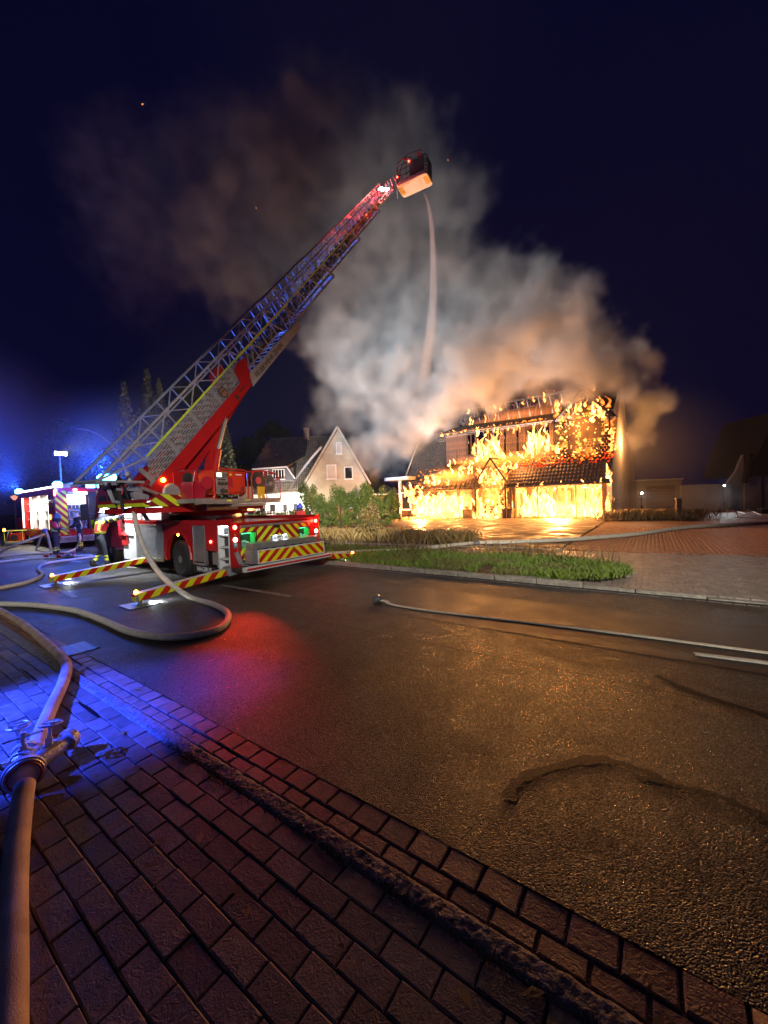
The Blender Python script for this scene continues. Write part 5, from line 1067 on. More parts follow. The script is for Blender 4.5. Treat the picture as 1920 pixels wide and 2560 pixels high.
b = MB(); b.span((17.2, -1.6, 3.95), (20.2, .9, 4.3), bev=.02); obj('flat_canopy', b, M_silver, bh, label='pale flat canopy on the left corner'); b = MB(); [b.span((17.3+.3*i, .9, 4.0), (17.5+.3*i, .93, 4.25)) for i in range(9)]; obj('canopy_louvres', b, M_white, bh)
# two tubs
for x in (10.95, 7.25):
    t_ = empty('plant_tub', HM @ Matrix.Translation((x, .45, .06)), label='square dark tub at the '+('left' if x > 9 else 'right')+' side of the burning porch', cat='planter', group='tubs at the burning porch')
    b = MB(); b.prism([(-.38, 0), (.38, 0), (.44, .75), (-.44, .75)], 'y', -.3, .3); b.span((-.47, -.33, .75), (.47, .33, .82)); obj('tub', b, M_board, t_); leaf_cloud('burnt_plant', [(0, 0, 1.0), (.2, 0, .95)], [.25, .2], 160, .06, M_leafa, t_, kind='stuff')
# porch: A-frame and mottled glowing panel
b = MB(); b.bar((10.1, .85, 2.95), (8.56, .85, 5.25), .14, .12); b.bar((7.1, .85, 3.1), (8.56, .85, 5.25), .14, .12); b.bar((8.56, .85, 5.25), (8.56, -1.5, 5.3), .12); b.bar((10.1, .85, 2.95), (10.1, .0, 2.95), .12); b.bar((7.1, .85, 3.1), (7.1, 0, 3.1), .12); obj('porch_gable_frame', b, M_char, bh)
b = MB(); b.bar((10.0, .8, 0), (10.0, .8, 2.95), .13); b.bar((7.3, .8, 0), (7.3, .8, 3.0), .13); obj('porch_post', b, M_char, bh, kind='stuff')
shm = [MB().box((0, 0, 0), (.23*random.uniform(.9, 1.05), .035, .2*random.uniform(.85, 1.1))).mesh('shingle', M_slate) for _ in range(4)]
def shingle_wall(x0, x1, z0, z1, y, keep, shape=None, w=.25, h=.215):
    nz = int((z1-z0)/h); nx = int((x1-x0)/w); from_ = mn
    for j in range(nz):
        for i in range(nx):
            x = x0+(i+.5+(j % 2)*.5)*w; z = z0+(j+.5)*h
            if shape and not shape(x, z): continue
            if mn.noise(Vector((x*1.1, z*1.3, y+5)))+random.uniform(-.28, .28) > keep: continue
            o_ = bpy.data.objects.new('shingle', random.choice(shm)); col.objects.link(o_); o_.parent = bh; o_.location = (x, y+random.uniform(-.02, .03), z); o_.rotation_euler = (random.uniform(-.15, .15), random.uniform(-.08, .08), random.uniform(-.05, .05))
shingle_wall(7.5, 9.4, .3, 4.8, .55, .12, lambda x, z: z < 3 or abs(x-8.56) < (5.2-z)*.65)
# cross gable on the right with burning shingle face
def cg(x, z): return z < 7.9 or abs(x-1.75) < (9.9-z)*.95
shingle_wall(-.1, 3.8, 4.9, 9.9, -1.35, .16, cg)
b = MB(); 
for x in (-.05, .85, 1.75, 2.7, 3.75): b.bar((x, -1.45, 4.8), (x, -1.45, 7.9 if x in (-.05, 3.75) else 9.4), .13)
for z in (5.0, 6.3, 7.8): b.bar((-.1, -1.47, z), (3.8, -1.47, z), .12)
b.bar((-.25, -1.4, 7.7), (1.75, -1.4, 10.0), .16); b.bar((3.85, -1.4, 7.9), (1.75, -1.4, 10.0), .16); obj('cross_gable_frame', b, M_char, bh)
b = MB(); b.span((.5, -1.34, 6.2), (1.9, -1.28, 7.7)); b.span((2.3, -1.34, 5.3), (2.9, -1.28, 7.3)); obj('boarded_window', b, M_board, bh)
slab('cross_gable_roof', (-.45, -.9, 7.6), (1.75, -.9, 10.05), (1.75, -5.2, 10.9), (-.45, -2.8, 7.8), .1, M_char, bh); slab('cross_gable_roof', (4.0, -.9, 7.8), (1.75, -.9, 10.05), (1.75, -5.2, 10.9), (4.0, -2.8, 7.9), .1, M_char, bh)
# dormer front: scorched boards with gaps where it burns
boards(11.9, 14.1, 5.35, 8.05, -1.5, 12); boards(10.9, 11.9, 5.35, 5.9, -1.5, 5); boards(6.35, 8.6, 5.3, 8.0, -1.5, 12, skip=(3, 9)); boards(4.0, 4.35, 5.3, 8, -1.5, 2)
boards(8.6, 10.9, 5.3, 5.75, -1.5, 10, skip=(2, 5, 6)); boards(4.35, 6.3, 5.3, 5.6, -1.5, 9, skip=(4,))
b = MB()
for x in (14.12, 11.85, 10.9, 9.7, 8.6, 6.3, 5.3, 4.3, 3.95): b.bar((x, -1.56, 5.2), (x, -1.56, 8.1), .11)
b.bar((3.9, -1.55, 5.25), (14.2, -1.55, 5.3), .12); b.bar((3.9, -1.53, 8.05), (14.2, -1.53, 8.15), .12); b.bar((8.6, -1.53, 6.8), (6.3, -1.53, 6.7), .06); obj('dormer_frame', b, M_char, bh)
f = MB(); [f.bar(a, c, .07) for a, c in (((10.95, -1.44, 5.95), (10.95, -1.44, 7.9)), ((11.8, -1.44, 5.95), (11.8, -1.44, 7.9)), ((10.95, -1.44, 7.9), (11.8, -1.44, 7.9)), ((10.95, -1.44, 5.95), (11.8, -1.44, 5.95)), ((11.4, -1.44, 5.95), (11.4, -1.44, 7.9)))]; obj('charred_window', f, M_char, bh)
for x in (2.1, 3.5, 5.0): post(x, x+.07, .1, 2.66, -.28, .07, M_char, 'mullion')
for x in (12.2, 13.6): post(x, x+.07, .1, 2.66, -.28, .07, M_char, 'mullion')
b = MB(); b.bar((3.7, -1.1, 8.05), (14.6, -1.1, 8.3), .16, .1); obj('dormer_eave', b, M_board, bh)
slab('dormer_roof', (3.9, -1.0, 8.12), (14.5, -1.0, 8.35), (14.2, -4.2, 9.4), (4.2, -4.2, 9.2), .1, M_char, bh)
slab('dormer_side', (14.2, -1.5, 5.3), (14.2, -1.5, 8.1), (14.2, -4.0, 9.3), (14.2, -3.3, 8.0), .08, M_slate, bh) if 0 else None
# lower pent roof, right half tiled: every pantile is a piece
prof = []
tile = MB(); W_ = .272; Lt = .38; vs = []
for yy, zz in ((0, 0), (1, 0)):
    for i in range(5): a = i/4; vs.append((a*W_, -yy*Lt, .035*math.sin(a*math.pi)+.01*(yy == 0)))
for i in range(5): a = i/4; vs.append((a*W_, 0, .035*math.sin(a*math.pi)-.012))
tile.add(vs, [(i, i+1, i+6, i+5) for i in range(4)]+[(10+i, 11+i, i+1, i) for i in range(4)])
tme = tile.mesh('roof_tile', M_btile, True)
sl_a = math.atan2(2.4, 2.0); nrow = 8; cnt = 0
slab('pent_roof_deck', (-.3, .48, 2.72), (7.55, .48, 2.72), (7.3, -1.5, 5.1), (-.1, -1.5, 5.1), .08, M_char, bh)
for j in range(nrow):
    t = j/nrow; y = .5-t*1.95; z = 2.78+t*2.35
    for i in range(28):
        x = -.28+i*.278
        if j >= 6 and mn.noise(Vector((x*.9, j*.8, 9))) > -.05+.1*(j == 6): continue
        if j >= 4 and random.random() < .08: continue
        o_ = bpy.data.objects.new('roof_tile', tme); col.objects.link(o_); o_.parent = bh; o_.location = (x, y, z+random.uniform(-.008, .012)); o_.rotation_euler = (-sl_a+random.uniform(-.03, .03), random.uniform(-.02, .02), random.uniform(-.03, .03))
b = MB(); b.tube([(-.35, .56, 2.68), (7.6, .56, 2.66)], .06, 6); obj('gutter_pipe', b, M_char, bh)
# left half of the pent roof: battens and broken cover
b = MB()
for i in range(22): x = 7.7+i*.46; b.bar((x, .45, 2.78), (x-.05, -1.45, 5.0+random.uniform(-.2, .1)), .07)
obj('burnt_rafters', b, M_char, bh, kind='stuff')
b = MB()
for i in range(8): z = 2.85+i*.28; b.bar((7.7, .42-i*.24, z), (17.9, .42-i*.24, z+.02), .05)
obj('burnt_battens', b, M_char, bh, kind='stuff')
roof_tiles((9.8, .44, 2.85), (8.3, 0, 0), (0, -1.85, 2.25), 30, 7, M_btile, 'broken_tiles', par=bh, skip=lambda u, v: mn.noise(Vector((u*5, v*4, 2))) > .1)
slab('pent_roof_deck', (7.6, .4, 2.7), (17.9, .4, 2.7), (17.9, -1.5, 4.9), (7.6, -1.5, 4.9), .05, M_board, bh)
# steep main roof, left end tiled, rafters bare in the middle
roof_tiles((14.3, -.0, 2.95), (4.1, 0, 0), (0, -5.55, 8.4), 15, 34, M_slate, 'roof_tiles', par=bh); slab('roof_deck', (14.2, 0, 2.85), (18.4, 0, 2.85), (18.4, -5.6, 11.35), (14.2, -5.6, 11.35), .1, M_char, bh)
slab('back_roof', (-.2, -5.6, 11.35), (18.4, -5.6, 11.35), (18.4, -9.7, 5.9), (-.2, -9.7, 5.9), .12, M_char, bh) if 0 else None
b = MB()
for i in range(27):
    x = 3.9+i*.52+random.uniform(-.06, .06); top = random.uniform(.75, 1.0) if i % 5 else .55; b.bar((x, -4.2, 9.2), (x+random.uniform(-.1, .1), -4.2-1.5*top, 9.2+2.3*top), .10)
    if i % 2: b.bar((x, -9.4, 6.1), (x, -5.7, 11.2), .1)
for z, y in ((9.7, -4.55), (10.3, -4.9), (10.9, -5.3)): b.bar((6.5, y, z), (14.4, y, z+random.uniform(-.1, .1)), .05)
b.bar((3.5, -5.6, 11.3), (14.4, -5.6, 11.35), .14)
for i in range(9): x = 9+i*.7; b.bar((x, -4.5, 9.7), (x+.5, -5.2, 10.9), .06); b.bar((x+.5, -4.6, 9.7), (x, -5.2, 10.9), .06)
obj('bare_rafters', b, M_char, bh, kind='stuff')
slab('upper_roof', (-.3, -1.6, 8.4), (3.7, -1.6, 8.4), (3.7, -5.6, 11.4), (-.3, -5.6, 11.4), .1, M_char, bh)
# ---- flames (everything that burns)
def dummy(): pass
it = []
def fill(x0, x1, y0, y1, z0, z1, n, h0, h1, w0, w1): 
    for _ in range(n): it.append((random.uniform(x0, x1), random.uniform(y0, y1), random.uniform(z0, z1), random.uniform(h0, h1), random.uniform(w0, w1)))
fill(.3, 6.7, -3.8, -.5, .05, .15, 60, .5, 1.3, .18, .38); fill(4.2, 6.7, -3.2, -.6, .1, .5, 26, 1.2, 2.5, .25, .5); fill(.3, 1.2, -3, -.4, .1, .5, 12, 1.2, 2.5, .2, .35)
fill(.4, 6.8, -1.4, -.5, 2.2, 2.4, 22, .2, .4, .12, .25)
fill(11.0, 15.6, -3.4, .3, .05, .3, 60, .8, 2.6, .3, .6); fill(13.8, 16.4, -.6, .9, .05, .3, 26, .7, 2.3, .3, .6); fill(12.6, 16.3, .2, 1.5, .05, .1, 26, .3, .9, .25, .5)
fill(7.4, 10.6, -3, .2, .05, .4, 34, .8, 2.6, .22, .45); fill(7.6, 10.4, .75, 1.3, .05, .1, 18, .3, .8, .15, .3)
fill(-.35, -.05, .05, .3, .2, 3.4, 12, .5, .9, .1, .2)
tongues('flames', it, FL, bh, label='yellow white flames filling the ground floor'); it = []
fill(8.7, 10.8, -2.4, -1.4, 5.3, 6.6, 22, .8, 1.7, .16, .34); fill(4.4, 6.2, -2.4, -1.4, 5.3, 6.6, 18, .8, 1.8, .14, .3); fill(10.9, 11.8, -2.6, -1.8, 5.6, 6.8, 10, .7, 1.4, .14, .28); fill(4.2, 11, -1.42, -1.3, 7.4, 7.9, 20, .3, .8, .07, .16); fill(4, 11, -1.35, -1.2, 5.1, 5.5, 26, .3, .8, .08, .18); fill(9.8, 14.5, -1.0, .3, 3.0, 4.6, 24, .3, .8, .12, .26); fill(0, 3.8, -1.3, -1.15, 8.0, 9.0, 10, .5, 1.0, .1, .2); fill(1, 14, -5.2, -4.2, 9.2, 10.8, 16, .4, .9, .1, .2); fill(6.2, 6.7, -1.9, -1.4, 5.5, 6, 4, .8, 1.4, .15, .25); fill(3.6, 4.2, -1.4, -1.2, 5.2, 5.6, 4, .6, 1.1, .15, .25); fill(3.5, 3.8, -1.4, -1.25, 8.7, 9, 3, .7, 1.1, .15, .22)
fill(14.0, 15.8, -.4, .2, 3.0, 3.8, 12, .6, 1.2, .25, .45); fill(16.8, 18.0, .2, .7, 2.2, 2.6, 8, .6, 1.3, .2, .35); fill(15.2, 17.4, .1, .8, 1.2, 2.6, 12, .5, 1.2, .2, .4); fill(7.6, 9.9, .5, .9, 2.9, 3.6, 16, .5, 1.1, .14, .26); fill(6.6, 8.3, -.9, -.3, 4.0, 4.4, 8, .4, .8, .15, .25)
fill(11, 14, -1.45, -1.2, 5.0, 5.3, 8, .3, .6, .1, .2); fill(.2, 7.2, .3, .5, 2.65, 2.7, 10, .2, .45, .08, .16); fill(-.5, .1, -1.3, -1.1, 4.8, 6.6, 9, .3, .6, .1, .2); fill(10.5, 14.5, -1.2, -1.0, 8.05, 8.2, 12, .2, .4, .08, .16); fill(0, 1.2, -1.35, -1.2, 7.3, 8.6, 9, .4, .9, .12, .22)
tongues('upper_flames', it, FL, bh); it = []
fill(-.1, 3.7, -2.2, -1.55, 4.9, 8.6, 90, .5, 1.1, .2, .4); fill(7.4, 9.6, -.1, .45, .3, 3.8, 50, .6, 1.2, .18, .35)
tongues('orange_flames', it, FLo, bh)
# burning room contents behind the shingle faces
def embers(name, pts, s0, s1, mat_, **k):
    mb = MB()
    for p in pts: s_ = random.uniform(s0, s1); mb.box(p, (s_*random.uniform(.6, 2.6), s_*.5, s_*random.uniform(.5, 1.3)), 0, Euler((random.uniform(-.5, .5), random.uniform(-.8, .8), random.random())).to_matrix().to_4x4())
    return obj(name, mb, mat_, bh, kind='stuff', **k)
def roofp(x, t, up=.1): return (x, .5-t*1.95, 2.78+t*2.35+up)
pts = [roofp(random.uniform(-.3, 9), random.uniform(.62, 1.02), .06) for _ in range(190)]
embers('embers', pts, .04, .13, E_embr); embers('hot_embers', [roofp(random.uniform(-.3, 9), random.uniform(.72, 1.05), .08) for _ in range(150)], .03, .10, E_emb)
embers('roof_edge_embers', [roofp(random.uniform(9, 17.5), random.uniform(.0, .9), .12) for _ in range(70)]+[(random.uniform(3.9, 14.4), -1.05+random.uniform(-.05, .05), 8.25+random.uniform(-.05, .08)) for _ in range(60)], .03, .1, E_emb)
embers('wall_embers', [(random.uniform(-.1, 3.8), -1.3, random.uniform(4.9, 8.4)) for _ in range(120)]+[(random.uniform(7.5, 9.6), .6, random.uniform(.3, 4.4)) for _ in range(70)], .04, .12, E_emby)
embers('rafter_embers', [(random.uniform(0, 13), random.uniform(-5, -3), random.uniform(8.8, 11.2)) for _ in range(45)], .03, .08, E_embr)
gpts = [(random.gauss(14.5, 1.8), random.uniform(.6, 4.2), .13) for _ in range(80)]+[(random.uniform(.5, 6), random.uniform(.5, 1.3), .13) for _ in range(50)]
embers('ground_embers', gpts, .04, .13, E_emb)
it = [(random.gauss(14.6, 1.3), 1.2+abs(random.gauss(0, .9)), .1, random.uniform(.08, .3), random.uniform(.2, .55)) for _ in range(36)]
tongues('ground_fire', it, FL, bh)
FC = (1, .40, .10)
def fire_lamp(p, e, r=.6, c=FC): return lamp('fire_light', 'POINT', HM @ Vector(p), c, e, None, None, r)
fire_lamp((3.6, -1.6, 1.5), 5600, .7); fire_lamp((13.2, -.6, 1.5), 6500, .8); fire_lamp((9.0, .6, 1.6), 1500, .4); fire_lamp((15.0, 2.2, .9), 8500, .4); fire_lamp((3.5, 1.0, .8), 4800, .3)
fire_lamp((9.7, -1.0, 6.4), 1500, .3); fire_lamp((5.2, -1.0, 6.4), 1500, .3); fire_lamp((12.6, .6, 4.6), 700, .3); fire_lamp((6.5, .3, 4.6), 500, .3); fire_lamp((1.8, -1.6, 7), 500, .3, (1, .33, .07)); fire_lamp((1.6, -2.8, 6.5), 1200, .4, (1, .33, .07)); fire_lamp((-1.1, -4.5, 6.0), 800, .3, (1, .45, .14))  # last lamp stands outside the gable, added to light the garage smoke
for x_, e_ in ((5.5, 5200), (12.5, 3000)):
    l = lamp('roof_fire_light', 'AREA', (0, 0, 0), (1, .74, .62), e_*.7, None, None, 7.); l.matrix_world = HM @ Matrix.Translation((x_, -4.6, 7.9)) @ Matrix.Rotation(math.pi, 4, 'X')
# burning gas that fills the rooms and licks out of the front: glowing volumes
def gas(name, c, r, s, colr=(1, .38, .07), pw=1.):
    bm = bmesh.new(); bmesh.ops.create_icosphere(bm, subdivisions=3, radius=1); me = bpy.data.meshes.new(name); bm.to_mesh(me); bm.free()
    m, t = newmat('burning_gas'); N = t.nodes; L = t.links; N.clear(); o_ = N.new('ShaderNodeOutputMaterial'); e = N.new('ShaderNodeEmission'); e.inputs[0].default_value = (*colr, 1)
    tc = N.new('ShaderNodeTexCoord'); ln = N.new('ShaderNodeVectorMath'); ln.operation = 'LENGTH'; L.new(tc.outputs['Object'], ln.inputs[0])
    n = N.new('ShaderNodeTexNoise'); n.inputs['Scale'].default_value = 2.2; n.inputs['Detail'].default_value = 3; L.new(tc.outputs['Object'], n.inputs['Vector'])
    a = N.new('ShaderNodeMath'); a.operation = 'MULTIPLY_ADD'; a.inputs[1].default_value = -1.3; L.new(n.outputs['Fac'], a.inputs[0]); L.new(ln.outputs['Value'], a.inputs[2])
    mr = N.new('ShaderNodeMapRange'); mr.interpolation_type = 'SMOOTHSTEP'; mr.inputs[1].default_value = .35; mr.inputs[2].default_value = -.45; mr.inputs[4].default_value = s; L.new(a.outputs[0], mr.inputs[0]); L.new(mr.outputs[0], e.inputs[1]); L.new(e.outputs[0], o_.inputs['Volume'])
    me.materials.append(m); o = bpy.data.objects.new(name, me); col.objects.link(o); o.parent = bh; o.location = c; o.scale = r; tag(o, kind='stuff'); return o
gas('burning_gas', (3.4, -2.2, .5), (3.6, 1.8, 1.3), 2.6); gas('burning_gas', (3.6, -2.3, 2.1), (3.4, 1.9, .8), .4, (1, .34, .05)); gas('burning_gas', (13.0, -1.2, 1.0), (3.0, 2.2, 1.9), 2.8)
gas('burning_gas', (14.9, .9, .9), (2.2, 1.2, 1.5), 3.0); gas('burning_gas', (9.0, -.6, 1.1), (1.8, 1.4, 1.8), 2.6); gas('burning_gas', (9.7, -1.8, 6.2), (1.2, .7, 1.5), 2.2); gas('burning_gas', (5.3, -1.8, 6.2), (1.1, .7, 1.4), 2.2); gas('burning_gas', (15, -.2, 3.3), (1.6, .8, .8), 1.6); gas('burning_gas', (1.8, -1.4, 6.8), (2.1, .6, 2.4), 2.8, (1, .28, .04)); gas('burning_gas', (8.5, -1.1, 5.2), (5.5, .6, .7), 3.2, (1, .3, .04)); gas('burning_gas', (12.8, -.2, 3.9), (3, .8, 1.2), 3.0, (1, .3, .04)); gas('burning_gas', (8.5, .6, 3.2), (1.5, .6, 2.2), 3.0, (1, .32, .05)); gas('burning_gas', (7.5, -4.2, 9.2), (6.5, 1, 1.4), .8, (1, .25, .04))
# ================================================================== PEOPLE
def skin_mesh(name, joints, bones, mat_, sub=1):
    names = list(joints); idx = {n: i for i, n in enumerate(names)}
    me = bpy.data.meshes.new(name); me.from_pydata([joints[n][0] for n in names], [(idx[a], idx[b_]) for a, b_ in bones], [])
    o = bpy.data.objects.new(name, me); col.objects.link(o); sm = o.modifiers.new('s', 'SKIN'); sm.use_smooth_shade = True; sm.branch_smoothing = .3
    for i, n in enumerate(names): r = joints[n][1]; me.skin_vertices[0].data[i].radius = r if isinstance(r, tuple) else (r, r)
    me.skin_vertices[0].data[0].use_root = True
    ss = o.modifiers.new('d', 'SUBSURF'); ss.levels = sub; ss.render_levels = sub
    dg = bpy.context.evaluated_depsgraph_get(); m2 = bpy.data.meshes.new_from_object(o.evaluated_get(dg)); bpy.data.objects.remove(o)
    m2.materials.clear()
    for q in (mat_ if isinstance(mat_, (list, tuple)) else [mat_]): m2.materials.append(q)
    m2.name = name; return m2
def person(loc, ang, J, label, jacket_fn, leg_fn, helmet_m, coat=None, sc=1., vest=None):
    root = empty('person', Matrix.Translation(loc) @ Matrix.Rotation(ang, 4, 'Z') @ Matrix.Scale(sc, 4), label=label, cat='firefighter')
    def j(n, r): return (J[n], r)
    body = {'pelvis': j('pelvis', (.15, .12)), 'waist': j('waist', (.14, .11)), 'chest': j('chest', (.17, .12)), 'neck': j('neck', .065), 'head': j('head', .085), 'headtop': j('headtop', .085)}
    bones = [('pelvis', 'waist'), ('waist', 'chest'), ('chest', 'neck'), ('neck', 'head'), ('head', 'headtop')]
    for s in 'LR':
        for n, r in (('sh', .07), ('el', .055), ('wr', .04), ('hip', .10), ('kn', .075), ('an', .05), ('toe', .045)): body[n+s] = j(n+s, r)
        bones += [('chest', 'sh'+s), ('sh'+s, 'el'+s), ('el'+s, 'wr'+s), ('pelvis', 'hip'+s), ('hip'+s, 'kn'+s), ('kn'+s, 'an'+s), ('an'+s, 'toe'+s)]
    me = skin_mesh('body', body, bones, [M_navy, M_lime, M_skin, M_black], 2)
    for p in me.polygons:
        c = p.center; p.use_smooth = True
        p.material_index = 2 if (c.z > J['neck'][2]+.04 and (Vector(c)-Vector(J['head'])).length < .25) else (3 if c.z < .12 else leg_fn(c))
    obj('body', None, None, root, me=me)
    jj = {'pelvis': j('pelvis', (.19, .16)), 'waist': j('waist', (.185, .155)), 'chest': j('chest', (.215, .165)), 'neck': (tuple(Vector(J['neck'])-Vector((0, 0, .05))), .09)}
    jb = [('pelvis', 'waist'), ('waist', 'chest'), ('chest', 'neck')]
    for s in 'LR':
        for n, r in (('sh', .105), ('el', .085), ('wr', .065)): jj[n+s] = j(n+s, r)
        jb += [('chest', 'sh'+s), ('sh'+s, 'el'+s), ('el'+s, 'wr'+s)]
    mats = coat or [M_navy, M_lime, M_vred, M_sil]
    me = skin_mesh('jacket', jj, jb, mats, 2)
    for p in me.polygons: p.use_smooth = True; p.material_index = jacket_fn(p.center)
    obj('jacket', None, None, root, me=me)
    hd = Vector(J['head']); ht = Vector(J['headtop']); d = (ht-hd).normalized(); Mh = Matrix.Translation(hd) @ d.to_track_quat('Z', 'Y').to_matrix().to_4x4()
    hb = MB(); hb.lathe([(.175, -.0), (.172, .015), (.14, .03), (.142, .09), (.12, .15), (.07, .195), (.01, .205)], 18, Mh); hb.tube([Mh @ Vector((-.1, 0, .19)), Mh @ Vector((0, 0, .22)), Mh @ Vector((.1, 0, .18))], .02, 6)
    h_ = obj('helmet', hb, helmet_m, root, smooth=False); nb = MB(); nb.lathe([(.15, -.14), (.135, -.0), (.12, .02)], 14, Mh); 
    obj('neck_guard', MB().lathe([(.145, -.16), (.15, -.1), (.138, .0)], 14, Mh @ Matrix.Translation((-.03, 0, 0))), M_navy, h_)
    fc = MB()   # face: eyes, nose, mouth
    f0 = hd+Vector((.088, 0, -.02)); fc.box(f0+Vector((.012, 0, 0)), (.03, .02, .04)); fc.box(f0+Vector((0, 0, -.05)), (.012, .05, .012)); fc.box(f0+Vector((0, .033, .02)), (.012, .022, .012)); fc.box(f0+Vector((0, -.033, .02)), (.012, .022, .012)); obj('face', fc, M_skin, root)
    for s in 'LR':
        w = Vector(J['wr'+s]); e = Vector(J['el'+s]); d = (w-e).normalized(); sd = d.cross(Vector((0, 0, 1))); sd = sd.normalized() if sd.length > .1 else Vector((0, 1, 0)); up = sd.cross(d)
        g = MB(); g.tube([w, w+d*.05, w+d*.10], [.042, .05, .045], 8, flat=.7)
        for k in range(4): q = w+d*.10+sd*(.028*(k-1.5)); g.tube([q-d*.02, q+d*(.035+.006*(k in (1, 2)))-up*.01, q+d*.055-up*.035, q+d*.045-up*.06], [.015, .014, .013, .010], 6)
        q = w+d*.05+sd*.045; g.tube([q, q+sd*.03+d*.03-up*.01, q+sd*.03+d*.06-up*.03], [.017, .015, .012], 6)
        obj('glove', g, pm('glove_cloth', (.45, .4, .12), rough=.8), root)
        t = Vector(J['toe'+s]); a = Vector(J['an'+s]); bt = MB(); bt.tube([a+Vector((0, 0, .12)), a, a+Vector((.02, 0, -.03)), t, t+(t-a)*.12], [.065, .065, .06, .055, .03], 8); obj('boot', bt, M_black, root)
    return root
def pose(**k):
    J = dict(pelvis=(0, 0, .95), waist=(0, 0, 1.12), chest=(0, 0, 1.36), neck=(.01, 0, 1.53), head=(.03, 0, 1.64), headtop=(.03, 0, 1.72),
             shL=(0, .2, 1.43), elL=(0, .27, 1.15), wrL=(.1, .27, .93), shR=(0, -.2, 1.43), elR=(0, -.27, 1.15), wrR=(.1, -.27, .93),
             hipL=(0, .1, .9), knL=(.02, .11, .5), anL=(0, .11, .1), toeL=(.15, .12, .05), hipR=(0, -.1, .9), knR=(.02, -.11, .5), anR=(0, -.11, .1), toeR=(.15, -.12, .05))
    J.update(k); return J
# firefighter at the truck: back to the viewer, right hand on the grab rail, leaning
def near_j(c):
    x, y, z = c
    if abs(y) > .245 or (abs(y) > .20 and z > 1.25 and False): return 1 if (.3 < abs(y) < .36 or .46 < abs(y) < .52) else 0
    if .93 < z < 1.0 or 1.03 < z < 1.10: return 1
    if 1.34 < z < 1.42: return 1
    if x < 0 and 1.12 < z < 1.34: return 2 if abs(y) < .09 else (1 if abs(y) < .15 else 2)
    return 2 if 1.10 < z < 1.34 else 0
leg = lambda c: 1 if (.22 < c[2] < .30 or .34 < c[2] < .38) else 0
tl = lambda x, y, z=0: TM @ Vector((x, y, z))
p = tl(6.75, 1.85); face = math.atan2((tl(6.2, 1.5)-p).y, (tl(6.2, 1.5)-p).x)
person(p, R(70), pose(waist=(.04, 0, 1.12), chest=(.10, 0, 1.36), neck=(.15, 0, 1.52), head=(.19, 0, 1.62), headtop=(.21, 0, 1.70), shL=(.08, .22, 1.43), elL=(.12, .34, 1.15), wrL=(.25, .34, .95), shR=(.1, -.22, 1.44), elR=(.22, -.48, 1.46), wrR=(.4, -.66, 1.56), knL=(.16, .14, .52), anL=(-.12, .17, .14), toeL=(.0, .19, .05), knR=(.06, -.12, .5), anR=(.1, -.15, .1), toeR=(.25, -.16, .05)),
       'firefighter seen from behind in lime banded jacket reaching for the truck grab rail', near_j, leg, M_helm, sc=1.1)
def vest_j(c):
    x, y, z = c
    if abs(y) > .26: return 2 if z > 1.2 else 0
    if .92 < z < 1.0: return 3
    if .09 < abs(y) < .15: return 3
    return 2 if z > 1.2 else 0
p = G(142, 1389); person(p, R(20), pose(elR=(.1, -.25, 1.18), wrR=(.3, -.2, 1.15), elL=(.1, .25, 1.18), wrL=(.3, .15, 1.1), chest=(.04, 0, 1.36), head=(.08, 0, 1.63), headtop=(.09, 0, 1.71), knR=(.05, -.13, .5), anR=(.0, -.18, .1), toeR=(.14, -.2, .05)), 'firefighter in red and cyan reflective vest standing behind the fire engine', vest_j, leg, M_helmb)
p = G(203, 1376); person(p, R(200), pose(elR=(.15, -.25, 1.2), wrR=(.38, -.15, 1.2), elL=(.15, .25, 1.2), wrL=(.38, .1, 1.12), chest=(.06, 0, 1.34), head=(.12, 0, 1.6), headtop=(.14, 0, 1.68)), 'firefighter in dark gear holding the hose at the engine pump', lambda c: 3 if (.93 < c[2] < .99 or .08 < abs(c[1]) < .12) else 0, leg, M_white)
p = at(752, 1290, 19); p.z = 0.06; person(p, R(150), pose(), 'person in blue helmet and orange vest beyond the truck tail', lambda c: 2 if c[2] > 1 else 0, leg, pm('blue_helmet_shell', (.03, .06, .5), rough=.4))
p = at(628, 1290, 17.5); p.z = 0.0; person(p, R(100), pose(), 'person in lime reflective trousers partly hidden behind the truck deck', lambda c: 1 if c[2] > 1.2 else 0, lambda c: 1, M_white)

# ================================================================== HOSES, MANIFOLDS, WATER
def hose(P, r, label, n=8, flat=1., m_=M_hose, seg=10, group='hoses'):
    C_ = catmull(P, seg); o = obj('hose', MB().tube(C_, r, n, flat=flat), m_, None, smooth=True, label=label, cat='hose', group=group)
    for p in o.data.polygons: p.use_smooth = True
    return o
def gz(px, py, r): v = G(px, py, r); return v
M_hb = pm('brown_wet_hose', (.62, .43, .32), (.44, .29, .21), 6, .5, bump=.4, bsc=180, rough2=.7)
hose([gz(-60, 1500, .055), gz(0, 1527, .055), gz(60, 1562, .055), gz(118, 1610, .055), gz(163, 1655, .055), gz(160, 1700, .055), gz(128, 1770, .06), gz(98, 1840, .08), gz(84, 1895, .10)], .055, 'wet hose running from the manifold away to the left edge', 16, m_=M_hb)
hose([gz(62, 1965, .10), gz(55, 2010, .085), gz(42, 2120, .062), gz(33, 2250, .058), gz(28, 2420, .058), gz(20, 2600, .058), gz(10, 2900, .058)], .056, 'thick brown hose coming from the viewer into the manifold', 18, m_=M_hb)
dk = TM @ Vector((5.8, .2, 2.9))
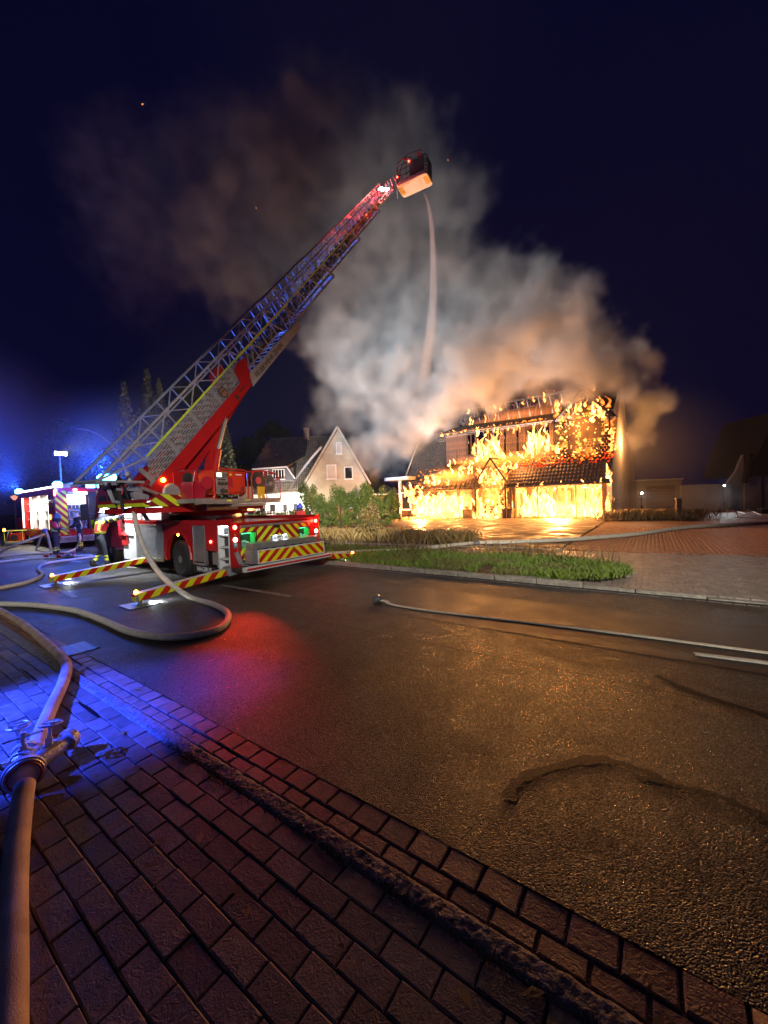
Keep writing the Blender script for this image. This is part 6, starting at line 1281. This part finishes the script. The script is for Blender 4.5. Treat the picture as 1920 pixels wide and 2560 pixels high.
hose([at(318, 1182, 10.2), at(326, 1215, 9.9), at(334, 1262, 9.5), at(340, 1310, 9.0), at(362, 1375, 8.4), at(405, 1440, 7.9), gz(470, 1490, .05), gz(535, 1512, .05), gz(570, 1535, .05), gz(555, 1567, .05), gz(490, 1588, .05), gz(400, 1592, .05), gz(320, 1578, .05), gz(260, 1552, .05), gz(190, 1527, .05), gz(90, 1513, .05), gz(-20, 1509, .05)], .052, 'white supply hose dropping from the ladder foot and looping on the road', 12)
hose([gz(-10, 1472, .04), gz(70, 1455, .04), gz(106, 1437, .04), gz(96, 1421, .04), gz(120, 1408, .04), gz(180, 1399, .04), gz(240, 1391, .04)], .05, 'white hose with a tight double bend left of the truck', 10)
hose([gz(-10, 1406, .04), gz(60, 1398, .04), gz(140, 1393, .04), gz(230, 1388, .04)], .045, 'hose lying straight toward the ladder truck from the left edge')
hose([gz(-10, 1392, .04), gz(60, 1386, .04), gz(120, 1384, .04), gz(170, 1380, .04)], .045, 'hose just below the red manifold')
hose([gz(-10, 1386, .04), at(40, 1362, 16.5), at(112, 1335, 17.0)], .045, 'hose rising from the road to the standpipe')
hose([gz(170, 1380, .04), gz(190, 1371, .05), at(200, 1350, 18.2), at(196, 1330, 18.5), at(184, 1318, 18.8)], .05, 'curved hose from the manifold up to the engine pump')
hose([at(22, 1325, 17.3), at(17, 1345, 17.2), gz(12, 1372, .02), gz(30, 1374, .02), gz(52, 1370, .02)], .015, 'thin yellow cable beside the generator trolley', 6, m_=M_yel)
hose([gz(948, 1500, .05), gz(965, 1503, .035), gz(984, 1512, .012), gz(1080, 1527, .012), gz(1300, 1553, .012), gz(1560, 1585, .012), gz(1919, 1632, .012), gz(2100, 1655, .012)], .05, 'flat empty hose with metal coupling lying along the road centre', 10, .26, seg=8)
cp = gz(944, 1498, .06); mc = empty('hose_coupling', Matrix.Translation(cp) @ Matrix.Rotation(R(-30), 4, 'Z') @ Matrix.Rotation(math.pi/2, 4, 'Y'), label='silver coupling at the end of the flat hose', cat='coupling')
obj('collar', MB().lathe([(.055, -.05), (.10, -.04), (.10, .0), (.07, .02), (.055, .09)], 18), M_steel, mc); obj('sealing_ring', MB().lathe([(.08, -.055), (.085, -.041)], 16), M_rubber, mc)
hose([gz(1735, 1634, .012), gz(1830, 1646, .012), gz(1990, 1666, .012)], .05, 'second flat hose starting near the right edge', 10, .26)
hose([gz(820, 1385, .13), gz(900, 1380, .12), gz(1010, 1375, .12), gz(1100, 1366, .12), gz(1190, 1357, .12)], .075, 'pale hose behind the grass island', 10, m_=pm('bright_hose_canvas', (.72, .66, .55), (.6, .55, .46), 14, .7))
hose([gz(1192, 1357, .12), gz(1260, 1356, .13), gz(1400, 1350, .13), gz(1500, 1343, .12), gz(1600, 1334, .12), gz(1700, 1320, .12), gz(1800, 1313, .12), gz(1960, 1304, .12)], .085, 'thick grey hose crossing the driveway toward the right edge', 10)
cp = gz(1191, 1357, .13); obj('hose_coupling', MB().lathe([(.08, -.12), (.12, -.08), (.12, .08), (.08, .12)], 14, Matrix.Translation(cp) @ Matrix.Rotation(math.pi/2, 4, 'Y')), M_steel, None, label='coupling joining the two hoses in front of the burning yard', cat='coupling')
hose([gz(1700, 1268, .05), gz(1780, 1266, .05), gz(1830, 1267, .05)], .07, 'far hose lying in front of the pale wall')
hose([gz(1815, 1277, .05), gz(1850, 1281, .05), gz(1862, 1287, .05), gz(1840, 1294, .05), gz(1870, 1295, .05), gz(1925, 1295, .05)], .06, 'far hose bending back at the right edge')
hose([gz(1836, 1264, .05), gz(1870, 1275, .05), gz(1905, 1289, .05)], .05, 'far hose running diagonally to the equipment heap')
# foreground three way manifold
def along(p, d, roll_=0): return Matrix.Translation(p) @ Vector(d).to_track_quat('Z', 'Y').to_matrix().to_4x4()
Mc = gz(66, 1925, .10); din = (gz(62, 1975, .10)-gz(60, 1915, .10)).normalized()   # towards the viewer
man = empty('hose_manifold', Matrix.Identity(4), label='steel three way hose manifold with handwheels in the foreground', cat='manifold')
M_alu = pm('cast_aluminium', (.72, .72, .66), (.52, .52, .48), 12, .34, .6, bump=.4, bsc=90)
base = gz(60, 1925, .11); fwd = -din
obj('inlet_ring', MB().lathe([(.062, -.10), (.105, -.09), (.115, -.06), (.105, -.03), (.08, -.02), (.075, .04)], 28, along(base, fwd)), M_alu, man)
obj('ring_band', MB().lathe([(.117, -.075), (.118, -.045)], 28, along(base, fwd)), M_white, man); W = along(base, fwd); obj('red_band', MB().tube([W @ Vector((.088*math.cos(t), .088*math.sin(t), -.098)) for t in np.linspace(0, 6.283, 26)], .007, 5), M_red, man)
right = fwd.cross(Vector((0, 0, 1))).normalized()
body_ = MB(); body_.lathe([(.075, .0), (.085, .06), (.095, .12), (.08, .18)], 20, along(base, fwd)); obj('centre_body', body_, M_alu, man)
def outlet(d, L_, nm='outlet', capd=True, wheel_h=.2, lever=False):
    d = Vector(d).normalized(); o = obj(nm, MB().lathe([(.05, .05), (.062, .1), (.068, L_*.6), (.07, L_*.75), (.055, L_*.8), (.055, L_)], 18, along(base, d)), M_alu, man)
    e = base+d*L_
    obj('coupling', MB().lathe([(.06, 0), (.078, .005), (.078, .05), (.07, .06), (.03, .065) if capd else (.06, .06)], 18, along(e, d)), M_alu, o)
    s0 = base+d*L_*.55; up = (Vector((0, 0, 1))+d*.15).normalized()
    obj('spindle', MB().lathe([(.024, .0), (.024, .11), (.013, .115), (.013, wheel_h)], 10, along(s0, up)), M_alu, o)
    wv = MB(); n_ = 14; W = along(s0+up*wheel_h, up)
    if lever: wv.bar(W @ Vector((-.11, 0, 0)), W @ Vector((.11, 0, 0)), .022, .012); wv.lathe([(.02, -.01), (.02, .03)], 10, W)
    else:
        ring = [W @ Vector((.062*(1+.08*math.cos(5*t))*math.cos(t), .062*(1+.08*math.cos(5*t))*math.sin(t), 0)) for t in np.linspace(0, 2*math.pi, 26)]; wv.tube(ring, .0095, 6)
        for k in range(3): a = 2.094*k; wv.bar(W @ Vector((0, 0, 0)), W @ Vector((.06*math.cos(a), .06*math.sin(a), 0)), .013)
        wv.lathe([(.018, -.015), (.018, .015)], 10, W)
    obj('handwheel', wv, M_alu, o)
outlet(fwd*1.0+right*.02, .24, capd=False, wheel_h=.17, lever=True); outlet(fwd*.75+right*.85, .32, wheel_h=.21); outlet(fwd*.55-right*.95, .34, wheel_h=.2)
s0 = base+fwd*.30-right*.02; W = along(s0+Vector((0, 0, .20)), (0, 0, 1))
wv = MB(); wv.tube([W @ Vector((.062*math.cos(t), .062*math.sin(t), 0)) for t in np.linspace(0, 2*math.pi, 22)], .0095, 6); [wv.bar(W @ Vector((0, 0, 0)), W @ Vector((.06*math.cos(2.094*k), .06*math.sin(2.094*k), 0)), .013) for k in range(3)]; wv.lathe([(.016, -.2), (.016, .01)], 10, W); obj('handwheel', wv, M_alu, man)
obj('foot', MB().span((base.x-.02, base.y-.02, 0), (base.x+.02, base.y+.02, .07)), M_alu, man)
# small red manifold behind
rm_ = gz(146, 1391, .08); t_ = empty('red_manifold', Matrix.Translation(rm_), label='small red hose manifold on the road at the firefighter\'s feet', cat='manifold')
obj('pipe', MB().tube([(-.7, .1, 0), (.6, .1, 0)], .06, 10), M_lad, t_)
for x in (-.5, .0, .4): obj('valve_cap', MB().lathe([(.05, 0), (.085, .02), (.085, .06), (.05, .07)], 12, Matrix.Translation((x, .05, .0)) @ Matrix.Rotation(math.pi/2, 4, 'X')), M_red if x < .3 else M_steel, t_); obj('knob', MB().lathe([(.03, .05), (.05, .1), (.05, .13)], 8, Matrix.Translation((x+.12, .1, .0))), M_red, t_)
sp3 = gz(115, 1375, 0); t_ = empty('hydrant_standpipe', Matrix.Translation(sp3), label='blue and white standpipe where the rising hose ends', cat='standpipe')
obj('legs', MB().tube([(-.5, 0, 0), (-.28, 0, .5), (-.05, 0, .95)], .05, 6).tube([(.25, 0, 0), (.15, 0, .6), (.05, 0, .95)], .06, 6), M_lad, t_, kind='stuff'); obj('head', MB().lathe([(.07, .85), (.1, .9), (.1, 1.02), (.05, 1.08)], 12), pm('blue_fitting', (.02, .08, .5), rough=.4), t_)
# drain grate in the gutter
gv = G(190, 1622); dg_ = empty('drain_grate', Matrix.Translation((gv.x, gv.y, .0)) @ Matrix.Rotation(RA, 4, 'Z'), label='cast iron drain grate in the gutter', cat='drain')
b = MB(); b.span((-.25, -.2, -.01), (.25, -.17, .012)); b.span((-.25, .17, -.01), (.25, .2, .012)); obj('rim', b, M_black, dg_)
brm = MB().span((-.008, -.168, -.01), (.008, .168, .01)).mesh('grate_bar', M_steel)
for i in range(12): o_ = bpy.data.objects.new('grate_bar', brm); col.objects.link(o_); o_.parent = dg_; o_.location = (-.23+i*.042, 0, 0)
# ================================================================== SMOKE, WATER, HAZE
def vol_mat(name, c, dens, attr='density', aniso=.0):
    m, t = newmat(name); N = t.nodes; L = t.links; N.clear(); o = N.new('ShaderNodeOutputMaterial'); v = N.new('ShaderNodeVolumePrincipled')
    v.inputs['Color'].default_value = (*c, 1); v.inputs['Anisotropy'].default_value = aniso; v.inputs['Density'].default_value = dens
    v.inputs['Density Attribute'].default_value = attr
    L.new(v.outputs[0], o.inputs['Volume']); return m
blobs = [(1475, 925, 30.5, 2.7, 1.5), (1540, 965, 31, 2.1, 1.5), (1575, 1030, 32, 1.8, 1.2), (1598, 1000, 32, 1.4, 1.2), (1565, 1090, 33, 1.1, .9), (1500, 850, 32, 2.6, 1), (1420, 890, 31, 3.4, 1.4), (1330, 890, 32.5, 3.4, 1.4), (1240, 910, 34, 3.4, 1.3), (1380, 800, 33, 4.0, 1.2), (1160, 960, 36, 2.6, 1.1), (1040, 960, 40, 4.0, .9), (1085, 1010, 39, 3.0, .9), (1260, 770, 39, 5.2, 1.1),
         (1150, 860, 40, 4.8, 1.1), (1120, 740, 41, 6, .9), (1040, 850, 42, 5.2, .9), (960, 960, 43, 5.2, .9), (1000, 1080, 43, 4.4, .9), (930, 1120, 44, 3.6, .8), (860, 1010, 46, 4.2, .6), (880, 860, 43, 5.5, .6), (1000, 680, 42, 6.2, .6), (860, 720, 43, 6, .5),
         (1060, 560, 42, 6.5, .5), (930, 540, 43, 7.5, .55), (790, 580, 45, 7.5, .5), (980, 440, 43, 6.5, .45), (840, 420, 45, 8, .5), (680, 480, 46, 8.5, .5), (600, 610, 47, 7, .4), (560, 420, 48, 7.5, .4), (720, 330, 48, 8, .3), (880, 320, 47, 6, .25), (560, 700, 47, 4.5, .2),
         (400, 520, 52, 11, .10), (240, 640, 56, 12, .08), (420, 330, 52, 10, .07), (130, 560, 58, 11, .05)]
def smoke_object():
    ng = bpy.data.node_groups.new('smoke_grid', 'GeometryNodeTree'); ng.interface.new_socket('Geometry', in_out='OUTPUT', socket_type='NodeSocketGeometry')
    N = ng.nodes; L = ng.links; out = N.new('NodeGroupOutput'); vc = N.new('GeometryNodeVolumeCube')
    lo = (-36, 28, 0); hi = (27, 66, 47); vx = .33
    vc.inputs['Min'].default_value = lo; vc.inputs['Max'].default_value = hi
    for i, n in enumerate(('Resolution X', 'Resolution Y', 'Resolution Z')): vc.inputs[n].default_value = int((hi[i]-lo[i])/vx)
    pos = N.new('GeometryNodeInputPosition')
    def noise3(scale, amp, detail, seed):
        n = N.new('ShaderNodeTexNoise'); n.inputs['Scale'].default_value = scale; n.inputs['Detail'].default_value = detail; n.inputs['Roughness'].default_value = .55; a = N.new('ShaderNodeVectorMath'); a.operation = 'ADD'; a.inputs[1].default_value = seed; L.new(pos.outputs[0], a.inputs[0]); L.new(a.outputs[0], n.inputs['Vector'])
        s_ = N.new('ShaderNodeVectorMath'); s_.operation = 'SUBTRACT'; s_.inputs[1].default_value = (.5, .5, .5); L.new(n.outputs['Color'], s_.inputs[0]); k = N.new('ShaderNodeVectorMath'); k.operation = 'SCALE'; k.inputs['Scale'].default_value = amp; L.new(s_.outputs[0], k.inputs[0]); return k.outputs[0], n.outputs['Fac']
    w, _ = noise3(.17, 9., 6, (3, 7, 1)); w2, _ = noise3(.55, 3.4, 3, (9, 2, 5)); a0 = N.new('ShaderNodeVectorMath'); a0.operation = 'ADD'; L.new(w, a0.inputs[0]); L.new(w2, a0.inputs[1]); ad = N.new('ShaderNodeVectorMath'); ad.operation = 'ADD'; L.new(pos.outputs[0], ad.inputs[0]); L.new(a0.outputs[0], ad.inputs[1])
    acc = None
    for px, py, Y, r, d in blobs:
        c = at(px, py, Y); ds = N.new('ShaderNodeVectorMath'); ds.operation = 'DISTANCE'; L.new(ad.outputs[0], ds.inputs[0]); ds.inputs[1].default_value = tuple(c)
        mr = N.new('ShaderNodeMapRange'); mr.interpolation_type = 'SMOOTHSTEP'; mr.inputs[1].default_value = r*1.14; mr.inputs[2].default_value = r*(.72 if Y < 40 else .55); mr.inputs[3].default_value = 0; mr.inputs[4].default_value = d; L.new(ds.outputs['Value'], mr.inputs[0])
        if acc is None: acc = mr.outputs[0]
        else: mx = N.new('ShaderNodeMath'); mx.operation = 'MAXIMUM'; L.new(acc, mx.inputs[0]); L.new(mr.outputs[0], mx.inputs[1]); acc = mx.outputs[0]
    _, nf = noise3(.42, 1, 6, (0, 0, 0)); nr = N.new('ShaderNodeMapRange'); nr.inputs[1].default_value = .42; nr.inputs[2].default_value = .60; nr.inputs[3].default_value = .12; nr.inputs[4].default_value = 1.25; L.new(nf, nr.inputs[0])
    mu = N.new('ShaderNodeMath'); mu.operation = 'MULTIPLY'; L.new(acc, mu.inputs[0]); L.new(nr.outputs[0], mu.inputs[1]); L.new(mu.outputs[0], vc.inputs['Density'])
    sm = N.new('GeometryNodeSetMaterial'); sm.inputs['Material'].default_value = M_smoke; L.new(vc.outputs[0], sm.inputs[0]); L.new(sm.outputs[0], out.inputs[0])
    me = bpy.data.meshes.new('smoke'); me.materials.append(M_smoke); o = bpy.data.objects.new('smoke', me); col.objects.link(o); md = o.modifiers.new('g', 'NODES'); md.node_group = ng; return o
M_smoke = vol_mat('grey_smoke', (.86, .84, .82), .6)
tag(smoke_object(), 'grey brown smoke cloud drifting from the roof across the sky', kind='stuff')
# low smoke around the garage
def puff(c, r, dens, lb):
    bm = bmesh.new(); bmesh.ops.create_icosphere(bm, subdivisions=3, radius=1)
    for v in bm.verts: v.co = v.co*(1+.25*mn.noise(v.co*1.7+Vector(c)))
    me = bpy.data.meshes.new('smoke'); bm.to_mesh(me); bm.free()
    m, t = newmat('ground_smoke'); N = t.nodes; L = t.links; N.clear(); o_ = N.new('ShaderNodeOutputMaterial'); v = N.new('ShaderNodeVolumePrincipled'); v.inputs['Color'].default_value = (.6, .58, .58, 1)
    tc = N.new('ShaderNodeTexCoord'); ln = N.new('ShaderNodeVectorMath'); ln.operation = 'LENGTH'; L.new(tc.outputs['Object'], ln.inputs[0]); mr = N.new('ShaderNodeMapRange'); mr.interpolation_type = 'SMOOTHSTEP'; mr.inputs[1].default_value = 1.; mr.inputs[2].default_value = .2; mr.inputs[4].default_value = dens; L.new(ln.outputs['Value'], mr.inputs[0]); L.new(mr.outputs[0], v.inputs['Density']); L.new(v.outputs[0], o_.inputs['Volume'])
    me.materials.append(m); o = bpy.data.objects.new('smoke', me); col.objects.link(o); o.location = c; o.scale = r; tag(o, lb, kind='stuff')
puff((22.5, 30.5, 1.2), (6.5, 3.0, 1.6), .12, 'thin ground smoke before the garage')
puff((24, 34, 5.5), (9, 5, 6.5), .06, 'brown smoke hanging over the garage')
puff((-10.8, 16.2, 4.2), (4.5, 3.2, 3.2), .035, 'added haze giving a halo around the roof beacons of the ladder truck')  # haze ball added to give the beacons a halo
puff((-33, 26, 7), (14, 9, 9), .035, 'thin blue lit smoke drifting over the fire engine')
# water jet falling from the basket
jp = [at(1062, 485, 22.3), at(1073, 520, 22.9), at(1080, 580, 24), at(1083, 660, 25.5), at(1082, 750, 27), at(1076, 830, 28), at(1066, 900, 29.5), at(1060, 985, 31)]
C_ = catmull(jp, 6); rs = [.06+.42*(i/(len(C_)-1))**1.2 for i in range(len(C_))]
mw, t = newmat('falling_water_spray'); N = t.nodes; L = t.links; N.clear(); o_ = N.new('ShaderNodeOutputMaterial'); v = N.new('ShaderNodeVolumePrincipled'); v.inputs['Color'].default_value = (.9, .9, .92, 1); v.inputs['Density'].default_value = 1.3; L.new(v.outputs[0], o_.inputs['Volume'])
tc_ = N.new('ShaderNodeTexCoord'); sx_ = N.new('ShaderNodeSeparateXYZ'); L.new(tc_.outputs['Object'], sx_.inputs[0]); mr_ = N.new('ShaderNodeMapRange'); mr_.inputs[1].default_value = 10.5; mr_.inputs[2].default_value = 19.5; mr_.inputs[3].default_value = 0.; mr_.inputs[4].default_value = 2.2; L.new(sx_.outputs[2], mr_.inputs[0]); L.new(mr_.outputs[0], v.inputs['Density'])
tag(obj('water_jet', MB().tube(C_, rs, 12), mw), 'water jet falling from the basket toward the burning roof', 'water jet')
jp = [at(695, 1330, 17), at(706, 1262, 22), at(735, 1205, 28), at(775, 1150, 34), at(803, 1118, 40)]
C_ = catmull(jp, 6); mw2 = mw.copy(); mw2.node_tree.links.remove(mw2.node_tree.nodes['Principled Volume'].inputs['Density'].links[0]); mw2.node_tree.nodes['Principled Volume'].inputs['Density'].default_value = 1.0
tag(obj('water_jet', MB().tube(C_, [.03+.10*i/(len(C_)-1) for i in range(len(C_))], 10), mw2), 'water jet shot from the ground onto the tiled roof', 'water jet')
# fallen leaves and grit
V = []; nl = 0
for _ in range(260):
    if rng.random() < .35: p = SN(rng.uniform(-9, 2), rng.uniform(.2, 1.9), .012)
    elif rng.random() < .5: p = SN(rng.uniform(-4, 10), rng.uniform(8.9, 13), .062)
    else: p = SN(rng.uniform(-8, 6), rng.uniform(2, 8.4), .01)
    a = rng.random()*6.28; l = rng.uniform(.008, .03) if rng.random() < .7 else .045; d = Vector((math.cos(a), math.sin(a), 0))*l; e = Vector((-d.y, d.x, 0))*.45
    V += [tuple(p-d), tuple(p+e+Vector((0, 0, .006))), tuple(p+d), tuple(p-e+Vector((0, 0, .004)))]; nl += 1
obj('fallen_leaves', None, None, None, me=raw_mesh('fallen_leaves', V, np.arange(nl*4).reshape(nl, 4), M_dry), kind='stuff')
# flying sparks
b = MB()
for px, py in ((357, 260), (355, 261), (1165, 668), (1120, 400), (1215, 780), (890, 760), (1290, 930), (1410, 1010), (1100, 960), (1330, 890), (1450, 950), (640, 520), (1225, 920)):
    p = at(px, py, random.uniform(24, 34)); b.box(p, (.10, .02, .025), 0, Euler((0, random.uniform(-1, 1), random.random())).to_matrix().to_4x4())
obj('sparks', b, em('spark', (1, .35, .1), 1.6, False), kind='stuff')
# haze: night air lit by the beacons
hz = MB(); hz.span((-110, -8, -1.2), (60, 90, 52)); mh_, t = newmat('night_haze'); N = t.nodes; L = t.links; N.clear(); o_ = N.new('ShaderNodeOutputMaterial'); v = N.new('ShaderNodeVolumePrincipled'); v.inputs['Color'].default_value = (.85, .85, .9, 1); v.inputs['Density'].default_value = .0002; v.inputs['Anisotropy'].default_value = .1; L.new(v.outputs[0], o_.inputs['Volume'])
tag(obj('haze', hz, mh_), kind='stuff')
